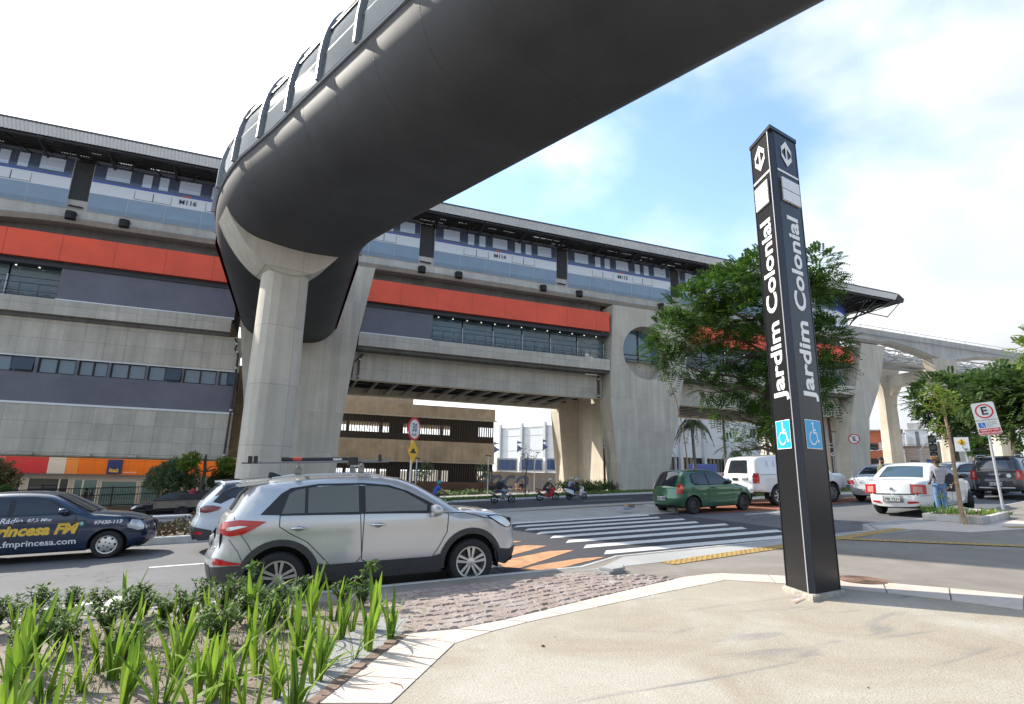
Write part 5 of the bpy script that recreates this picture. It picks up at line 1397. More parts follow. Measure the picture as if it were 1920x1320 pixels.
def number_plate(t, x, z, txt, rot=pi, tilt=.12, y=0, w=.40, h=.13):
    """rear plate facing -X (rot=pi) or front plate facing +X"""
    sgn = -1 if rot else 1
    x += sgn*.085
    mb = MB(); mb.obox((x, y, z), (.012, w, h), ry=sgn*-tilt*0); p = mb.build('number_plate', M_plate, t, bevel=.004)
    tt = text(txt, h*.82, M_platetx, 'plate_letters', p, bold=.002, ext=.001)
    place(tt, (x+sgn*.009, y, z-.008), (0, sgn*1, 0), (0, 0, 1)); return p
def mirror_part(t, c, x, z, m, sides=(1, -1), s=1.0):
    for sd in sides:
        y = sd*(c.W(x, z)+.11*s); mb = MB(); rings = []
        for k, (dx, r) in enumerate(((-.05, .02), (-.045, .085), (0, .10), (.06, .08), (.10, .03))):
            rings.append([(x+dx*s, y+1.25*r*s*cos(a), z+.02+.80*r*s*sin(a)) for a in [2*pi*i/14 for i in range(14)]])
        mb.loft(rings, True, True); mo = mb.build('mirror', m, t, smooth=50)
        mb = MB(); mb.tube([(x, sd*(c.W(x, z-.04)-.01), z-.04), (x, y, z-.04)], .022, 8); mb.build('mirror_stalk', M_black, mo)
def handle(c, x, z, door, m, sd):
    mb = MB(); y = sd*(c.W(x, z)+.035); mb.tube([(x-.10, sd*(c.W(x-.10, z)+.008), z), (x-.085, y, z+.004), (x, y+sd*.006, z+.008), (x+.085, y, z+.004), (x+.10, sd*(c.W(x+.10, z)+.008), z)], [.010,.014,.016,.014,.010], 8)
    h_ = mb.build('handle', m, door, smooth=50); return h_
def door(c, poly, t, hx, hz, hm, sides=(1, -1), cup=True):
    for sd in sides:
        mb = MB(); c.ribbon(list(poly)+[poly[0]], .011, .0035, sd, mb); d = mb.build('door', M_seam, t, recalc=False)
        if cup:
            mb = MB(); vs, fs = c.patch([(hx+.055*cos(a), hz+.035*sin(a)-.004) for a in [2*pi*i/12 for i in range(12)]], sd, .004, .03); mb.add(vs, fs); mb.build('handle_cup_shade', M_seamg, d, recalc=False)
        handle(c, hx, hz, d, hm, sd)
M_seamg = mat('recess_shade_and_seam', (.22,.22,.22), .5)  # darker grey stands for shade in recesses and creases; also the canopy seam
def put(t, x, y, yaw, tilt=True, dz=-.15):
    """stand a vehicle (origin at the ground under its rear axle) on the sloping street"""
    z = SL*x+dz; t.location = (x, y, z)
    u = V((cos(yaw), sin(yaw), SL*cos(yaw))).normalized(); n = V((-SL, 0, 1)).normalized(); w = n.cross(u)
    t.rotation_euler = Matrix((u, w, n)).transposed().to_euler()

# ---------------- silver compact SUV (nearest car) ----------------
def silver_suv():
    t = thing('parked_suv', 'silver compact SUV with roof bars and black wheel arches parked at the near kerb', 'car')
    pm = paint('silver_paint', (.50,.51,.52), .45, .26)
    up = [(-.80,.30,1),(-.83,.42),(-.85,.60),(-.80,.72),(-.745,.84),(-.74,1.0),(-.69,1.13),(-.60,1.22),(-.50,1.40),(-.40,1.54),(-.56,1.585,1),(-.40,1.60),(.0,1.625),(.55,1.645),(1.10,1.635),(1.50,1.59),(1.78,1.49),(2.10,1.30),(2.36,1.13),(2.46,1.085),(2.70,1.075),(3.00,1.03),(3.20,.96),(3.34,.86),(3.40,.72),(3.425,.58),(3.40,.42),(3.34,.28),(3.25,.22,1)]
    c = Car(up, .89, .30, [0, 2.59], .335, .415, belt=1.08, tumble=.235, rad=.15, plan=.33, paintm=pm, planp=5)
    c.body(t)
    # lower cladding
    cl = [(-.75,.30),(-.84,.50),(-.60,.52),(-.48,.52)] 
    def archband(w, r0, r1, a0, a1, n=18): return [(w+r0*cos(a), c.rw+r0*sin(a)) for a in [a0+(a1-a0)*i/n for i in range(n+1)]] + [(w+r1*cos(a), c.rw+r1*sin(a)) for a in [a1+(a0-a1)*i/n for i in range(n+1)]]
    for w in c.wheels: c.add('wheel_arch_trim', archband(w, c.arch+.002, c.arch+.085, -.10, pi+.10), M_clad, t, .014, step=.05)
    c.add('sill_cladding', [(.44,.25),(2.13,.25),(2.13,.50),(2.0,.47),(.6,.47),(.44,.50)], M_clad, t, .012)
    c.add('bumper_cladding', [(-.80,.30),(-.835,.50),(-.60,.52),(-.42,.53),(-.42,.31)], M_clad, t, .010, step=.05)
    c.add('bumper_cladding', [(3.02,.31),(3.02,.50),(3.25,.46),(3.40,.50),(3.40,.40),(3.30,.26)], M_clad, t, .010, step=.05)
    c.cap('bumper_cladding', c.uf(-.80,.30), c.uf(-.845,.52), M_clad, t, .0, .008)
    c.cap('bumper_cladding', c.uf(3.40,.42), c.uf(3.25,.22), M_clad, t, .0, .008)
    # side windows, dark frame strip first
    fr = [(-.26,1.16),(-.02,1.43),(.10,1.50),(.45,1.545),(1.05,1.54),(1.40,1.50),(1.66,1.41),(1.95,1.25),(2.20,1.105),(1.9,1.09),(1.0,1.115),(.2,1.135)]
    c.add('window_surround', fr, M_black, t, .004)
    g1 = [(.0,1.165),(.28,1.16),(.28,1.49),(.16,1.47),(.08,1.42)]; g2_ = [(.32,1.16),(.98,1.145),(.98,1.505),(.6,1.515),(.32,1.495)]; g3 = [(1.07,1.14),(1.92,1.12),(1.93,1.20),(1.60,1.40),(1.36,1.475),(1.07,1.50)]
    for g in (g1, g2_, g3): c.add('window', g, M_glass_suv, t, .007)
    c.cap('windscreen', c.uf(1.62,1.555), c.uf(2.34,1.15), M_glass2, t, .06, .010)
    c.cap('rear_window', c.uf(-.62,1.20), c.uf(-.43,1.50), M_glass2, t, .10, .008)
    door(c, [(-.02,1.145),(.28,1.14),(1.00,1.115),(1.03,.55),(.95,.46),(.62,.46),(.50,.60),(.33,.78),(.12,.90),(-.02,1.0)], t, .22, 1.0-.035, M_chrome)
    door(c, [(1.05,1.12),(1.03,.50),(1.10,.46),(2.0,.46),(2.10,.60),(2.22,.80),(2.24,1.07),(1.6,1.10)], t, 1.24, .955, M_chrome)
    mb = MB()
    for sd in (1, -1):
        c.ribbon([(-.60,1.20),(-.50,.95),(-.38,.78),(-.34,.70)], .008, .004, sd, mb); c.ribbon([(2.24,1.07),(2.50,1.06),(2.80,.97),(3.0,.93)], .010, .004, sd, mb)
        c.ribbon([(-.42,.53),(-.50,.70),(-.62,.86)], .006, .004, sd, mb)
    mb.build('panel_gap', M_seam, t, recalc=False)
    # crease along the doors
    # lamps
    c.add('tail_lamp', [(-.735,.92),(-.735,1.03),(-.69,1.08),(-.50,1.105),(-.18,1.075),(-.34,.98),(-.45,.92),(-.60,.895)], M_lampred, t, .016, step=.04)
    c.add('tail_lamp_lens', [(-.66,.975),(-.64,1.01),(-.50,1.03),(-.40,1.02),(-.52,.99),(-.60,.97)], M_lampclr, t, .022, step=.04)
    c.add('reflector', [(-.80,.56),(-.76,.62),(-.60,.575),(-.40,.545),(-.60,.53),(-.78,.53)], M_lampred, t, .014, step=.04)
    c.add('headlight', [(2.88,.985),(3.02,.985),(3.16,.955),(3.27,.88),(3.30,.80),(3.20,.80),(3.08,.86),(2.97,.93)], M_lampclr, t, .012, step=.04)
    c.add('headlight_frame', [(2.84,1.0),(3.02,1.0),(3.20,.955),(3.30,.87),(3.31,.79),(3.20,.785),(3.06,.85),(2.94,.93)], M_black, t, .008, step=.04)
    c.cap('grille', c.uf(3.38,.76), c.uf(3.425,.58), M_black, t, .42, .004)
    number_plate(t, -.80, .80, 'GCR 8421', w=.40)
    # rear spoiler, roof rack, fin aerial
    mb = MB(); mb.loft([[(-.60,y,1.565),(-.20,y,1.62),(-.20,y,1.57),(-.56,y,1.53)] for y in (-.60,-.3,.3,.60)], True, True); mb.build('rear_spoiler', pm, t, smooth=40)
    mb = MB(); mb.loft([[(.0-.14,y*.1,1.66),(-.02,y,1.66),(.12,y*.2,1.66)] for y in (-.03,.03)], True, True)
    mb = MB(); mb.prism([(-.22,1.64),(.02,1.64),(-.16,1.72),(-.21,1.72)], 'y', -.02, .02); mb.build('fin_aerial', M_black, t)
    for sd in (1, -1):
        mb = MB(); mb.tube([(-.15, sd*.56, 1.635), (.1, sd*.58, 1.665), (1.1, sd*.58, 1.675), (1.32, sd*.56, 1.635)], .016, 8); mb.build('roof_rail', pm, t, smooth=50)
    mirror_part(t, c, 2.02, 1.10, pm, s=1.15)
    for sd in (1, -1):
        mb = MB(); c.ribbon([(1.95,1.07),(2.18,1.075)], .03, .03, sd, mb); 
    four_wheels(t, c, dict(kind='alloy5', rim=.68, rot=.3), w=.215)
    # licence light, exhaust etc.
    mb = MB(); mb.tube([(-.80,-.5,.27),(-.55,-.5,.27)], .035, 10); mb.build('exhaust', M_grey, t)
    return t, c
M_glass_suv = mat('suv_glass', (.11,.11,.085), .03, spec=.9)  # olive reflection of the surroundings is put into the glass colour
t, c = silver_suv(); put(t, .03, 8.98, 0.0); t.scale.z = .965
# roof bars and bike carrier on top: they would move with the car, so they are its parts
M_rackm = mat('rack_metal', (.20,.205,.21), .35, .7)
def carparts_rack(t):
    for x in (.18, 1.02):
        mb = MB(); mb.tube([(x, -.72, 1.80), (x, .72, 1.80)], .022, 8); b = mb.build('roof_bar', M_rackm, t, smooth=50)
        for sd in (1, -1):
            mb = MB(); mb.obox((x, sd*.60, 1.735), (.09, .06, .10)); mb.build('bar_foot', M_rackm, b, bevel=.02)
    mb = MB(); mb.tube([(-.55, -.45, 1.855), (1.45, -.45, 1.855)], .020, 8); mb.tube([(-.55, -.39, 1.855), (1.45, -.39, 1.855)], .014, 8); mb.build('bike_tray', M_rackm, t, smooth=50)
    mb = MB(); mb.tube([(.05, -.42, 1.895), (.92, -.42, 1.89)], .032, 10); mb.tube([(-.05, -.42, 1.90), (.05, -.42, 1.895)], .04, 10); a = mb.build('carrier_arm', M_black, t, smooth=50)
    mb = MB(); mb.tube([(.10, -.42, 1.897), (.22, -.42, 1.896)], .035, 10); mb.build('red_grip', mat('grip_red', (.45,.05,.03), .5), a, smooth=50)
    mb = MB()
    for x in (-.38, -.45, 1.30): mb.obox((x, -.42, 1.90), (.05, .14, .11))
    mb.obox((.92, -.42, 1.86), (.14, .12, .12)); mb.build('wheel_strap', M_black, a, bevel=.012)
    tt = text('zzanic', .05, M_white, 'arm_lettering', a, bold=.002); place(tt, (.70, -.455, 1.893), (1, 0, 0), (0, 0, 1))
carparts_rack(t)

# ---------------- generic window/lamp layouts for the other cars ----------------
def dressed(name, label, spec, group=None):
    t = thing(name, label, 'car', group=group); c = Car(spec['up'], spec['hw'], spec['sill'], [0, spec['wb']], spec['rw'], spec['arch'], spec['belt'], spec.get('tumble', .22), spec.get('rad', .14), spec.get('plan', .28), spec['paint'], spec.get('planp', 5))
    c.body(t)
    if 'surround' in spec: c.add('window_surround', spec['surround'], M_black, t, .004)
    for g in spec['glass']: c.add('window', g, spec.get('gm', M_glass2), t, .008)
    for nm, a, b, ins in spec['screens']: c.cap(nm, c.uf(*a), c.uf(*b), spec.get('sm', M_glass2), t, ins, .010)
    for poly, hx, hz in spec['doors']: door(c, poly, t, hx, hz, spec.get('hm', M_black), cup=False)
    for nm, poly, m, off in spec.get('patches', []): c.add(nm, poly, m, t, off, step=.05)
    for nm, a, b, m, ins, y0, y1 in spec.get('caps', []): c.cap(nm, c.uf(*a), c.uf(*b), m, t, ins, .014, y0, y1)
    mb = MB()
    for r_ in spec.get('seams', []):
        for sd in (1, -1): c.ribbon(r_, .008, .004, sd, mb)
    if mb.v: mb.build('panel_gap', M_seam, t, recalc=False)
    if 'mirror' in spec: mirror_part(t, c, *spec['mirror'], s=spec.get('ms', .9))
    four_wheels(t, c, spec['wheel'], w=spec.get('tw', .185), steer=spec.get('steer', 0))
    if 'plate' in spec: number_plate(t, *spec['plate'])
    return t, c
def rear_lamp(t, c, z0, z1, ya, yb, m, inner=None, nm='tail_lamp', both=True):
    U = c.up
    for sd in ((1, -1) if both else (-1,)):
        lo, hi = (ya, yb) if sd > 0 else (-yb, -ya); fz = lambda z: min(range(len(U)//2), key=lambda i: abs(U[i].y-z)+max(0, U[i].x-(c.x0+.25))*5)/(len(U)-1)
        o = c.cap(nm, fz(z0), fz(z1), m, t, 0, .014, lo, hi, 6)
        if inner: c.cap('lamp_lens', fz(z0+.05), fz(z1-.04), inner, o, 0, .022, lo+.05*sd if sd > 0 else lo+.08, hi-.08 if sd > 0 else hi-.05, 4)
# ---- dark blue saloon with radio station lettering ----
blue = paint('dark_blue_paint', (.008,.028,.07), .3, .25)
up = [(-.93,.32,1),(-.96,.50),(-.95,.62),(-.93,.85),(-.88,.93),(-.60,.965),(-.35,.99),(-.10,1.20),(.12,1.36),(.40,1.415),(.9,1.42),(1.30,1.38),(1.52,1.29),(1.85,1.10),(2.10,.955),(2.25,.93),(2.60,.88),(2.90,.80),(3.08,.68),(3.12,.52),(3.10,.36),(3.0,.25),(2.9,.20,1)]
bs = dict(up=up, hw=.80, sill=.22, wb=2.44, rw=.285, arch=.34, belt=.93, tumble=.20, paint=blue, plan=.24,
    surround=[(-.22,1.0),(.02,1.22),(.16,1.315),(.5,1.345),(1.15,1.33),(1.4,1.265),(1.72,1.07),(1.86,.965),(1.0,.955),(.2,.965)],
    glass=[[(-.14,1.0),(.06,1.20),(.17,1.285),(.17,.99)],[(.22,.985),(.22,1.305),(.5,1.32),(.76,1.32),(.76,.975)],[(.85,.975),(.85,1.318),(1.14,1.305),(1.38,1.235),(1.68,1.05),(1.78,.97)]],
    screens=[('windscreen',(1.42,1.34),(2.05,.985),.06),('rear_window',(-.30,1.03),(.06,1.33),.08)],
    doors=[([(.80,.96),(.80,.45),(.78,.27),(.38,.27),(.20,.50),(.10,.62),(.05,.9),(.1,.96)],.20,.82),([(.83,.96),(.83,.27),(1.85,.27),(1.92,.6),(1.86,.96),(1.5,.965)],.98,.82)],
    patches=[('headlight',[(2.82,.79),(2.95,.76),(3.04,.66),(3.04,.56),(2.95,.55),(2.83,.60),(2.79,.70)],M_lampclr,.010),('side_indicator',[(2.79,.70),(2.83,.60),(2.77,.62),(2.75,.70)],M_lampclr,.010),('tail_lamp',[(-.92,.62),(-.91,.84),(-.75,.84),(-.70,.66)],M_lampred,.010),('bumper_strip',[(2.80,.53),(3.08,.53),(3.10,.50),(2.80,.50)],M_black,.008)],
    caps=[('grille',(3.06,.72),(3.115,.58),M_black,.3,None,None)], seams=[[(1.86,.96),(2.10,.93),(2.5,.86),(2.85,.79)],[(2.66,.545),(2.80,.56),(3.06,.55)]],
    mirror=(1.66,1.0,blue), ms=.95, wheel=dict(kind='cover', rim=.66, mat=M_alloy), plate=(3.10,.50,'DVX 4162',0))
bt, bc = dressed('radio_car', 'dark blue saloon with yellow and white radio station lettering on its side', bs)
put(bt, -5.78, 14.95, R(1.5)); bt.scale.z = .955
def car_text(c, t, s, x, z, size, m, bold=.01, shear=0, sd=-1, align='RIGHT', off=.012, sx=1, name='lettering'):
    o = text(s, size, m, name, t, bold=bold, shear=shear, align=align, ext=.0, sx=sx)
    for v in o.data.vertices:
        vx, vz = x+v.co.x, z+v.co.y; v.co = (vx, sd*(c.W(vx, vz)+off), vz)
    return o
M_yel = mat('lettering_yellow', (.78,.50,.06), .45)
car_text(bc, bt, 'Princesa FM', 1.90, .655, .285, M_yel, .013, .28, sx=1.02)
car_text(bc, bt, 'Rádio', 1.02, .865, .15, M_white, .002, .25, sx=1.05)
car_text(bc, bt, '87,5 Mhz', 1.48, .862, .092, M_white, .001, .2, sx=1.15)
car_text(bc, bt, 'www.fmprincesa.com', 1.93, .40, .165, M_white, .003, .0, sx=1.12)
car_text(bc, bt, '97430-113', 2.66, .755, .100, M_white, .004, .22, sx=1.1)
mb = MB(); vs, fs = bc.patch([(1.985+.040*cos(a), .755+.045*sin(a)) for a in [2*pi*i/16 for i in range(16)]], -1, .010, .04); mb.add(vs, fs); mb.build('round_logo', mat('logo_green', (.10,.45,.35), .4), bt, recalc=False)
mb = MB(); vs, fs = bc.patch([(1.985+.018*cos(a), .758+.020*sin(a)) for a in [2*pi*i/12 for i in range(12)]], -1, .013, .03); mb.add(vs, fs); mb.build('logo_mark', M_white, bt, recalc=False)
# ---- pale blue-white hatchback with black roof ----
pale = paint('pale_blue_paint', (.50,.57,.64), .1, .3); roofb = paint('dark_roof_paint', (.012,.018,.035), .2)
up = [(-.74,.30,1),(-.80,.45),(-.80,.62),(-.72,.80),(-.71,.98),(-.64,1.12),(-.42,1.36),(-.32,1.50),(-.46,1.535,1),(-.2,1.55),(.4,1.575),(1.0,1.565),(1.35,1.52),(1.70,1.38),(2.15,1.10),(2.40,1.02),(2.85,.95),(3.10,.82),(3.24,.62),(3.24,.42),(3.14,.25,1)]
cs_ = dict(up=up, hw=.885, sill=.30, wb=2.61, rw=.33, arch=.40, belt=1.02, tumble=.24, paint=pale, plan=.30,
    surround=[(-.44,1.10),(-.30,1.27),(-.1,1.40),(.3,1.48),(1.0,1.48),(1.3,1.44),(1.6,1.32),(2.0,1.08),(1.3,1.04),(.2,1.10),(-.05,1.18),(-.28,1.06)],
    glass=[[(-.20,1.22),(-.02,1.36),(.28,1.44),(.28,1.13),(.0,1.18)],[(.33,1.13),(.33,1.45),(.95,1.45),(.95,1.09)],[(1.03,1.09),(1.03,1.45),(1.3,1.41),(1.58,1.28),(1.88,1.08)]],
    screens=[('windscreen',(1.50,1.475),(2.15,1.11),.06),('rear_window',(-.64,1.14),(-.36,1.44),.10),('roof_panel',(-.3,1.545),(1.30,1.53),.0)], sm=M_glass2,
    doors=[([(.0,1.06),(.95,1.06),(.98,.5),(.5,.45),(.2,.8)],.15,.98),([(.99,1.05),(.99,.45),(1.95,.45),(2.1,.9),(1.9,1.03)],1.15,.95)],
    patches=[('tail_lamp',[(-.68,.89),(-.68,.98),(-.58,1.03),(-.42,1.03),(-.26,.99),(-.32,.93),(-.45,.885),(-.58,.87)],mat('lamp_maroon', (.16,.012,.03), .1, coat=.8),.014),
             ('bumper_cladding',[(-.79,.30),(-.80,.58),(-.42,.50),(-.40,.31)],M_clad,.010),('reflector',[(-.76,.47),(-.60,.47),(-.60,.415),(-.76,.42)],M_lampred,.016),
             ('sill_cladding',[(.40,.28),(2.2,.28),(2.2,.44),(.40,.44)],M_clad,.010),('roof_side',[(-.42,1.22),(-.28,1.40),(-.30,1.53),(.4,1.56),(1.0,1.55),(1.4,1.50),(1.4,1.45),(.9,1.49),(.3,1.49),(-.1,1.41),(-.34,1.24)],roofb,.003)],
    caps=[('bumper_cladding',(-.74,.30),(-.80,.58),M_clad,0,None,None)], mirror=(1.95,1.07,pale), wheel=dict(kind='alloy', rim=.66, n=7), tw=.2)
t, c = dressed('pale_hatchback', 'pale blue-white hatchback with black roof, half hidden behind the silver SUV', cs_)
put(t, -.98, 14.6, R(2)); t.scale.z = .965
# ---- green three-door hatchback ----
green = paint('green_paint', (.045,.135,.075), .45, .28)
up = [(-.58,.32,1),(-.62,.48),(-.61,.60),(-.56,.82),(-.50,.90),(-.36,1.12),(-.20,1.34),(-.06,1.405),(.3,1.43),(.8,1.425),(1.15,1.385),(1.40,1.29),(1.75,1.07),(1.95,.95),(2.35,.89),(2.72,.78),(2.95,.66),(3.02,.50),(3.0,.34),(2.90,.22,1)]
gs = dict(up=up, hw=.81, sill=.23, wb=2.37, rw=.285, arch=.345, belt=.92, tumble=.19, paint=green, plan=.22,
    surround=[(-.05,1.02),(-.01,1.26),(.08,1.325),(.4,1.35),(.9,1.345),(1.25,1.27),(1.60,1.05),(1.72,.935),(.8,.93),(.1,.93)],
    glass=[[(.06,.97),(.03,1.22),(.10,1.30),(.4,1.33),(.62,1.33),(.68,.96)],[(.76,.96),(.70,1.33),(.92,1.32),(1.22,1.25),(1.56,1.03),(1.62,.955)]],
    screens=[('windscreen',(1.30,1.345),(1.88,.985),.06),('rear_window',(-.50,.92),(-.16,1.36),.06)],
    doors=[([(.68,.93),(.66,.5),(.60,.28),(1.80,.28),(1.86,.6),(1.80,.92),(1.6,.945)],.86,.84)],
    patches=[('tail_lamp',[(-.58,.66),(-.54,.86),(-.44,.99),(-.38,1.0),(-.36,.80),(-.44,.68)],M_lampred,.012),('tail_lamp_lens',[(-.52,.82),(-.50,.90),(-.41,.93),(-.38,.84)],M_lampamb,.018),
             ('headlight',[(2.62,.76),(2.80,.72),(2.92,.62),(2.90,.55),(2.75,.60)],M_lampclr,.010),('side_rub_strip',[(.35,.50),(2.0,.50),(2.0,.545),(.35,.545)],green,.012),('fuel_flap',[(.0+.07*cos(a), .82+.07*sin(a)) for a in [2*pi*i/12 for i in range(12)]],mat('green_flap', (.035,.10,.06), .35),.006)],
    seams=[[(-.60,.62),(-.40,.66),(-.22,.62)],[(-.40,.70),(-.34,.86)]], mirror=(1.60,.99,M_black), ms=.85, wheel=dict(kind='steel', rim=.66, mat=M_steelw), tw=.18, plate=(-.635,.52,'CLU 3094'))
t, c = dressed('green_hatchback', 'dark green three-door hatchback parked beyond the crossing', gs); put(t, 12.62, 16.45-.75+.62, R(6))
rear_lamp(t, c, .60, .612, .01, .70, M_seam, nm='hatch_gap')
# ---- white pickup with hard canopy ----
wht = paint('white_car_paint', (.72,.73,.74), .0, .3)
up = [(-1.12,.55,1),(-1.14,.80),(-1.12,1.10),(-1.05,1.18),(-.95,1.55),(-.85,1.78),(-.6,1.86),(.2,1.90),(1.1,1.90),(1.6,1.86),(2.2,1.84),(2.6,1.74),(3.05,1.32),(3.3,1.16),(3.9,1.10),(4.1,.95),(4.15,.70),(4.05,.45,1)]
ps = dict(up=up, hw=.94, sill=.52, wb=3.1, rw=.38, arch=.46, belt=1.15, tumble=.20, paint=wht, plan=.16, planp=8, rad=.12,
    glass=[[(1.35,1.28),(1.35,1.72),(1.75,1.75),(1.85,1.28)],[(1.92,1.27),(1.86,1.75),(2.2,1.72),(2.45,1.62),(2.75,1.28)]],
    screens=[('windscreen',(2.62,1.72),(3.05,1.32),.06)],
    doors=[([(1.28,1.75),(1.28,.6),(1.85,.6),(1.88,1.2),(1.85,1.75)],1.42,1.1),([(1.90,1.75),(1.92,.6),(2.65,.6),(2.85,1.2),(2.5,1.68)],2.05,1.1)],
    patches=[('tail_lamp',[(-1.12,.86),(-1.11,1.24),(-.90,1.24),(-.90,.86)],M_lampred,.014),('canopy_vent',[(-.45,1.45),(-.40,1.70),(-.30,1.70),(-.35,1.45)],M_frib,.006),('canopy_vent',[(-.1,1.45),(-.05,1.70),(.05,1.70),(.0,1.45)],M_frib,.006),('canopy_seam',[(-1.05,1.165),(1.2,1.165),(1.2,1.185),(-1.05,1.185)],M_seamg,.006),('wheel_lip',[(.48*cos(a)*1.08, .38+.48*1.08*sin(a)) for a in [R(20)+R(140)*i/10 for i in range(11)]]+[(.46*cos(a), .38+.46*sin(a)) for a in [R(160)-R(140)*i/10 for i in range(11)]],wht,.014)],
    seams=[[(-.90,.86),(-.90,1.24)],[(1.25,1.85),(1.25,.55)]], mirror=(2.75,1.32,M_black), wheel=dict(kind='alloy', rim=.60, n=6), tw=.24, gm=M_glass2)
t, c = dressed('white_pickup', 'white pickup truck with hard canopy numbered 6169, partly behind the totem', ps); put(t, 17.55, 17.55, R(3))
mb = MB(); A = [(-.62,1.27),(.62,1.27),(.52,1.68),(-.52,1.68)]
c.cap('rear_window', c.uf(-1.05,1.24), c.uf(-.88,1.72), M_glass2, t, .20, .014)
mb = MB(); mb.obox((-1.235,0,1.02),(.02,.26,.10)); mb.build('tailgate_handle', M_black, t, bevel=.01)
mb = MB(); mb.obox((-1.27,-.0,.60),(.18,1.60,.17)); mb.build('rear_bumper', wht, t, bevel=.03)
mb = MB(); mb.obox((-1.24,.0,.84),(.02,.18,.06), rx=.0); mb.build('tailgate_emblem', mat('emblem_gold', (.5,.38,.15), .3, .7), t, bevel=.01)
mb = MB(); mb.obox((-1.215,.45,.98),(.012,.24,.12)); mb.build('blue_sticker', mat('sticker_blue', (.06,.14,.45), .4), t)
tt = text('6169', .15, M_platetx, 'fleet_number', t, bold=.006); place(tt, (-1.225,-.50,1.02), (0,-1,0), (0,0,1))
# ---- white saloon ----
up = [(-.88,.30,1),(-.93,.48),(-.92,.66),(-.88,.90),(-.82,1.0),(-.55,1.04),(-.30,1.07),(-.0,1.28),(.26,1.43),(.6,1.50),(1.1,1.51),(1.55,1.45),(1.95,1.24),(2.3,1.03),(2.6,.99),(3.0,.92),(3.28,.76),(3.36,.55),(3.32,.38),(3.2,.24,1)]
ls = dict(up=up, hw=.865, sill=.27, wb=2.63, rw=.305, arch=.365, belt=1.02, tumble=.22, paint=wht, plan=.26,
    surround=[(-.12,1.10),(.10,1.26),(.3,1.38),(.7,1.43),(1.2,1.42),(1.5,1.36),(1.85,1.18),(2.05,1.04),(1.0,1.04),(.0,1.06)],
    glass=[[(.0,1.10),(.30,1.33),(.5,1.38),(.9,1.39),(.92,1.07)],[(1.0,1.07),(.98,1.39),(1.2,1.385),(1.48,1.32),(1.90,1.07)]],
    screens=[('windscreen',(1.62,1.42),(2.28,1.05),.06),('rear_window',(-.26,1.10),(.22,1.41),.07)], sm=mat('tinted_screen', (.05,.085,.11), .04, spec=.9),
    doors=[([(.0,1.05),(.95,1.04),(.97,.35),(.5,.32),(.3,.60),(.15,.8)],.22,.93),([(.98,1.04),(1.0,.32),(2.05,.32),(2.15,.7),(2.05,1.03)],1.18,.93)],
    patches=[('headlight',[(2.95,.88),(3.12,.82),(3.25,.68),(3.12,.66),(2.98,.74)],M_lampclr,.010)],
    seams=[[(-.85,.60),(-.40,.62)]], mirror=(1.98,1.08,M_black), wheel=dict(kind='steel', rim=.62, mat=M_steelw), tw=.19, plate=(-.965,.515,'FBI 7231'), hm=wht, steer=.5)
t, c = dressed('white_saloon', 'white saloon seen from behind with big square tail lamps, beside the standing woman', ls); put(t, 17.6, 11.8, R(14))
rear_lamp(t, c, .66, .92, .47, .80, M_lampred, mat('lens_rose', (.50,.24,.20), .12, coat=.6))
c.add('tail_lamp_side', [(-.92,.68),(-.88,.90),(-.72,.92),(-.62,.86),(-.70,.70)], M_lampred, t, .012, step=.05)
rear_lamp(t, c, .40, .44, .35, .60, M_lampred, nm='reflector')
rear_lamp(t, c, .635, .65, 0.01, .62, M_seam, nm='boot_gap'); rear_lamp(t, c, .585, .60, .01, .80, M_seamg, nm='bumper_crease_shade')  # crease is a flat grey strip, its shade put into the colour
for sd in (1, -1): rear_lamp(t, c, .64, .95, .455, .468, M_seam, nm='boot_side_gap') if sd > 0 else None
rear_lamp(t, c, .43, .60, .01, .27, M_seamg, nm='plate_recess_shade')  # flat grey patch behind the plate, recess shade put into its colour
mb = MB(); mb.obox((-1.02,0,.80),(.02,.07,.09), rx=.78); mb.build('boot_emblem', M_chrome, t)
tt = text('LINEA', .05, M_chrome, 'boot_lettering', t) if False else None
# ---- grey-white saloon behind it ----
slv = paint('light_silver_paint', (.56,.57,.585), .3, .28)
up = [(-.88,.30,1),(-.93,.48),(-.91,.66),(-.88,.88),(-.80,.97),(-.50,1.00),(-.25,1.03),(.05,1.24),(.32,1.38),(.7,1.45),(1.1,1.455),(1.5,1.40),(1.9,1.18),(2.25,.98),(2.6,.94),(2.95,.86),(3.2,.70),(3.28,.5),(3.22,.36),(3.1,.24,1)]
vs_ = dict(ls); vs_.update(up=up, paint=slv, wb=2.47, hw=.83, belt=.98, glass=[[(.02,1.05),(.32,1.28),(.5,1.33),(.9,1.34),(.92,1.02)],[(1.0,1.02),(.98,1.34),(1.2,1.335),(1.45,1.27),(1.85,1.02)]],
    surround=[(-.10,1.05),(.12,1.22),(.32,1.33),(.7,1.38),(1.2,1.37),(1.5,1.30),(1.85,1.12),(2.0,.99),(1.0,.99),(.0,1.01)],
    screens=[('windscreen',(1.58,1.37),(2.22,1.0),.06),('rear_window',(-.20,1.07),(.27,1.36),.07)], sm=M_glass2, patches=[], mirror=(1.93,1.03,slv), plate=(-.955,.48,'EQZ 5501'), wheel=dict(kind='alloy', rim=.62, n=6), steer=0)
t, c = dressed('silver_saloon', 'light silver saloon with wide red tail lamps between the totem and the white saloon', vs_); put(t, 22.2, 16.0, R(8))
rear_lamp(t, c, .70, .84, .42, .76, M_lampred)
c.add('tail_lamp_side', [(-.90,.70),(-.88,.84),(-.70,.86),(-.62,.80),(-.72,.72)], M_lampred, t, .012, step=.05)
mb = MB(); mb.lathe([(.001,-.005),(.05,-.005),(.05,.01),(.001,.012)], (-.97,.0,.83), 'x', 16); mb.build('boot_emblem', M_chrome, t)
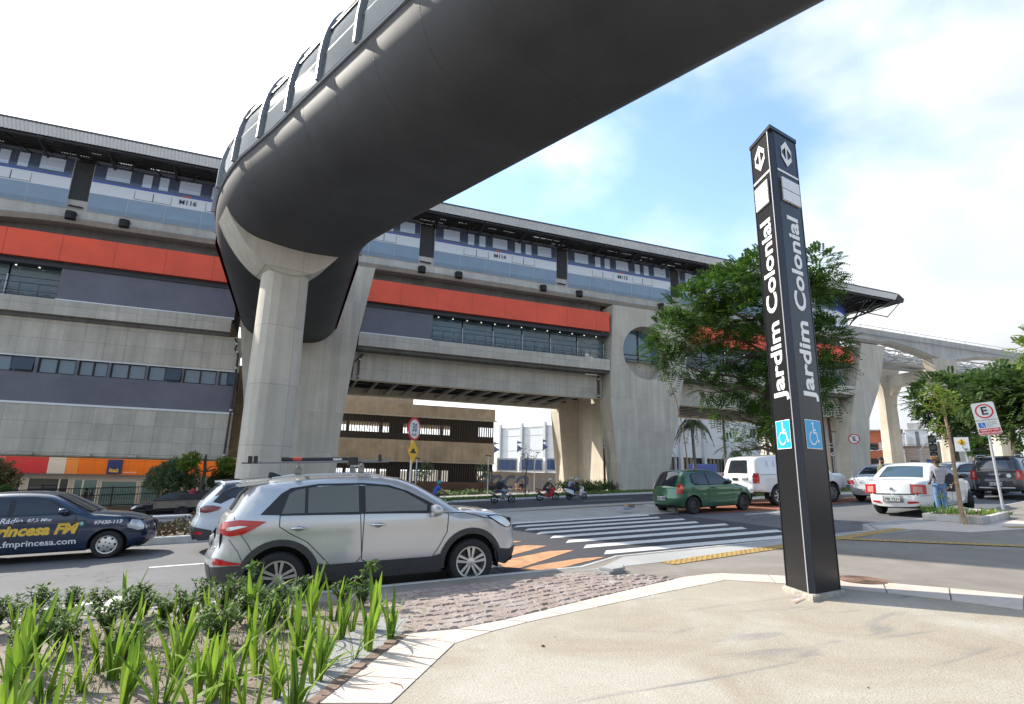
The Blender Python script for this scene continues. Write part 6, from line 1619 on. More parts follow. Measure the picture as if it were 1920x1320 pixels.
mb = MB(); mb.tube([(.75,.1,1.46),(.62,.1,1.72)], .008, 5); mb.build('aerial', M_black, t)
# ---- second silver saloon farther along ----
slv2 = paint('silver_grey_paint', (.45,.48,.52), .35, .28)
vs2 = dict(vs_); vs2.update(paint=slv2, plate=(-.955,.48,'FLA 9037'), mirror=(1.93,1.03,slv2))
t, c = dressed('grey_saloon', 'silver-grey saloon between the standing woman and the dark SUV, farther back', vs2); put(t, 28.3, 17.2, R(-10)) 
rear_lamp(t, c, .68, .86, .40, .76, M_lampred); c.add('tail_lamp_side', [(-.90,.68),(-.88,.86),(-.60,.88),(-.50,.80),(-.72,.70)], M_lampred, t, .012, step=.05)
# ---- dark SUV at the right edge ----
drk = paint('dark_grey_paint', (.035,.037,.042), .3, .28)
up = [(-.82,.38,1),(-.87,.55),(-.86,.75),(-.80,.98),(-.76,1.12),(-.62,1.40),(-.50,1.58),(-.62,1.63,1),(-.3,1.65),(.5,1.67),(1.2,1.655),(1.6,1.58),(2.0,1.33),(2.3,1.12),(2.6,1.08),(3.1,1.02),(3.35,.85),(3.42,.6),(3.38,.42),(3.25,.28,1)]
ds = dict(up=up, hw=.91, sill=.34, wb=2.67, rw=.345, arch=.42, belt=1.10, tumble=.22, paint=drk, plan=.26,
    surround=[(-.35,1.18),(-.15,1.45),(.1,1.53),(.9,1.56),(1.4,1.52),(1.7,1.40),(2.1,1.13),(.5,1.13)],
    glass=[[(-.2,1.20),(-.05,1.44),(.2,1.50),(.3,1.17)],[(.38,1.17),(.34,1.51),(.95,1.53),(.97,1.15)],[(1.05,1.15),(1.03,1.52),(1.4,1.48),(1.65,1.38),(1.95,1.15)]],
    screens=[('windscreen',(1.70,1.53),(2.28,1.14),.06),('rear_window',(-.75,1.14),(-.53,1.52),.12)], sm=mat('screen_blue', (.05,.07,.10), .05, spec=.9),
    doors=[([(.0,1.12),(.98,1.12),(1.0,.5),(.5,.45),(.3,.8)],.2,1.0),([(1.02,1.12),(1.02,.45),(2.05,.45),(2.2,.9),(2.1,1.1)],1.2,1.0)],
    patches=[('wheel_arch_trim',[(.43*cos(a), .345+.43*sin(a)) for a in [pi*i/14 for i in range(15)]]+[(.50*cos(a), .345+.50*sin(a)) for a in [pi-pi*i/14 for i in range(15)]],M_clad,.012)],
    caps=[('bumper_cladding',(-.82,.38),(-.87,.70),M_clad,0,None,None)], mirror=(2.05,1.15,M_black), wheel=dict(kind='alloy', rim=.62, n=5), tw=.215, plate=(-.93,.62,'FLA 7305'))
t, c = dressed('dark_suv', 'dark grey SUV with roof rails and clear-red tail lamps at the right edge', ds); put(t, 26.8, 14.1, R(17))
rear_lamp(t, c, .80, 1.12, .60, .80, M_lampred, mat('lens_rose', (.50,.24,.20), .12, coat=.6))
c.add('tail_lamp_side', [(-.84,.80),(-.76,1.12),(-.62,1.14),(-.60,.84)], M_lampred, t, .012, step=.05)
for sd in (1, -1):
    mb = MB(); mb.tube([(-.35, sd*.60, 1.66), (-.2, sd*.60, 1.72), (1.1, sd*.60, 1.72), (1.3, sd*.60, 1.66)], .018, 8); mb.build('roof_rail', M_galv, t)
mb = MB(); mb.obox((-.93,0,.47),(.05,1.1,.05)); mb.build('bumper_strip', M_galv, t, bevel=.015)
tt = text('SANDERA', .06, M_chrome, 'tailgate_letters', t, bold=.002, spacing=1.5); place(tt, (-.905,0,.98), (0,-1,0), (0,0,1))
mb = MB(); mb.lathe([(.001,-.004),(.075,-.004),(.075,.006),(.001,.008)], (-.895,-.42,.93), 'x', 16); mb.build('round_sticker', M_white, t)
# ---- far carriageway: black car going left and a tan trailer ----
blk = paint('black_paint', (.012,.013,.015), .2, .25)
fs_ = dict(gs); fs_.update(paint=blk, plate=(-.635,.52,'AKT 1180'), mirror=(1.60,.99,M_black)); fs_.pop('steer', None)
t, c = dressed('black_hatchback', 'black hatchback heading left on the far road, behind the small trailer', fs_); put(t, -5.6+.2, 40.2, R(180), dz=-.99+0)
t = thing('utility_trailer', 'small open tan utility trailer with one big black wheel showing on the far road', 'trailer')
tan = mat('tan_paint', (.23,.19,.15), .6, noise=(2,.2))
mb = MB(); mb.loft([[(x, -.75, .62), (x, -.80, 1.08), (x, .80, 1.08), (x, .75, .62)] for x in (-1.3, 1.6)], True, True); b = mb.build('box', tan, t)
mb = MB(); mb.box(-1.34, 1.64, -.83, -.80, 1.04, 1.12); mb.box(-1.34, 1.64, .80, .83, 1.04, 1.12); mb.build('rim', M_dark, b)
mb = MB(); mb.box(-1.2, 1.5, -.5, .5, .46, .60); mb.tube([(-1.3, 0, .52), (-2.3, 0, .50)], .05, 6); mb.build('chassis', M_black, t)
mb = MB(); mb.obox((.6, 0, 1.22), (1.6, 1.0, .30), rz=.1); mb.obox((.95, .1, 1.42), (.5, .5, .22)); mb.build('load', mat('load_dark', (.05,.045,.045), .8), t, bevel=.05)
mb = MB(); mb.lathe([(.001,-.2),(.16,-.2),(.2,0),(.12,.14),(.001,.18)], (.55, -.2, 1.5), 'z', 10); mb.build('red_bundle', mat('bundle_red', (.30,.03,.04), .7), t, smooth=50)
for sd in (1, -1): wheel(t, .15, sd*.82, .36, .22, dict(kind='steel', rim=.5, mat=M_steelw), sd)
for sd in (1, -1): wheel(t, 1.05, sd*.82, .34, .22, dict(kind='steel', rim=.5, mat=M_steelw), sd)
put(t, -5.6, 38.6, 0.0, dz=-.99)
# parked cars far back by the blue gates, only their roofs show
for i, (px, lab, pm_) in enumerate(((1290, 'dark blue hatchback roof showing behind the green hatchback', paint('navy_paint', (.03,.05,.10), .3)), (1262, 'silver car at the far kerb just right of the station pier', slv2))):
    f2 = dict(gs); f2.update(paint=pm_, plate=(-.635,.52,'DKA 2071')); x, y = atd(px, 56 if i == 0 else 62)
    t, c = dressed('far_parked_car', lab, f2); put(t, x, y, R(185), dz=gy(y))
# black-barred logo-like paint scrap is left out
# ================= people and two-wheelers =================
def skinned(name, nodes, edges, m, parent=None, root=0, sub=1):
    """nodes: name -> (x,y,z,r); one continuous skin over the connected joints"""
    ks = list(nodes); me = bpy.data.meshes.new(name); me.from_pydata([nodes[k][:3] for k in ks], [(ks.index(a), ks.index(b)) for a, b in edges], [])
    o = bpy.data.objects.new(name, me); COL.objects.link(o)
    sk = o.modifiers.new('s', 'SKIN'); sk.use_smooth_shade = True
    me.skin_vertices.new() if not me.skin_vertices else None
    for i, k in enumerate(ks):
        sv = me.skin_vertices[0].data[i]; r = nodes[k][3]; sv.radius = (r, r) if not isinstance(r, tuple) else r; sv.use_root = (i == root)
    sb = o.modifiers.new('u', 'SUBSURF'); sb.levels = sub; sb.render_levels = sub
    dg = bpy.context.evaluated_depsgraph_get(); dg.update(); nm = bpy.data.meshes.new_from_object(o.evaluated_get(dg))
    bpy.data.objects.remove(o); nm.name = name; nm.materials.clear(); nm.materials.append(m); nm.polygons.foreach_set('use_smooth', [True]*len(nm.polygons))
    r = bpy.data.objects.new(name, nm); COL.objects.link(r)
    if parent is not None: r.parent = parent
    return r
def person(label, loc, rz, J, skin, top, bottom, shoe, hair=None, helmet=None, sleeves='long', group=None, cat='person', face=True, shorts=False, s=1.0):
    """J: joints in the person's frame (x forward, y left): pelvis, chest, neck, head, and for L/R sh, el, ha, hip, kn, an, toe"""
    t = thing('person', label, cat, loc, rz, group)
    n = {}
    def nd(k, r): p = J[k]; n[k] = (p[0]*s, p[1]*s, p[2]*s, r*s)
    nd('pelvis', .082); nd('chest', .115); nd('neck', .052)
    n['waist'] = tuple((J['pelvis'][i]*.5+J['chest'][i]*.5)*s for i in range(3))+(.10*s,)
    hd = V(J['head']); nk = V(J['neck']); e = [('pelvis', 'waist'), ('waist', 'chest'), ('chest', 'neck')]
    n['chin'] = tuple((nk*.35+hd*.65)*s)+(.055*s,); n['skull'] = tuple(hd*s)+((.080*s, .092*s),); n['crown'] = tuple((hd+(hd-nk).normalized()*.075)*s)+(.062*s,)
    e += [('neck', 'chin'), ('chin', 'skull'), ('skull', 'crown')]
    for q in 'LR':
        for k, r in (('sh', .052), ('el', .037), ('ha', .024), ('hip', .068), ('kn', .055), ('an', .038), ('toe', .030)): nd(k+q, r)
        e += [('chest', 'sh'+q), ('sh'+q, 'el'+q), ('el'+q, 'ha'+q), ('pelvis', 'hip'+q), ('hip'+q, 'kn'+q), ('kn'+q, 'an'+q), ('an'+q, 'toe'+q)]
        # palm and five fingers
        a = V(J['ha'+q]); d = (a-V(J['el'+q])).normalized(); c = V(J.get('curl'+q, (0, 0, -1))); side = d.cross(c).normalized()
        pm = a+d*.055; n['pm'+q] = tuple(pm*s)+((.030*s, .018*s),); e.append(('ha'+q, 'pm'+q))
        for f in range(4):
            b = pm+d*.035+side*(f-1.5)*.020; tpp = b+d*(.030-.004*abs(f-1.2))+c*.030
            n['f%d%s' % (f, q)] = tuple(b*s)+(.010*s,); n['g%d%s' % (f, q)] = tuple(tpp*s)+(.008*s,)
            e += [('pm'+q, 'f%d%s' % (f, q)), ('f%d%s' % (f, q), 'g%d%s' % (f, q))]
        th = a+d*.03+side*-.035+c*.02; n['th'+q] = tuple(th*s)+(.010*s,); e.append(('ha'+q, 'th'+q))
    skinned('body', n, e, skin, t)
    # shirt: torso and sleeves; trousers: hips and legs
    m_ = {k: tuple(J[k][i]*s for i in range(3)) for k in J if len(J[k]) == 3}
    def up_(k, r): return m_[k]+(r*s,)
    q = {'waist': n['waist'][:3]+(.120*s,), 'pel': tuple((V(n['pelvis'][:3])*1.0+V(n['waist'][:3])*.0))+(.122*s,), 'chest': up_('chest', .150), 'nb': tuple((V(m_['chest'])*.35+V(m_['neck'])*.65))+(.108*s,)}
    ee = [('pel', 'waist'), ('waist', 'chest'), ('chest', 'nb')]
    for k in 'LR':
        q['sh'+k] = up_('sh'+k, .066); ee.append(('chest', 'sh'+k))
        el = V(m_['el'+k]); sh_ = V(m_['sh'+k]); ha = V(m_['ha'+k])
        if sleeves == 'long': q['el'+k] = tuple(el)+(.048*s,); q['cu'+k] = tuple(el.lerp(ha, .88))+(.036*s,); ee += [('sh'+k, 'el'+k), ('el'+k, 'cu'+k)]
        else: q['cu'+k] = tuple(sh_.lerp(el, .75))+(.056*s,); ee.append(('sh'+k, 'cu'+k))
    skinned('shirt', q, ee, top, t)
    q = {'pelvis': up_('pelvis', .100)}; ee = []
    for k in 'LR':
        q['hip'+k] = up_('hip'+k, .082); q['kn'+k] = up_('kn'+k, .070); ee += [('pelvis', 'hip'+k), ('hip'+k, 'kn'+k)]
        if not shorts: q['an'+k] = tuple(V(m_['kn'+k]).lerp(V(m_['an'+k]), .93))+(.052*s,); ee.append(('kn'+k, 'an'+k))
    skinned('trousers', q, ee, bottom, t)
    for k in 'LR':
        a, b = V(m_['an'+k]), V(m_['toe'+k]); d = (b-a); q = {'a': tuple(a+V((0,0,-.01)))+(.045*s,), 'h': tuple(a-d*.25+V((0,0,b.z-a.z))*.9)+(.036*s,), 'm': tuple(a.lerp(b, .6)+V((0,0,0)))+(.042*s,), 't': tuple(b+d.normalized()*.03)+(.034*s,)}
        skinned('shoe', q, [('h', 'a'), ('a', 'm'), ('m', 't')], shoe, t)
    fw = V(J.get('look', (1, 0, 0))).normalized(); upv = (hd-nk).normalized(); sd = upv.cross(fw).normalized(); H_ = hd*s
    if face:
        f = MB()
        for y in (-.032, .032): f.lathe([(.001, -.004), (.011, 0), (.001, .006)], H_+fw*.083*s+sd*y*s+upv*.012*s, 'x', 8)
        f.build('eyes', M_black, t)
        f = MB(); f.tube([H_+fw*.082*s+upv*.015*s, H_+fw*.108*s-upv*.022*s, H_+fw*.085*s-upv*.03*s], [.008*s, .014*s, .008*s], 6); f.build('nose', skin, t, smooth=60)
        f = MB(); f.tube([H_+fw*.080*s-upv*.052*s+sd*.022*s, H_+fw*.088*s-upv*.05*s, H_+fw*.080*s-upv*.052*s-sd*.022*s], .006*s, 5); f.build('mouth', mat('lips', (.22,.07,.06), .5), t)
        f = MB()
        for y in (-.085, .085): f.tube([H_+sd*y*s+upv*.02*s, H_+sd*y*1.06*s-upv*.03*s], [.014*s, .010*s], 6)
        f.build('ears', skin, t, smooth=60)
    return t, H_, fw, upv, sd
def ball(mb, c, rx, ry, rz, fw, sd, up, n=14, lo=-1.0, jit=0, r_=random.Random(2)):
    rings = []
    for i in range(9):
        v = lo+(1-lo)*i/8; v = max(-.999, min(.999, v)); rr = sqrt(1-v*v)
        rings.append([c + fw*(rx*rr*cos(a)*(1+r_.uniform(-jit, jit))) + sd*(ry*rr*sin(a)*(1+r_.uniform(-jit, jit))) + up*(rz*v) for a in [2*pi*k/n for k in range(n)]])
    mb.loft(rings, True, True)
def helmet(t, H_, fw, up, sd, m, s=1.0, visor=True, name='helmet'):
    mb = MB(); ball(mb, H_+up*.02, .135*s, .122*s, .135*s, fw, sd, up, 18, -.75); h = mb.build(name, m, t, smooth=60)
    if visor: mb = MB(); ball(mb, H_+fw*.030-up*.0, .115*s, .108*s, .055*s, fw, sd, up, 16); mb.build('visor', M_glass2, h, smooth=60)
SK1 = mat('skin_brown', (.20,.10,.06), .55); SK2 = mat('skin_light_brown', (.36,.20,.13), .55); M_shoe = mat('dark_shoe', (.03,.03,.03), .6); M_shoew = mat('pale_shoe', (.5,.5,.5), .6)
JEAN = mat('blue_jeans', (.10,.20,.36), .85, noise=(6,.25), bump=(30,.3)); DKJ = mat('dark_jeans', (.025,.045,.10), .85, noise=(6,.2))
M_bshirt = mat('blue_tshirt', (.055,.12,.60), .8, bump=(9,.4)); M_grn = mat('olive_tshirt', (.11,.12,.06), .85, bump=(9,.4)); M_blkj = mat('black_jacket', (.015,.015,.017), .6, bump=(12,.4))
def striped(name, c1, c2, sc):
    m = bpy.data.materials.new(name); m.use_nodes = True; t = m.node_tree; b = t.nodes['Principled BSDF']; b.inputs['Roughness'].default_value = .85
    tc_ = t.nodes.new('ShaderNodeTexCoord'); w = t.nodes.new('ShaderNodeTexWave'); w.bands_direction = 'Z'; w.inputs['Scale'].default_value = sc; w.inputs['Distortion'].default_value = .6
    r = t.nodes.new('ShaderNodeValToRGB'); r.color_ramp.elements[0].color = (*c1, 1); r.color_ramp.elements[1].color = (*c2, 1); r.color_ramp.elements[0].position = .42; r.color_ramp.elements[1].position = .5
    t.links.new(tc_.outputs['Object'], w.inputs['Vector']); t.links.new(w.outputs['Color'], r.inputs[0]); t.links.new(r.outputs[0], b.inputs['Base Color']); return m
M_strip = striped('striped_top', (.17,.16,.20), (.55,.53,.57), 9)
# ---- woman standing behind the white saloon ----
STAND = dict(pelvis=(0,0,.92), chest=(.0,0,1.24), neck=(.0,0,1.42), head=(.015,0,1.53), shL=(0,.17,1.36), shR=(0,-.17,1.36), elL=(-.02,.215,1.09), elR=(.0,-.22,1.10), haL=(.18,.14,1.00), haR=(.20,-.13,1.06), hipL=(0,.09,.88), hipR=(0,-.09,.88), knL=(.02,.10,.48), knR=(.03,-.09,.48), anL=(-.03,.11,.08), anR=(-.02,-.10,.08), toeL=(.12,.13,.035), toeR=(.13,-.12,.035))
def floor_pt(px, py, c=-.15): p = gpl(px, py, c); return p
p = floor_pt(1771, 974)
d_ = V((p.x, p.y, 0)); 
wp = (p.x, p.y, SL*p.x-.15)
t, H_, fw, up, sd = person('woman with tied-up blond-tipped curls, striped long-sleeved top and blue jeans beside the white saloon', wp, R(62), dict(STAND, look=(.8,.6,0)), SK1, M_strip, JEAN, M_shoew, s=1.0)
mb = MB(); r_ = random.Random(5)
for i in range(46):
    a = r_.uniform(0, 2*pi); v = r_.uniform(-.1, 1); c = H_+up*(.09+.07*v)+fw*(.075*cos(a))+sd*(.085*sin(a)); ball(mb, c, .035, .035, .035, fw, sd, up, 6, jit=.3, r_=r_)
mb.build('curly_hair', mat('blond_tips', (.34,.19,.07), .8, noise=(30,.6), col2=(.10,.05,.03)), t, smooth=60)
mb = MB(); ball(mb, H_-fw*.012+up*.02, .092, .088, .10, fw, sd, up, 14, -.3); mb.build('dark_hair', mat('dark_hair', (.02,.014,.012), .7), t, smooth=60)
# black bag hanging on her right side, belongs to her hand: its own thing
bg_ = thing('shoulder_bag', 'black bag with white number seven hanging beside the standing woman', 'bag', (wp[0]+.22, wp[1]-.12, wp[2]+.75), R(-28))
mb = MB(); mb.loft([[(.17*cos(a)*k, .06*sin(a)*k, z) for a in [2*pi*i/16 for i in range(16)]] for z, k in ((0, .7), (.05, 1), (.25, 1.1), (.42, .95), (.50, .5))], True, True); mb.build('bag_body', M_blkj, bg_, smooth=60)
mb = MB(); mb.tube([(-.1, 0, .45), (-.14, 0, .62), (-.18, .02, .70)], .012, 6); mb.build('strap', M_black, bg_)
tt = text('7', .15, M_white, 'white_number', bg_, bold=.004); place(tt, (.0, -.075, .14), (1, 0, 0), (0, .1, 1))
# ---- man behind the saloon: only head and shoulders show ----
mx, my = 19.6, 13.75
t, H_, fw, up, sd = person('bearded man in an olive T-shirt standing behind the white saloon', (mx-.1, my+.1, SL*mx-.15), R(-40), dict(STAND, look=(.9,-.5,-.15)), SK2, M_grn, DKJ, M_shoe, sleeves='short', s=1.05)
mb = MB(); ball(mb, H_-fw*.006+up*.035, .105, .092, .10, fw, sd, up, 14, -.2); mb.build('hair', mat('black_hair', (.012,.010,.010), .7), t, smooth=60)
mb = MB(); ball(mb, H_+fw*.038-up*.062, .062, .066, .045, fw, sd, up, 12); mb.build('beard', mat('black_hair', (.012,.010,.010), .7), t, smooth=60)
# ---- motorbikes ----
def bike_wheel(t, x, r, w, m=M_alloy, spokes=5):
    m = M_steelw
    q = bpy.data.objects.new('wheel', None); COL.objects.link(q); q.parent = t; q.location = (x, 0, r); q.empty_display_size = .1
    mb = MB(); mb.lathe([(r-.09, -w*.35), (r-.06, -w/2), (r-.015, -w*.35), (r, 0), (r-.015, w*.35), (r-.06, w/2), (r-.09, w*.35), (r-.09, -w*.35)], n=28, cap=False); mb.build('tyre', M_rubber, q, smooth=50)
    mb = MB(); mb.lathe([(r-.10, -w*.3), (r-.085, -w*.36), (r-.085, w*.36), (r-.10, w*.3), (r-.10, -w*.3)], n=28, cap=False)
    for k in range(spokes):
        a = 2*pi*k/spokes; mb.tube([(.02*cos(a), 0, .02*sin(a)), ((r-.09)*cos(a), 0, (r-.09)*sin(a))], [.016, .012], 6)
    mb.lathe([(.001, -.05), (.04, -.05), (.04, .05), (.001, .05)], n=12); mb.lathe([(.11, -.04), (.11, -.035), (.07, -.035), (.07, -.04), (.11, -.04)], n=20, cap=False)
    mb.build('rim', m, q, smooth=40)
def motorbike(label, kind, loc, rz, group):
    t = thing('motorbike', label, 'motorbike', loc, rz, group)
    M1 = {'commuter': mat('bike_silver', (.42,.43,.44), .35, .4), 'sport': mat('bike_red', (.50,.012,.012), .25, coat=1), 'scooter': mat('scooter_white', (.70,.71,.72), .25, coat=1)}[kind]
    r, wb = (.30, 1.30) if kind != 'scooter' else (.265, 1.27)
    mm = M_alloy if kind != 'scooter' else M_hub
    bike_wheel(t, 0, r, .12 if kind != 'sport' else .15, mm, 5 if kind != 'commuter' else 12); bike_wheel(t, wb, r, .10, mm, 5 if kind != 'commuter' else 12)
    mb = MB()
    for y in (-.09, .09): mb.tube([(wb, y, r), (wb-.16, y, .66), (wb-.26, y*.9, .98)], .022, 8)
    mb.build('fork', M_galv, t, smooth=50)
    mb = MB(); mb.tube([(wb-.27, -.34, 1.03), (wb-.22, -.12, .99), (wb-.22, .12, .99), (wb-.27, .34, 1.03)], .014, 8); mb.tube([(wb-.27, -.36, 1.03), (wb-.26, -.24, 1.02)], .02, 8); mb.tube([(wb-.27, .36, 1.03), (wb-.26, .24, 1.02)], .02, 8)
    hb = mb.build('handlebar', M_black, t, smooth=50)
    for sy in (-1, 1): m2 = MB(); m2.tube([(wb-.25, sy*.25, 1.03), (wb-.2, sy*.33, 1.16)], .008, 5); ball(m2, V((wb-.2, sy*.35, 1.18)), .02, .06, .04, V((1,0,0)), V((0,1,0)), V((0,0,1)), 10); m2.build('mirror', M_black, hb, smooth=50)
    if kind != 'scooter':
        mb = MB()
        for y in (-.08, .08): mb.tube([(0, y*1.2, r), (.45, y, .42), (.75, y, .40), (.98, y*.6, .85)], .02, 6); mb.tube([(.98, y*.6, .88), (.5, y, .76), (-.1, y, .82)], .02, 6)
        mb.build('frame', M_black, t, smooth=50)
        mb = MB(); mb.obox((.62, 0, .46), (.34, .26, .24)); mb.obox((.70, 0, .62), (.20, .18, .20), ry=-.3)
        for k in range(4): mb.obox((.70, 0, .56+k*.04), (.24, .22, .012), ry=-.3)
        mb.build('engine', M_grey, t, bevel=.02)
        mb = MB(); mb.tube([(.75, -.12, .50), (.7, -.14, .30), (.3, -.15, .27), (-.25, -.17, .36)], [.02,.025,.035,.045], 8); mb.build('exhaust', M_chrome, t, smooth=50)
        mb = MB(); rings = [[(x, y*w, z+h*c_) for y, c_ in ((-1,-.2),(-.9,.6),(-.4,1),(.4,1),(.9,.6),(1,-.2),(.6,-1),(-.6,-1))] for x, z, w, h in ((.42, .80, .08, .04), (.55, .84, .14, .09), (.78, .88, .15, .11), (.96, .88, .10, .08), (1.02, .87, .05, .04))]
        mb.loft(rings, True, True); mb.build('fuel_tank', M1, t, smooth=50)
        mb = MB(); rings = [[(x, y*w, z+h*c_) for y, c_ in ((-1,-1),(-1,.5),(-.6,1),(.6,1),(1,.5),(1,-1))] for x, z, w, h in ((-.22, .90, .08, .03), (-.1, .84, .12, .04), (.2, .79, .13, .04), (.45, .80, .09, .04))]
        mb.loft(rings, True, True); mb.build('seat', M_black, t, smooth=50)
        mb = MB(); mb.tube([(-.30, 0, .62), (-.12, 0, .66), (.05, 0, .62)], [.05,.07,.05], 8); mb.tube([(wb-.32, 0, .48), (wb-.08, 0, r+.33), (wb+.14, 0, r+.28)], [.03,.055,.03], 8); mb.build('mudguard', M1, t, smooth=50)
    if kind == 'commuter':
        mb = MB(); ball(mb, V((wb-.12, 0, .92)), .10, .09, .10, V((1,0,0)), V((0,1,0)), V((0,0,1)), 14); mb.build('headlight', M_chrome, t, smooth=60)
        mb = MB(); mb.obox((-.10, 0, .70), (.42, .22, .10), ry=.1); mb.build('side_panel', M1, t, bevel=.03)
    if kind == 'sport':
        mb = MB()
        for sy in (-1, 1): mb.prism([(.30,.34),(.80,.24),(1.10,.62),(1.22,.95),(1.02,1.02),(.72,.74),(.45,.56)], 'y', sy*.15, sy*.19)
        mb.prism([(.98,.80),(1.25,.86),(1.16,1.02),(1.02,1.06)], 'y', -.15, .15); mb.build('fairing', M1, t, bevel=.015)
        mb = MB(); mb.prism([(1.00,1.05),(1.18,1.02),(1.0,1.20),(.94,1.20)], 'y', -.11, .11); mb.build('windshield', M_glass2, t, bevel=.01)
        mb = MB(); mb.prism([(-.38,.93),(-.15,.80),(.25,.70),(.35,.80),(.0,.86)], 'y', -.12, .12); mb.build('tail_fairing', M1, t, bevel=.02)
    if kind == 'scooter':
        X_ = lambda rr: mb.loft([[(x, y*w, z+h*c_) for y, c_ in ((-1,-.8),(-1,.3),(-.6,1),(.6,1),(1,.3),(1,-.8),(.5,-1),(-.5,-1))] for x, z, w, h in rr], True, True)
        mb = MB(); X_(((-.42,.80,.06,.05),(-.25,.68,.15,.14),(.05,.60,.18,.18),(.35,.50,.18,.20),(.55,.36,.16,.10))); mb.build('rear_body', M1, t, smooth=50)
        mb = MB(); X_(((-.35,.90,.08,.03),(-.1,.84,.15,.05),(.3,.78,.15,.05),(.55,.74,.08,.04))); mb.build('seat', M_black, t, smooth=50)
        mb = MB(); mb.obox((.66, 0, .28), (.50, .32, .08)); mb.build('footboard', M_black, t, bevel=.02)
        mb = MB(); mb.prism([(.82,.28),(.95,.30),(1.16,.62),(1.22,.88),(1.08,1.05),(.98,1.02),(1.02,.80),(.92,.55)], 'y', -.17, .17); mb.build('leg_shield', M1, t, bevel=.03)
        mb = MB(); mb.prism([(1.10,1.02),(1.20,.92),(1.04,1.22),(1.0,1.20)], 'y', -.12, .12); mb.build('windshield', M_glass2, t)
        mb = MB(); mb.obox((.15, 0, .30), (.55, .20, .16)); mb.tube([(.2, -.16, .28), (-.2, -.18, .36)], .045, 10); mb.build('engine', M_black, t, bevel=.02)
        mb = MB(); mb.tube([(wb-.15, 0, r+.22), (wb+.02, 0, r+.30), (wb+.18, 0, r+.20)], [.05,.07,.04], 8); mb.build('mudguard', M1, t, smooth=50)
    mb = MB(); mb.obox((-.36 if kind != 'scooter' else -.42, 0, .72), (.03, .10, .06)); mb.build('tail_lamp', M_lampred, t, bevel=.01)
    return t
def RIDE(dx=0, lean=.22, hx=.88, hz=1.02, sx=.35, sz=.92, foot=(.55, .34)):
    return dict(pelvis=(sx-.02,0,sz), chest=(sx+lean*.8,0,sz+.32), neck=(sx+lean*1.15,0,sz+.50), head=(sx+lean*1.35+.03,0,sz+.63), shL=(sx+lean,.19,sz+.43), shR=(sx+lean,-.19,sz+.43),
        elL=(sx+lean+.22,.30,sz+.22), elR=(sx+lean+.22,-.30,sz+.22), haL=(hx,.30,hz), haR=(hx,-.30,hz), hipL=(sx,.10,sz-.02), hipR=(sx,-.10,sz-.02), knL=(sx+.40,.20,sz-.12), knR=(sx+.40,-.20,sz-.12),
        anL=(foot[0],.17,foot[1]+.04), anR=(foot[0],-.17,foot[1]+.04), toeL=(foot[0]+.14,.17,foot[1]), toeR=(foot[0]+.14,-.17,foot[1]), curlL=(0,0,-1), curlR=(0,0,-1))
def far(px, y, c=-.99): # stand on the far road at depth y
    d = ray(px, 938); x = y/d.y*d.x; return (x, y, SL*x+c)
gm = 'motorbikes riding on the far road'
loc = far(926+1, 38.6); motorbike('silver motorbike with black delivery box bags, leftmost of the riders', 'commuter', loc, 0, gm)
t, H_, fw, up, sd = person('motorbike courier in black jacket with a big black backpack, leftmost rider', loc, 0, RIDE(lean=.20), SK2, M_blkj, JEAN, M_shoe, group='riders on the far road')
helmet(t, H_, fw, up, sd, mat('helmet_teal', (.02,.09,.10), .3, coat=1))
mb = MB(); mb.obox((H_.x-.30, 0, H_.z-.30), (.42, .46, .52), ry=.25); mb.build('backpack', M_blkj, t, bevel=.08)
mb = MB(); mb.obox((H_.x-.12, -.0, H_.z-.16), (.10, .42, .16), ry=.3); mb.build('red_collar', mat('jacket_red', (.55,.03,.02), .6), t, bevel=.03)
bx_ = thing('top_box', 'black delivery box on the rack of the leftmost motorbike', 'box', (loc[0]-.22, loc[1], loc[2]+.93)); mb = MB(); mb.obox((0,0,.13), (.42,.40,.28)); mb.build('box_body', M_black, bx_, bevel=.05); mb = MB(); mb.obox((0,0,.275), (.44,.42,.05)); mb.build('lid', M_clad, bx_, bevel=.02)
loc = far(1012, 39.0); motorbike('red sports motorbike on the far road, middle rider', 'sport', loc, R(0), gm)
t, H_, fw, up, sd = person('rider in dark jacket and white helmet bent over the red sports motorbike', loc, 0, RIDE(lean=.34, hz=1.0), SK2, mat('dark_olive', (.04,.045,.04), .7), DKJ, M_shoe, group='riders on the far road')
helmet(t, H_, fw, up, sd, mat('helmet_white', (.65,.66,.68), .25, coat=1))
loc = far(1067, 38.8); motorbike('white scooter on the far road carrying two riders', 'scooter', loc, R(0), gm)
J_ = RIDE(lean=.14, hx=.96, hz=1.03, sx=.42, sz=.86, foot=(.70, .36))
t, H_, fw, up, sd = person('scooter driver in black shirt and shorts with a silver helmet', loc, 0, J_, SK2, M_blkj, mat('shorts_dark', (.03,.03,.04), .8), M_shoew, shorts=True, sleeves='short', group='riders on the far road')
helmet(t, H_, fw, up, sd, mat('helmet_silver', (.45,.46,.48), .25, coat=1))
J_ = RIDE(lean=.12, hx=.42, hz=1.10, sx=.02, sz=.92, foot=(.38, .34)); J_['haL'] = (.38,.16,1.05); J_['haR'] = (.38,-.16,1.05)
t, H_, fw, up, sd = person('scooter passenger in pale lilac jacket and grey helmet holding the driver', loc, 0, J_, SK2, mat('lilac_jacket', (.36,.34,.50), .7), DKJ, M_shoe, group='riders on the far road')
helmet(t, H_, fw, up, sd, mat('helmet_silver', (.45,.46,.48), .25, coat=1), .95)
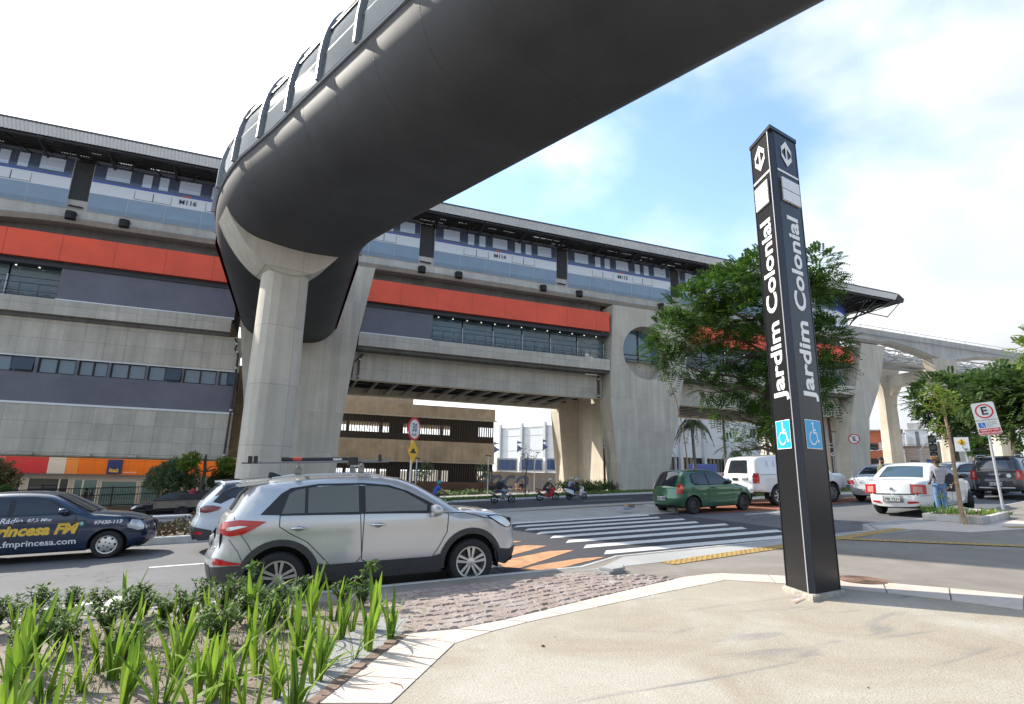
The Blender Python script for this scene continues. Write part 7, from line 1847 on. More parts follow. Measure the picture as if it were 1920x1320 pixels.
# ---- cyclist ----
_y = min([18.6+.1*i for i in range(125)], key=lambda y: abs((lambda d: EYE.z+d.z*y/d.y-gz(y/d.y*d.x, y))(ray(812, 952)))); _d = ray(806, 952); loc = V((_y/_d.y*_d.x, _y, gz(_y/_d.y*_d.x, _y))); 
cy = thing('bicycle', 'white bicycle ridden along the edge of the far road', 'bicycle', loc, R(3))
M_bw = mat('bike_white', (.62,.63,.64), .3, coat=.6)
for x in (0, 1.04):
    q = bpy.data.objects.new('wheel', None); COL.objects.link(q); q.parent = cy; q.location = (x, 0, .33)
    mb = MB(); mb.lathe([(.305,-.02),(.33,-.018),(.338,0),(.33,.018),(.305,.02),(.305,-.02)], n=32, cap=False); mb.build('tyre', M_rubber, q, smooth=50)
    mb = MB(); mb.lathe([(.29,-.012),(.305,-.014),(.305,.014),(.29,.012),(.29,-.012)], n=32, cap=False)
    for k in range(16): a = 2*pi*k/16; mb.tube([(0, .01*(-1)**k, 0), (.295*cos(a), 0, .295*sin(a))], .003, 3)
    mb.build('rim', M_galv, q)
mb = MB(); BBk = (.42, 0, .30); ST_ = (.26, 0, .78); HT = (.84, 0, .86); HB = (.88, 0, .70)
for a, b in ((BBk, ST_), (ST_, HT), (BBk, HB), (HT, HB), (ST_, (0, 0, .33)), (BBk, (0, 0, .33)), (HB, (1.04, 0, .33)), (HT, (.81, 0, 1.0)), (ST_, (.23, 0, .88))): mb.tube([a, b], .016, 8)
mb.build('frame', M_bw, cy, smooth=50)
mb = MB(); mb.tube([(.86, -.28, 1.04), (.82, -.1, 1.0), (.82, .1, 1.0), (.86, .28, 1.04)], .013, 8); mb.build('handlebar', M_black, cy, smooth=50)
mb = MB(); mb.loft([[(x, y*w, z) for y, z in ((-1, .885), (-.5, .92), (.5, .92), (1, .885))] for x, w in ((.05, .09), (.2, .08), (.36, .02))], True, True); mb.build('saddle', M_black, cy, smooth=50)
mb = MB(); mb.lathe([(.001,-.03),(.09,-.03),(.09,-.024),(.001,-.024)], (.42,0,.30)); mb.tube([(.42,-.06,.30),(.50,-.07,.16)], .01, 6); mb.tube([(.42,.06,.30),(.34,.07,.44)], .01, 6); mb.obox((.50,-.11,.15),(.08,.08,.02)); mb.obox((.34,.11,.45),(.08,.08,.02)); mb.build('crankset', M_black, cy)
J_ = dict(pelvis=(.20,0,.98), chest=(.34,0,1.28), neck=(.42,0,1.46), head=(.47,0,1.58), shL=(.38,.19,1.40), shR=(.38,-.19,1.40), elL=(.55,.25,1.20), elR=(.55,-.25,1.20), haL=(.80,.24,1.06), haR=(.80,-.24,1.06), hipL=(.22,.10,.95), hipR=(.22,-.10,.95), knL=(.58,.12,.80), knR=(.52,-.12,.62), anL=(.32,.11,.52), anR=(.44,-.11,.24), toeL=(.45,.11,.46), toeR=(.58,-.11,.18))
t, H_, fw, up, sd = person('cyclist in a bright blue T-shirt, dark trousers and teal helmet', loc, R(3), J_, SK1, M_bshirt, DKJ, M_shoe, sleeves='short', s=1.0)
helmet(t, H_+V((0,0,.03)), fw, up, sd, mat('helmet_teal_bright', (.02,.26,.28), .35, coat=.6), .95, visor=False)
# ---- small pedestrians far away ----
def far_person(px, depth, c, lab, top, bot, s=1.0, rz=0, sitting=False):
    x, y = atd(px, depth); c = gy(y) if y > 45 else c; J = dict(STAND)
    if sitting:
        J = dict(STAND); 
        for k in ('pelvis','chest','neck','head','shL','shR','elL','elR','haL','haR','hipL','hipR'): v = J[k]; J[k] = (v[0], v[1], v[2]-.45)
        J['knL'] = (.42,.12,.50); J['knR'] = (.42,-.12,.50); J['anL'] = (.42,.12,.08); J['anR'] = (.42,-.12,.08); J['toeL'] = (.56,.12,.04); J['toeR'] = (.56,-.12,.04)
    t, H_, fw, up, sd = person(lab, (x, y, SL*x+c), rz, J, SK2, top, bot, M_shoe, sleeves='short', s=s)
    mb = MB(); ball(mb, H_-fw*.006+up*.03, .105, .095, .10, fw, sd, up, 12, -.2); mb.build('hair', mat('black_hair', (.012,.010,.010), .7), t, smooth=60)
W_ = mat('white_shirt', (.6,.6,.6), .8); 
far_person(970, 58, -.85, 'person in a pale top sitting below the painted letters, left of two', mat('peach_shirt', (.55,.38,.30), .8), SK2, sitting=True, rz=R(-100))
far_person(978, 58, -.85, 'person in a dark top sitting below the painted letters, right of two', M_blkj, SK2, sitting=True, rz=R(-100))
far_person(1321, 66, -.5, 'person in a white shirt standing on the blue gate steps', W_, DKJ, rz=R(-90))
far_person(1835, 44, -.15, 'man in dark clothes standing behind the dark SUV', M_blkj, DKJ, rz=R(200), s=1.02)
far_person(168, 55, -.87, 'pedestrian in dark clothes behind the railing', M_blkj, DKJ, rz=R(0))
far_person(178, 56, -.87, 'pedestrian in blue jeans behind the railing', mat('blue_check', (.10,.13,.25), .8), JEAN, rz=R(0))
# bench below the letters
x, y = atd(974, 58.4); bn = thing('bench', 'low bench under the painted letters where two people sit', 'bench', (x, y, gz(x, y)))
mb = MB(); mb.box(-1.2, 1.2, -.2, .25, .40, .46); mb.build('seat', M_bconc, bn)
for sx_ in (-1.0, 1.0): mb = MB(); mb.box(sx_-.06, sx_+.06, -.15, .2, -.1, .40); mb.build('leg', M_bconc, bn)
# ================= signs, lamps, signals =================
M_sred = mat('sign_red', (.62,.025,.03), .4); M_swht = mat('sign_white', (.74,.75,.76), .4); M_syel = mat('sign_yellow_plate', (.80,.46,.02), .4); M_sblk = mat('sign_black', (.02,.02,.02), .5)
def disc(mb, r, y, n=36, sx=1, sz=1, c=(0, 0)): mb.poly([(c[0]+r*sx*cos(2*pi*i/n), y, c[1]+r*sz*sin(2*pi*i/n)) for i in range(n)])
def pole(t, h, r=.035, m=M_galv, lean=(0, 0), z0=-.2): mb = MB(); mb.tube([(0, 0, z0), (lean[0], lean[1], h)], r, 12); return mb.build('pole', m, t, smooth=60)
def face_cam(x, y, extra=0): return atan2(x, -y) if False else (atan2(y-EYE.y, x-EYE.x)-pi/2+extra)
# --- 30 km/h and speed hump signs on one pole, standing on the median ---
x, y = (4.55, 19.2); dd = ray(770, 880); k = 19.2/dd.y; x, y = dd.x*k, dd.y*k
t = thing('speed_sign', 'round red-bordered 30 km/h sign above a yellow speed hump diamond on one pole', 'road sign', (x, y, gz(x, y)), face_cam(x, y, R(58)))
zc = at(765, 804, y).z-gz(x, y); zy = at(766, 846, y).z-gz(x, y); r = (at(765, 782, y).z-at(765, 826, y).z)/2
pole(t, zc+.2, .035)
mb = MB(); mb.lathe([(.001,-.06),(r,-.06),(r,-.045),(.001,-.045)], (0,0,zc), n=40); s_ = mb.build('sign_plate', M_sred, t)
mb = MB(); disc(mb, r*.80, -.0625, c=(0, zc)); mb.build('white_disc', M_swht, s_, recalc=False)
tt = text('30', r*1.0, M_sblk, 'number', s_, bold=.006, ext=.001, sx=.82); place(tt, (0, -.064, zc+r*.10), (1,0,0), (0,0,1))
tt = text('km/h', r*.36, M_sblk, 'unit', s_, bold=.001, ext=.001); place(tt, (0, -.064, zc-r*.48), (1,0,0), (0,0,1))
q = r*1.04; mb = MB(); mb.prism([(-q*.80,zy),(0,zy-q),(q*.80,zy),(0,zy+q)], 'y', -.06, -.045); s_ = mb.build('diamond_plate', M_syel, t)
mb = MB(); mb.poly([(-.20,-.062,zy-.06),(.20,-.062,zy-.06),(.20,-.062,zy-.02),(.12,-.062,zy-.01),(.08,-.062,zy+.07),(0,-.062,zy+.10),(-.08,-.062,zy+.07),(-.12,-.062,zy-.01),(-.20,-.062,zy-.02)]); mb.build('hump_symbol', M_sblk, s_, recalc=False)
# --- parking sign with E and wheelchair panel ---
p = gpl(1880, 966, 0); x, y = p.x, p.y
x, y = 11.8, 6.1
dd = ray(1882, 952); 
x, y = gpl(1882, 958, 0).x, gpl(1882, 958, 0).y
fd_ = V((x, y, 0))
top = at(1843, 755, y); zb2 = at(1850, 817, y).z; base = V((x, y, gz(x, y)))
sc = 1.0
lx = top.x-x+.05; _dd = ray(1843, 755); H_s = EYE.z+_dd.z*(x*x+y*y)**.5/(_dd.x**2+_dd.y**2)**.5-base.z; w = abs(at(1870, 757, y).x-at(1822, 757, y).x)
t = thing('parking_sign', 'rectangular parking sign with E, wheelchair panel and red strip on a leaning pole', 'road sign', base, 0)
view = atan2(y, x); ang = view-pi/2
fdep = (V((x, y, base.z+1.5))-EYE).dot(_F)
Wd = 44/FPX*fdep*.78; Hd = 63/FPX*fdep*.98
t.rotation_euler = (0, 0, ang+R(8))
lean = -(4)/FPX*fdep*.95
pole(t, H_s*.97, .035, lean=(lean, 0))
mb = MB(); zc = H_s-Hd/2; cxp = lean*.86
def rr_poly(w, h, r, cx, cz, y, n=5):
    P_ = []
    for (sx_, sz_, a0) in ((1,1,0),(-1,1,90),(-1,-1,180),(1,-1,270)):
        for i in range(n+1): a = R(a0+90*i/n); P_.append((cx+sx_*(w/2-r)+r*cos(a), y, cz+sz_*(h/2-r)+r*sin(a)))
    return P_
sgp = bpy.data.objects.new('sign_board', None); COL.objects.link(sgp); sgp.parent = t; sgp.location = (cxp, -.045, zc); sgp.rotation_euler = (0, R(-6), 0)
a, b = rr_poly(Wd, Hd, .05, 0, 0, 0), rr_poly(Wd, Hd, .05, 0, 0, .012); mb.loft([a, b], True, True); pl_ = mb.build('plate', M_swht, sgp)
k = Wd
mb = MB(); disc(mb, k*.40, -.002, c=(0, Hd*.23)); mb.build('red_ring', M_sred, sgp, recalc=False)
mb = MB(); disc(mb, k*.325, -.004, c=(0, Hd*.23)); mb.build('ring_inside', M_swht, sgp, recalc=False)
tt = text('E', k*.62, M_sblk, 'letter', sgp, bold=.008, ext=.001); place(tt, (0, -.006, Hd*.23), (1,0,0), (0,0,1))
tt = text('NA LINHA BRANCA', k*.105, M_sblk, 'small_text', sgp, ext=.0); place(tt, (0, -.005, -Hd*.045), (1,0,0), (0,0,1))
mb = MB(); mb.poly([(-k*.42,-.003,-Hd*.27),(-k*.12,-.003,-Hd*.27),(-k*.12,-.003,-Hd*.11),(-k*.42,-.003,-Hd*.11)]); bp_ = mb.build('blue_square', mat('sign_blue_dark', (.03,.17,.55), .4), sgp, recalc=False)
mb = MB(); disc(mb, k*.022, -.005, 10, c=(-k*.27, -Hd*.13)); mb.poly([(-k*.285,-.005,-Hd*.20),(-k*.255,-.005,-Hd*.20),(-k*.255,-.005,-Hd*.145),(-k*.285,-.005,-Hd*.145)]); mb.poly([(-k*.28,-.005,-Hd*.205),(-k*.20,-.005,-Hd*.205),(-k*.16,-.005,-Hd*.25),(-k*.19,-.005,-Hd*.255),(-k*.215,-.005,-Hd*.22),(-k*.28,-.005,-Hd*.22)])
pts = [(-k*.285+k*.06*cos(a), -Hd*.215+k*.06*sin(a)) for a in [R(110)+R(220)*i/10 for i in range(11)]]
for p0, p1 in zip(pts, pts[1:]): mb.poly([(p0[0],-.0052,p0[1]),(p1[0],-.0052,p1[1]),(p1[0]*.97-.27*k*.03,-.0052,p1[1]*.96-Hd*.215*.04),(p0[0]*.97-.27*k*.03,-.0052,p0[1]*.96-Hd*.215*.04)])
mb.build('wheelchair_symbol', M_swht, bp_, recalc=False)
for i, s_ in enumerate(('EXCLUSIVO', 'DEFICIENTE', 'FÍSICO')): tt = text(s_, k*.085, M_sblk, 'small_text', sgp, ext=.0, align='LEFT'); place(tt, (-k*.06, -.005, -Hd*(.125+.058*i)), (1,0,0), (0,0,1))
mb = MB(); mb.poly([(-k*.47,-.003,-Hd*.485),(k*.47,-.003,-Hd*.485),(k*.47,-.003,-Hd*.30),(-k*.47,-.003,-Hd*.30)]); rp = mb.build('red_strip', M_sred, sgp, recalc=False)
for i, s_ in enumerate(('OBRIGATÓRIO', 'CARTÃO DeFis-DSV')): tt = text(s_, k*.12, M_swht, 'small_text', sgp, bold=.002, ext=.0); place(tt, (0, -.005, -Hd*(.35+.085*i)), (1,0,0), (0,0,1))
# --- no parking sign by the last pier ---
def round_sign(px, py, ybase, rpx, depth, label, letter='E', slash=True, hh=None):
    dd = ray(px, ybase); k = depth/(dd.x**2+dd.y**2)**.5; x, y = dd.x*k, dd.y*k; zb = EYE.z+dd.z*k; dd = ray(px, py); zc = EYE.z+dd.z*depth/(dd.x**2+dd.y**2)**.5-zb; r = rpx/FPX*(V((x, y, zc+zb))-EYE).dot(_F)
    t = thing('no_parking_sign', label, 'road sign', (x, y, zb), face_cam(x, y)); pole(t, zc+r*.6, .03, z0=-1.5)
    mb = MB(); mb.lathe([(.001,-.06),(r,-.06),(r,-.045),(.001,-.045)], (0,0,zc), n=36); s_ = mb.build('sign_plate', M_sred, t)
    mb = MB(); disc(mb, r*.80, -.063, c=(0, zc)); mb.build('white_disc', M_swht, s_, recalc=False)
    tt = text(letter, r*1.15, M_sblk, 'letter', s_, bold=.01, ext=.001); place(tt, (0, -.066, zc), (1,0,0), (0,0,1))
    if slash: mb = MB(); d = V((.7,0,-.7)); mb.poly([(-r*.62,-.07,zc+r*.54),(-r*.54,-.07,zc+r*.62),(r*.62,-.07,zc-r*.54),(r*.54,-.07,zc-r*.62)]); mb.build('red_slash', M_sred, s_, recalc=False)
    return t
round_sign(1607, 823, 872, 9.5, 52, 'round no-parking sign with crossed E in front of the last station pier')
round_sign(1565, 852, 885, 4.2, 60, 'small round white sign on a thin pole beyond the silver saloon', '30', False)
round_sign(1362, 862, 900, 2.6, 60, 'tiny round red-rimmed sign on the post left of the white pickup', '0', False)
# --- pedestrian sign with arrow ---
x, y = atd(1831, 34); dd = ray(1820, 833); zc = EYE.z+dd.z*34/(dd.x**2+dd.y**2)**.5
t = thing('pedestrian_sign', 'white square sign with yellow pedestrian diamond and arrow on a leaning grey pole', 'road sign', (x, y, SL*x), face_cam(x, y)); zc -= SL*x
ln_ = -11/FPX*34; pole(t, zc+.1, .035, lean=(ln_, 0))
mb = MB(); w2 = .26*1.05; mb.obox((ln_, -.06, zc), (w2*2, .014, w2*2.4)); s_ = mb.build('plate', M_swht, t, bevel=.004)
mb = MB(); q = .17; mb.prism([(ln_-q,zc+.09),(ln_,zc+.09-q),(ln_+q,zc+.09),(ln_,zc+.09+q)], 'y', -.074, -.069); dp = mb.build('yellow_diamond', M_syel, s_)
mb = MB(); mb.tube([(ln_, -.078, zc+.16), (ln_, -.078, zc+.08), (ln_+.05, -.078, zc+.01)], .014, 5); mb.tube([(ln_, -.078, zc+.08), (ln_-.05, -.078, zc+.01)], .014, 5); disc(mb, .022, -.08, 10, c=(ln_, zc+.19)); mb.build('walking_figure', M_sblk, dp)
mb = MB(); mb.tube([(ln_+.0, -.072, zc-.14), (ln_+.16, -.072, zc-.26)], .016, 5); mb.tube([(ln_+.16, -.072, zc-.16), (ln_+.16, -.072, zc-.26), (ln_+.06, -.072, zc-.26)], .014, 5); mb.build('arrow', M_sblk, s_)
# --- traffic lights ---
def signal(px, ytop, ybot, depth, label, heads=3, arm=None, dark=True):
    x, y = atd(px, depth); h = lambda py: EYE.z+ray(px, py).z*depth/((ray(px, py).x**2+ray(px, py).y**2)**.5)
    zb = SL*x-.3; t = thing('traffic_light', label, 'traffic light', (x, y, zb), face_cam(x, y)); z0, z1 = h(ybot)-zb, h(ytop)-zb
    pole(t, z1+.1, .05, M_dark)
    hh = (z1-z0)/heads
    for i in range(heads):
        zc = z0+hh*(i+.5); mb = MB(); mb.obox((-.0, -.16, zc), (.34, .22, hh*.93)); hd = mb.build('signal_head', M_black, t, bevel=.03)
        mb = MB(); r = min(.13, hh*.38); mb.lathe([(.001,-.285),(r,-.285),(r,-.27),(.001,-.27)], (0,0,zc), n=20); mb.build('lens', mat('lens_dark', (.03,.05,.04), .2), hd)
        mb = MB(); mb.loft([[(r*1.15*cos(a), yy, zc+r*1.15*sin(a)) for a in [R(10)+R(160)*i_/8 for i_ in range(9)]] for yy in (-.27, -.50)], False, False); mb.build('visor', M_black, hd, recalc=False)
    return t
signal(1757, 816, 862, 36, 'dark traffic light with long visors on a pole left of the sapling')
signal(1256, 866, 888, 66, 'small traffic light beyond the green hatchback', 3)
# --- lamps and poles ---
def lamp(px, ytop, ybot, depth, label, style, m=M_galv, r=.06, group='street lamps around the station', dx=0):
    x, y = atd(px, depth); h = lambda py: EYE.z+ray(px, py).z*depth/((ray(px, py).x**2+ray(px, py).y**2)**.5)
    z0 = h(ybot); z1 = h(ytop)-z0; t = thing('street_lamp', label, 'street lamp', (x, y, z0), face_cam(x, y), group)
    if style == 'arc':
        mb = MB(); A = dx/FPX*depth; mb.tube([(0,0,-2),(0,0,z1*.55)], r, 8); mb.tube([(0,0,z1*.5),(0,0,z1*.62),(A*.35,0,z1*.85),(A,0,z1)], r*.8, 8); mb.build('pole', m, t, smooth=60)
        mb = MB(); mb.obox((A, 0, z1), (.5, .2, .1)); mb.build('lamp_head', m, t, bevel=.03)
    else:
        pole(t, z1, r, m, z0=-2); mb = MB(); mb.obox((0, 0, z1+.03), (.55, .25, .08), ry=.12); mb.build('lamp_head', M_dark, t, bevel=.02)
lamp(780, 860, 918, 47, 'thin post lamp just right of the speed sign', 'post', M_swht, .045)
lamp(915, 855, 912, 50, 'thin post lamp at the right corner of the access building', 'post', M_swht, .045)
lamp(1268, 827, 900, 58, 'white curved-arm lamp post just right of the big station pier', 'arc', M_swht, .09, dx=-26)
lamp(1436, 829, 885, 64, 'white angled lamp post just left of the totem behind the pickup', 'arc', M_swht, .08, dx=10)
lamp(1002, 848, 915, 62, 'pale lamp post in front of the middle blue glazed box', 'arc', M_galv, .06, dx=6)
lamp(1570, 810, 890, 60, 'grey post with cross-arm lamp beyond the silver saloon', 'post', M_grey, .06)
lamp(1732, 823, 880, 45, 'grey lamp post with a slanted arm beside the sapling', 'arc', M_galv, .07, dx=22)
lamp(1915, 785, 860, 60, 'grey curved lamp post at the right edge under the trees', 'arc', M_galv, .09, dx=-10)
def upole(px, ytop, ybot, depth, label, r=.14, m=None, group='utility poles and wires'):
    x, y = atd(px, depth); h = lambda py: EYE.z+ray(px, py).z*depth/((ray(px, py).x**2+ray(px, py).y**2)**.5)
    z0 = h(ybot); t = thing('utility_pole', label, 'utility pole', (x, y, z0), 0, group); pole(t, h(ytop)-z0, r, m or mat('pole_grey', (.22,.21,.20), .8), z0=-2)
    mb = MB(); zt = h(ytop)-z0
    for k in range(2): mb.box(-.8, .8, -.05, .05, zt-.4-k*.7, zt-.3-k*.7)
    mb.build('crossarm', M_grey, t); return V((x, y, h(ytop)-.35))
A = upole(1362, 780, 905, 70, 'dark utility pole standing left of the white pickup'); 
B_ = upole(1768, 828, 880, 95, 'utility pole with wires behind the sapling'); C_ = upole(1784, 822, 880, 110, 'farther utility pole right of the sapling'); D_ = upole(1866, 830, 880, 120, 'far utility pole near the parking sign post')
E_u = upole(1540, 800, 885, 120, 'utility pole behind the totem')
wires = thing('overhead_wires', 'thin overhead electric wires running behind the viaduct on the right', 'wires', tuple(B_))
def wire(mb, a, b, sag=.8, r=.02): mb.tube([a.lerp(b, i/8)-V((0,0,sag*4*(i/8)*(1-i/8))) for i in range(9)], r, 4, False)
mb = MB()
for dz in (0, -.3, -.9, -1.3):
    for a, b in ((A, E_u), (E_u, B_), (B_, C_), (C_, D_)): wire(mb, a+V((0,0,dz)), b+V((0,0,dz)), 1.0, .028)
mb.build('wire', M_black, wires, world=True)
# --- guard rail on the median, timber posts ---
GR_ = thing('guard_rail', 'galvanised guard rail on short wooden posts along the planted median', 'guard rail', (-10, 18.9, -.5))
zr = lambda x: SL*x
mb = MB(); prof_ = [(0,.24),(-.04,.27),(-.04,.31),(0,.34),(-.04,.37),(-.04,.41),(0,.44)]
mb.loft([[(x, 18.8+dy, zr(x)+dz-.05) for dy, dz in prof_] for x in (-40, -1.2)], False, False); mb.build('rail', M_galv, GR_, world=True, recalc=False)
M_wood = mat('post_wood', (.26,.17,.11), .85, noise=(12,.3))
for i in range(10):
    x = -2.0-i*3.8; mb = MB(); mb.box(x-.09, x+.09, 18.83, 18.98, zr(x)-.2, zr(x)+.38); mb.build('post', M_wood, GR_, world=True)
# --- objects lying about ---
p = gpl(1143, 1072, .02); t = thing('concrete_slab_stack', 'small stack of pale paving slabs lying by the crossing', 'paving slabs', (p.x, p.y, gz(p.x, p.y)), R(20))
for i, (dx, dy, z) in enumerate(((0,0,.0),(.03,-.02,.045))): mb = MB(); mb.obox((dx, dy, z+.022), (.32, .24, .04), rz=.1*i); mb.build('slab', M_pave3, t, bevel=.006)
mb = MB(); mb.obox((.24, .06, .07), (.10, .20, .012), ry=-.5); mb.build('slab_shard', M_pave3, t)
for px, py, c_, lab in ((1172, 956, (.30,.33,.40), 'grey block lying on the median'), (1180, 950, (.33,.24,.16), 'brown brick lying on the median')):
    p = gpl(px, py, 0); t = thing('loose_block', lab, 'block', (p.x, p.y, gz(p.x, p.y)+.0), R(15)); mb = MB(); mb.obox((0,0,.05), (.36,.22,.10)); mb.build('block', mat('blk_'+lab[:5], c_, .85, noise=(10,.2)), t, bevel=.02)
# manhole cover, small dry leaves and a twig
p = gpl(1618, 1088, 0); mb = MB(); mb.lathe([(.001,.008),(.30,.008),(.30,.0),(.001,.0)], (p.x, p.y, gz(p.x, p.y)+.004), 'z', 32)
for k in range(6): mb.lathe([(.05+.04*k,.008),(.05+.04*k,.012),(.065+.04*k,.012),(.065+.04*k,.008),(.05+.04*k,.008)], (p.x, p.y, gz(p.x, p.y)+.004), 'z', 32, cap=False)
o = mb.build('manhole_cover', mat('rusty_iron', (.24,.15,.11), .8, noise=(14,.4), bump=(60,.8))); tagit(o, 'round reddish manhole cover in the pavement just right of the totem', 'manhole cover')
for (px, py, s_, lab) in ((1018, 1212, .022, 'small brown dry leaf lying on the pale pavement'), (1040, 1195, .008, 'tiny dark pebble on the pale pavement'), (1628, 1290, .010, 'small black scrap lying at the lower right of the pavement')):
    p = gpl(px, py, .006); mb = MB(); mb.lathe([(.001,-.2*s_),(s_*.8,0),(s_*.5,s_*.4),(.001,s_*.5)], (p.x, p.y, p.z+.003), 'z', 7); o = mb.build('litter', mat('litter_brown', (.10,.055,.02), .9), None); tagit(o, lab, 'litter')
pts = [gpl(a, b, .016) for a, b in ((731,1279),(740,1281),(752,1284),(755,1290))]; mb = MB(); mb.tube(pts, [.002,.003,.003,.002], 5); o = mb.build('twig', mat('twig', (.12,.05,.04), .8)); tagit(o, 'thin curved brown twig on the granite border', 'twig')
# ================= trees and planting =================
def leafmat(name, c1, c2, tr=.35, sc=1.2):
    m = bpy.data.materials.new(name); m.use_nodes = True; t = m.node_tree; b = t.nodes['Principled BSDF']; b.inputs['Roughness'].default_value = .6; b.inputs['Specular IOR Level'].default_value = .3
    tc_ = t.nodes.new('ShaderNodeTexCoord'); n = t.nodes.new('ShaderNodeTexNoise'); n.inputs['Scale'].default_value = sc; n.inputs['Detail'].default_value = 4; t.links.new(tc_.outputs['Object'], n.inputs['Vector'])
    g = t.nodes.new('ShaderNodeNewGeometry'); a = t.nodes.new('ShaderNodeMath'); a.operation = 'MULTIPLY_ADD'; t.links.new(g.outputs['Random Per Island'], a.inputs[0]); a.inputs[1].default_value = .5; t.links.new(n.outputs['Fac'], a.inputs[2])
    r = t.nodes.new('ShaderNodeMapRange'); r.inputs['From Min'].default_value = .45; r.inputs['From Max'].default_value = 1.05; t.links.new(a.outputs[0], r.inputs['Value'])
    x = t.nodes.new('ShaderNodeMix'); x.data_type = 'RGBA'; t.links.new(r.outputs[0], x.inputs['Factor']); x.inputs['A'].default_value = (*c1, 1); x.inputs['B'].default_value = (*c2, 1); t.links.new(x.outputs['Result'], b.inputs['Base Color'])
    tl = t.nodes.new('ShaderNodeBsdfTranslucent'); t.links.new(x.outputs['Result'], tl.inputs['Color']); ms = t.nodes.new('ShaderNodeMixShader'); ms.inputs[0].default_value = tr
    t.links.new(b.outputs[0], ms.inputs[1]); t.links.new(tl.outputs[0], ms.inputs[2]); t.links.new(ms.outputs[0], t.nodes['Material Output'].inputs[0]); return m
L_big = leafmat('leaf_green', (.024,.07,.012), (.10,.19,.03), .40); L_dark = leafmat('leaf_dark', (.035,.075,.02), (.10,.17,.04), .4); L_lime = leafmat('leaf_lime', (.10,.18,.03), (.28,.36,.06), .45)
L_grey = leafmat('leaf_grey', (.11,.16,.07), (.28,.35,.18), .45); L_iris = leafmat('iris_leaf', (.05,.13,.012), (.29,.43,.05), .45, 3); L_shrub = leafmat('shrub_leaf', (.04,.09,.02), (.16,.26,.06), .35, 4); L_red = leafmat('red_leaf', (.05,.02,.02), (.09,.10,.04), .3, 3); L_pink = leafmat('pink_leaf', (.20,.10,.06), (.26,.28,.10), .4, 2)
M_bark = mat('bark', (.10,.075,.055), .9, noise=(6,.35), bump=(18,1)); M_bark2 = mat('pale_bark', (.36,.24,.15), .85, noise=(8,.25), bump=(20,.8))
def rv(r_): 
    while True:
        p = V((r_.uniform(-1,1), r_.uniform(-1,1), r_.uniform(-1,1)))
        if p.length <= 1: return p
def leaf(mb, p, d, n, l, w, fold=.0):
    d = d.normalized(); s = d.cross(n); 
    if s.length < 1e-4: s = d.cross(V((.3,.5,.8)))
    s.normalize(); mb.add([p, p+d*l*.45+s*w, p+d*l, p+d*l*.45-s*w], [(0,1,2,3)])
def spray(mb, p, d, r_, L_, k, lw, ll):
    """a compound leaf: leaflets in pairs along a drooping stalk"""
    d = d.normalized(); n = V((0,0,1)); s = d.cross(n)
    if s.length < .05: s = V((1,0,0))
    s.normalize(); n = s.cross(d)
    for i in range(k):
        u = (i+1)/k; q = p + d*L_*u - V((0,0,1))*L_*.28*u*u
        for sg in (-1, 1):
            dd = (s*sg + d*.55 - V((0,0,.25))).normalized(); leaf(mb, q, dd, n+rv(r_)*.35, ll*(1.05-.5*abs(u-.45)), lw)
def crown(name, m, parent, blobs, n, r_, kind='spray', size=.55, shell=.55, k=6, ll=.16, lw=.03, flat=1.0):
    mb = MB(); tot = sum(b[1]**2 for b in blobs)
    for c, rad in blobs:
        for _ in range(int(n*rad*rad/tot)):
            v = rv(r_); 
            if v.length < 1e-3: continue
            v = v.normalized()*(v.length**shell); p = c + V((v.x, v.y, v.z*flat))*rad*r_.uniform(.75, 1.08)
            d = (v + rv(r_)*.8 + V((0,0,.15)))
            if kind == 'spray': spray(mb, p, d, r_, size*r_.uniform(.7, 1.2), k, lw, ll)
            else:
                for q in range(k): leaf(mb, p+rv(r_)*size*.4, d+rv(r_)*.9, rv(r_), ll*r_.uniform(.7, 1.3), lw)
    mb.build(name, m, parent, recalc=False); return mb
def branches(mb, path, tips, r0, r_, wob=.12):
    path = [V(p) for p in path]; k = len(path)
    mb.tube(path, [r0*(1-.55*i/(k-1)) for i in range(k)], 10)
    for t_ in tips:
        t_ = V(t_); j = min(range(1, k), key=lambda i: (path[i]-t_).length+(2 if i == 1 else 0)+max(0, path[i].z-t_.z)*2); a = path[j]
        d = t_-a; m1_ = a+d*.35+rv(r_)*d.length*wob+V((0,0,d.length*.06)); m2_ = a+d*.7+rv(r_)*d.length*wob; r1 = max(.02, r0*.34)
        mb.tube([a, m1_, m2_, t_], [r1, r1*.7, r1*.42, r1*.18], 7)
        for _ in range(3):
            e = t_+rv(r_)*d.length*.28; mb.tube([m2_, (m2_+e)/2+rv(r_)*.1, e], [r1*.35, r1*.2, r1*.08], 5)
def pxblob(px, py, rp, depth, off=0):
    d = ray(px, py); k = (depth+off)/ (d.x**2+d.y**2)**.5; q = EYE+d*k; f = (q-EYE).dot(_F); return (q, rp/FPX*f)
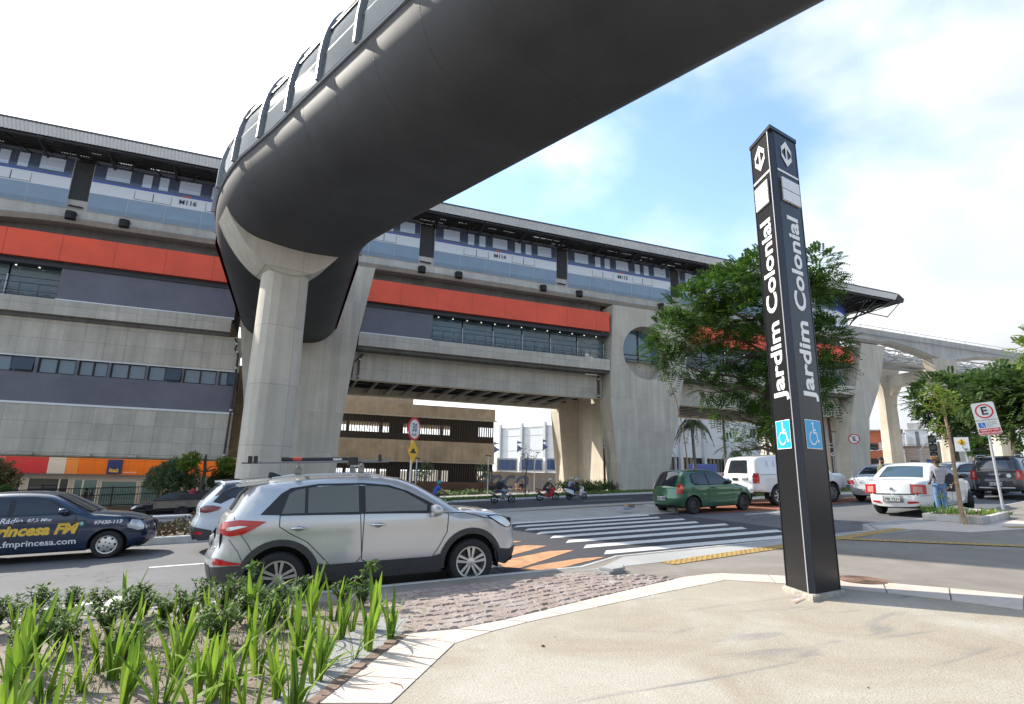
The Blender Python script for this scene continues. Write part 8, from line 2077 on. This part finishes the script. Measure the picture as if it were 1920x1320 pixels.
def tree(name, label, px, ybase, depth, blobs, n, m, trunk=None, r0=.2, seed=1, group=None, cat='tree', bark=None, spread=.6, kind='spray', **kw):
    r_ = random.Random(seed); x, y = atd(px, depth); zb = gz(x, y) if ybase is None else EYE.z+ray(px, ybase).z*depth/((ray(px, ybase).x**2+ray(px, ybase).y**2)**.5)
    t = thing(name, label, cat, (x, y, zb), 0, group)
    B_l = []
    for b in blobs:
        c, rad = pxblob(b[0], b[1], b[2], depth, r_.uniform(-spread, spread)*2 if len(b) < 4 else b[3]); B_l.append((c-V((x, y, zb)), rad))
    top = max(B_l, key=lambda q: q[0].z)[0]
    tr = [V((0,0,-.6))] + ([pxblob(a, b, 1, depth)[0]-V((x, y, zb)) for a, b in trunk] if trunk else [top*.3+V((.1,0,0)), top*.55])
    mb = MB(); branches(mb, tr, [c for c, _ in B_l], r0, r_); mb.build('trunk', bark or M_bark, t, smooth=60)
    crown('crown', m, t, B_l, n, r_, kind, **kw); return t
# the big feathery tree behind the totem
tree('feathery_tree', 'big feathery green tree standing behind the totem and hiding part of the station', 1478, None, 29,
     [(1262,620,42),(1238,655,30),(1300,575,48),(1345,545,46),(1275,680,30),(1392,525,46),(1440,500,42),(1330,610,50),(1395,590,52),(1530,500,36),(1540,535,36),(1495,560,54),(1545,618,26),(1545,640,46),(1450,640,58),(1555,690,28),(1350,675,26),(1375,715,36),(1325,725,26),(1425,730,44),(1420,790,30),(1480,700,50),(1545,735,30),(1400,830,14),(1350,770,18),(1470,790,40),(1375,835,18)],
     4700, L_big, trunk=[(1474,905),(1462,850),(1440,800),(1438,740),(1450,670),(1460,600)], r0=.26, seed=3, size=.62, k=7, ll=.17, lw=.035, flat=.8, shell=.5)
tree('round_tree', 'dark broad tree beyond the parking sign, right of two', 1905, 905, 40, [(1850,740,34),(1890,725,38),(1930,735,44),(1870,775,26),(1915,785,32),(1960,750,44),(1820,755,22)], 1150, L_dark, r0=.25, seed=8, group='dark trees at the right edge', size=.7, k=6, ll=.24, lw=.06)
tree('round_tree', 'dark spreading tree behind the sapling, left of two', 1800, 900, 46, [(1735,745,26),(1765,735,34),(1800,755,40),(1780,780,34),(1720,755,14),(1835,735,36),(1740,775,16),(1835,775,26)], 1150, L_dark, r0=.22, seed=9, group='dark trees at the right edge', size=.7, k=6, ll=.24, lw=.06)
tree('leafy_branch_tree', 'tree at the right edge above the dark ones, only a few twigs in view', 1990, 900, 22, [(1925,655,16),(1975,640,40)], 200, L_lime, r0=.12, seed=10, size=.35, k=5, ll=.12, lw=.03)
# sapling in its planter by the parking sign
sap = tree('staked_sapling', 'thin young sapling with pale brown stem in the low concrete planter', 1806, 975, 16.9, [(1748,735,13),(1762,770,12),(1755,800,10),(1775,745,11),(1790,760,8),(1740,760,7),(1768,812,8),(1766,928,5)], 150, L_lime, trunk=[(1803,960),(1793,900),(1784,840),(1776,800),(1770,770)], r0=.055, seed=4, bark=M_bark2, kind='leaf', size=.25, k=3, ll=.10, lw=.022, spread=.1)
pb = [gpl(*q, .0) for q in ((1738,975),(1842,984),(1886,972),(1800,962))]
t = thing('tree_planter', 'low concrete planter kerb around the sapling with soil and weeds', 'planter', (pb[0].x, pb[0].y, pb[0].z))
mb = MB(); o0 = V(t.location)
for i in range(4):
    a, b = pb[i], pb[(i+1) % 4]; d = (b-a).normalized(); n_ = V((-d.y, d.x, 0))*.06; q = [a-n_-d*.06, b-n_+d*.06, b+n_+d*.06, a+n_-d*.06]
    mb.add([p_-o0+V((0,0,-.1)) for p_ in q]+[p_-o0+V((0,0,.16)) for p_ in q], [(0,3,2,1),(4,5,6,7),(0,1,5,4),(1,2,6,5),(2,3,7,6),(3,0,4,7)])
mb.build('kerb', M_kerb, t); mb = MB(); mb.poly([p_-o0+V((0,0,.10)) for p_ in pb]); mb.build('soil', M_soil, t, recalc=False)
r_ = random.Random(6)
def weed(name, label, cat, c, rad, n, m, h, w, group=None, lean=.6):
    t = thing(name, label, cat, c, r_.uniform(0, 6), group); mb = MB()
    for _ in range(n):
        a = r_.uniform(0, 2*pi); p = V((cos(a), sin(a), 0))*rad*r_.random()**.5; d = V((cos(a)*lean, sin(a)*lean, 1))+rv(r_)*.3; leaf(mb, p, d, rv(r_), h*r_.uniform(.5, 1.1), w)
    mb.build('leaves', m, t, recalc=False); return t
ctr = (pb[0]+pb[1]+pb[2]+pb[3])/4
weed('grass_tuft', 'long green grass tuft at the left end of the planter', 'grass tuft', ctr+V((-.75,.15,.1)), .35, 130, L_shrub, .32, .010)
weed('grass_tuft', 'short green weeds at the foot of the sapling', 'grass tuft', ctr+V((-.1,.0,.1)), .4, 130, L_shrub, .20, .018)
weed('grass_tuft', 'bright broad-leaved plant in the right half of the planter', 'plant', ctr+V((.55,-.25,.1)), .12, 14, L_lime, .30, .045, lean=.8)
weed('grass_tuft', 'low weeds at the right end of the planter', 'grass tuft', ctr+V((.95,-.1,.1)), .3, 110, L_shrub, .15, .018)
# thin stick-like young trees beside the station
for i, (px, yb, dep, bl, lab, tk) in enumerate(((1290, 900, 42, [(1243,690,8),(1250,700,6),(1262,735,5),(1240,710,5)], 'very thin leaning young tree left of the big feathery tree', [(1288,860),(1282,810),(1268,750),(1250,700)]),
     (985, 925, 46, [(990,850,14),(985,865,10),(998,860,8),(980,850,7)], 'small bare young tree between the two left blue glazed boxes', [(985,900),(988,872),(990,850)]),
     (905, 912, 46, [(905,882,14),(912,890,10)], 'slim young tree in front of the access building at its right end', [(905,900),(906,890)]),
     (796, 912, 45, [(800,880,15),(790,892,10)], 'slim young tree in front of the access building right of the speed sign', [(797,900),(798,885)]))):
    tree('young_tree', lab, px, yb, dep, bl, 90 if i != 1 else 30, L_grey if i != 1 else L_pink, trunk=tk, r0=.06, seed=20+i, bark=M_bark2 if i == 0 else M_bark, group='young trees by the station', kind='leaf', size=.5, k=4, ll=.16, lw=.04, spread=.1)
# left side
tree('bushy_tree', 'round grey-green bushy tree in front of the bank railing', 322, 935, 46, [(300,895,22),(325,880,24),(350,890,22),(312,910,20),(340,912,20),(322,895,26),(285,905,12),(362,905,14)], 800, L_grey, r0=.12, seed=31, kind='leaf', size=.4, k=7, ll=.20, lw=.05, spread=.3)
tree('dark_trunk_tree', 'slim dark-trunked tree with bright leaves left of the round column', 376, 935, 44, [(360,862,12),(345,870,8),(428,872,12),(415,868,7),(432,880,8)], 260, L_lime, trunk=[(378,910),(384,885),(385,862),(387,852)], r0=.15, seed=32, kind='leaf', size=.4, k=6, ll=.22, lw=.06, spread=.2)
tree('reddish_tree', 'reddish-leaved small tree at the left edge', -15, 945, 44, [(5,885,20),(20,895,14),(-15,890,25),(30,905,8),(10,905,12)], 420, L_pink, r0=.12, seed=33, kind='leaf', size=.4, k=6, ll=.20, lw=.045)
tree('low_shrub', 'pale green rounded shrub right of the dark-trunked tree', 420, 935, 49, [(410,895,12),(425,890,12),(438,896,12),(400,903,9)], 500, L_grey, r0=.05, seed=34, cat='shrub', kind='leaf', size=.35, k=6, ll=.16, lw=.045)
tree('low_shrub', 'leafy green shrub at the far left bottom of the bank wall', 5, 950, 40, [(3,925,12),(-10,930,14)], 200, L_shrub, r0=.05, seed=35, cat='shrub', kind='leaf', size=.35, k=6, ll=.18, lw=.05)
for i, (px, py, rr_, dep, lab) in enumerate(((1815,832,16,150,'far dark green tree left of the parking sign'), (1842,838,14,140,'far tree just behind the parking sign post'), (1888,835,14,140,'far tree at the right edge behind the lamp'), (1545,838,10,110,'far tree behind the left shop'))):
    tree('far_tree', lab, px, 878, dep, [(px,py,rr_),(px-rr_*.7,py+6,rr_*.7),(px+rr_*.8,py+5,rr_*.7)], 420, L_dark, r0=.3, seed=40+i, group='far trees under the viaduct', kind='leaf', size=1.5, k=5, ll=.8, lw=.3)
# palms
def palm(px, ybase, depth, ytop, label, n=18, L_=3.2, seed=1):
    r_ = random.Random(seed); x, y = atd(px, depth); f = lambda yy: EYE.z+ray(px, yy).z*depth/((ray(px, yy).x**2+ray(px, yy).y**2)**.5); zb = f(ybase); h = f(ytop)-zb
    t = thing('palm_tree', label, 'palm tree', (x, y, zb), 0, 'palms in front of the white factory')
    mb = MB(); mb.tube([(0,0,-1),(.05,0,h*.4),(0,.05,h*.8),(0,0,h)], [.22,.17,.15,.20], 10); mb.build('trunk', mat('palm_trunk', (.22,.19,.16), .9, noise=(5,.3), bump=(14,1)), t, smooth=60)
    mb = MB()
    for i in range(n):
        a = 2*pi*i/n+r_.uniform(-.2,.2); el = r_.uniform(-.2, 1.25); d = V((cos(a)*cos(el), sin(a)*cos(el), sin(el))); pts = []
        ll_ = L_*r_.uniform(.8, 1.1)
        for k in range(14): u = k/13; pts.append(V((0,0,h))+d*ll_*u*(1-.25*u)-V((0,0,1))*ll_*.85*u**2.2)
        mb.tube(pts, [.03*(1-.8*k/13) for k in range(14)], 4)
        for k in range(2, 14):
            p = pts[k]; dd = (pts[k]-pts[k-1]).normalized(); s = dd.cross(V((0,0,1))).normalized()
            for sg in (-1, 1):
                for q in (0, .5): leaf(mb, p-dd*.12*q*2, s*sg*.55+dd*.5-V((0,0,.75)), rv(r_), .75*(1.1-k/20), .03)
    mb.build('fronds', leafmat('palm_leaf_%d' % seed, (.07,.10,.04), (.20,.24,.10), .3), t, recalc=False)
palm(1303, 905, 60, 796, 'palm tree with drooping fronds between the pier and the white pickup', seed=2, L_=3.1)
palm(1443, 900, 68, 806, 'second palm mostly hidden beside the totem and the big tree', n=12, seed=3, L_=2.4)
# median ground cover by the blue car, verge shrubs by the pier
def groundcover(name, label, cat, x0, x1, y0, y1, n, m, h, z=.0, seed=5, ll=.10, lw=.03):
    r_ = random.Random(seed); mb = MB()
    for _ in range(n):
        x, y = r_.uniform(x0, x1), r_.uniform(y0, y1); b = V((x, y, gz(x, y)+z)); hh = h*r_.uniform(.4, 1.1)*(.6+.4*sin(x*2.1+y))
        for q in range(4): leaf(mb, b+V((0,0,hh))+rv(r_)*.10, rv(r_)+V((0,0,.4)), rv(r_), ll, lw)
    o = mb.build(name, m, None, recalc=False); tagit(o, label, cat, kind='stuff'); return o
groundcover('red_groundcover', 'low dark red and green ground cover on the median behind the blue car', 'ground cover', -16, -.4, 16.55, 18.3, 2600, L_red, .42)
sheet('median_soil', [(-30, 16.5), (0, 16.5), (0, 18.6), (-30, 18.6)], .02, M_soil)
groundcover('pier_planting', 'dark spiky planting along the foot of the big station pier', 'plants', 23, 28.5, 44.6, 47.5, 500, L_dark, .8, .0, 7, .5, .03)
groundcover('verge_planting', 'mixed low plants in front of the access building', 'plants', 2, 21, 57, 60, 900, L_grey, .5, .0, 8, .25, .07)
mb = MB(); mb.box(-4, 22, 60, 60.3, -1.2, .8); o = mb.build('brown_garden_wall', mat('garden_wall', (.17,.10,.075), .9, noise=(.6,.2))); tagit(o, 'low brown garden wall in front of the access building', 'wall')
# ---------- foreground planting bed ----------
def iris_mesh(seed, n, h):
    r_ = random.Random(seed); mb = MB()
    fan = r_.uniform(0, pi)
    for i in range(n):
        a = fan + (0 if i % 2 else pi) + r_.uniform(-.7, .7); out = r_.uniform(.05, .45)*(1.5 if r_.random() < .2 else 1); L_ = h*r_.uniform(.55, 1.08); w = r_.uniform(.015, .025)
        base = V((cos(a), sin(a), 0))*r_.uniform(.0, .05); tw = a+pi/2+r_.uniform(-.5, .5); s = V((cos(tw), sin(tw), 0)); d = V((cos(a), sin(a), 0)); droop = 1.0 if r_.random() > .26 else 2.4
        ringsL = []; K = 7
        for k in range(K+1):
            u = k/K; p = base + d*L_*out*u**1.6*droop + V((0,0,1))*L_*(u - (.12 if droop == 1 else .5)*out*u**2.4*droop)
            ww = w*(.75+.5*u)*(1-u**3.2); nn = d*.28*ww
            ringsL.append([p-s*ww+nn, p, p+s*ww+nn])
        mb.loft(ringsL, False, False)
    return mb
protos = []
LOC_ = {}
def px_ok(x, y):
    p = V((x, y, gz(x, y))); v = p-EYE; f = v.dot(_F)
    if f < .5: return None
    return 960+FPX*v.dot(_R)/f, 660-FPX*v.dot(_U)/f
r_ = random.Random(12)
hand = [(150,1300),(60,1240),(190,1262),(300,1320),(345,1225),(330,1265),(250,1210),(420,1330),(480,1265),(470,1225),(420,1210),(560,1235),(520,1310),(600,1262),(540,1180),(640,1200),(585,1195),(625,1165),(660,1185),(735,1200),(690,1222),(590,1282),(500,1190),(390,1180),(300,1180),(120,1200),(20,1290),(230,1330),(440,1290),(370,1300),(665,1238),(700,1185),(30,1200),(80,1318),(555,1330)]
pts_ = []
for (a, b) in hand:
    p = gpl(a, b, .0); pts_.append((p.x, p.y))
while len(pts_) < 54:
    a, b = r_.uniform(-60, 700), r_.uniform(1150, 1500)
    if a > 640-(b-1180)*.9 and b > 1190: continue
    p = gpl(a, b, .0)
    if min(((p.x-q[0])**2+(p.y-q[1])**2)**.5 for q in pts_) < .17: continue
    pts_.append((p.x, p.y))
base_meshes = []
for i in range(7):
    o = thing('iris_clump', 'x', 'plant'); h = iris_mesh(50+i, r_.choice((8, 9, 11)), .52); h.build('blades', L_iris, o, recalc=False); base_meshes.append(o)
ORD = ['first','second','third','fourth','fifth','sixth','seventh','eighth','ninth','tenth','eleventh','twelfth','thirteenth','fourteenth','fifteenth','sixteenth','seventeenth','eighteenth','nineteenth','twentieth','twenty-first','twenty-second','twenty-third','twenty-fourth','twenty-fifth','twenty-sixth','twenty-seventh','twenty-eighth','twenty-ninth']
used = set(); rows = []
pp_ = sorted(((px_ok(x, y) or (0, 1500), x, y) for x, y in pts_), key=lambda q: -q[0][1])
ROWN = ['front','second','third','fourth','fifth','back']
per = -(-len(pp_)//6); i = 0
for rI in range(6):
    for cI, (q, x, y) in enumerate(sorted(pp_[rI*per:(rI+1)*per], key=lambda q: q[0][0])):
        k = i % 7; i += 1
        o = base_meshes[k] if k not in used else copy_tree(base_meshes[k])
        used.add(k); o.location = (x, y, gz(x, y)); o.rotation_euler = (0, 0, r_.uniform(0, 6.28)); s = r_.uniform(.75, 1.15); o.scale = (s, s, s)
        o['label'] = '%s bright green iris clump from the left in the %s row of the bed' % (ORD[cI], ROWN[rI]); o['group'] = 'iris clumps in the planting bed'
def shrub_mesh(seed, h, n):
    r_ = random.Random(seed); mb = MB(); st = MB()
    for i in range(n):
        a = r_.uniform(0, 6.28); out = r_.uniform(.1, .9); L_ = h*r_.uniform(.5, 1.1); tip = V((cos(a)*out*h*.8, sin(a)*out*h*.8, L_)); mid = tip*.5+V((0,0,L_*.12))
        st.tube([V((0,0,0)), mid, tip], [.006,.004,.002], 4)
        for k in range(5):
            u = .35+.65*k/4; p = (mid*(1-u)+tip*u) if u > .5 else mid*u*2; p = V((0,0,0)).lerp(mid, u*2) if u < .5 else mid.lerp(tip, (u-.5)*2)
            m_ = 5 if k < 4 else 8
            for q in range(m_): b = r_.uniform(0, 6.28); leaf(mb, p, V((cos(b), sin(b), r_.uniform(.0, .9))), V((0,0,1))+rv(r_)*.4, r_.uniform(.06, .095), .013)
    return mb, st
sp_px = [(180,1130),(240,1150),(120,1140),(60,1140),(20,1150),(300,1155),(380,1120),(350,1150),(420,1130),(450,1150),(480,1120),(520,1140),(560,1115),(640,1115),(270,1135),(-10,1170),(90,1165),(680,1120),(200,1175),(440,1110),(505,1165),(110,1205),(30,1220),(230,1225),(400,1200)]
sb = []
for i in range(4):
    o = thing('leafy_shrub', 'x', 'shrub'); a, b = shrub_mesh(90+i, .34, 16); a.build('leaves', L_shrub, o, recalc=False); b.build('stems', M_bark, o); sb.append(o)
for i, (a, b) in enumerate(sorted(sp_px)):
    p = gpl(a, b+22, .0); o = sb[i] if i < 4 else copy_tree(sb[i % 4]); o.location = (p.x, p.y, gz(p.x, p.y)); o.rotation_euler = (0, 0, r_.uniform(0, 6)); s = r_.uniform(.65, 1.05); o.scale = (s, s, s)
    o['label'] = '%s low leafy shrub from the left along the kerb side of the bed' % ORD[i]; o['group'] = 'leafy shrubs along the kerb'
# two long leafy shoots in front of the car
for (path, lab) in (([(440,1140),(455,1100),(475,1060)], 'tall leafy shoot in front of the rear wheel of the silver SUV'), ([(640,1130),(665,1090),(700,1058)], 'tall leafy shoot in front of the doors of the silver SUV')):
    base = gpl(path[0][0], path[0][1]+15, 0); dep = (V((base.x, base.y))).length; t = thing('leafy_shoot', lab, 'shoot', base); q = [V((0,0,0))]+[pxblob(a, b, 1, dep)[0]-base for a, b in path]
    mb = MB(); mb.tube(q, [.006,.005,.004,.003], 5); mb.build('stem', M_bark, t); mb = MB()
    for j in range(1, len(q)):
        for k in range(5):
            p = q[j-1].lerp(q[j], k/5)
            if j == 1 and k < 3: continue
            for z_ in range(3 if j < 3 else 6): leaf(mb, p, rv(r_)+V((.0,0,-.1)), rv(r_), .085, .014)
    for z_ in range(26): leaf(mb, q[-1]+rv(r_)*.05, rv(r_)+V((.2,0,-.2)), rv(r_), .10, .016)
    mb.build('leaves', L_shrub, t, recalc=False)
# clods and dry stalks on the soil
mb = MB()
for _ in range(900):
    a, b = r_.uniform(-50, 720), r_.uniform(1170, 1400)
    if a > 640-(b-1180)*.9: continue
    p = gpl(a, b, .0); s = r_.uniform(.004, .018); ball(mb, V((p.x, p.y, gz(p.x, p.y)+.006)), s, s*r_.uniform(.7,1.3), s*.7, V((1,0,0)), V((0,1,0)), V((0,0,1)), 6, jit=.25, r_=r_)
o = mb.build('soil_clods', M_soil); tagit(o, 'small clods of soil scattered over the planting bed', 'soil', kind='stuff')
grass('weeds', [P(60,1330), P(560,1240), P(640,1190), P(500,1170), P(100,1180)], 1500, .07, .006, seed=9, w=.003, label='thin weeds and seedlings between the irises', cat='weeds')
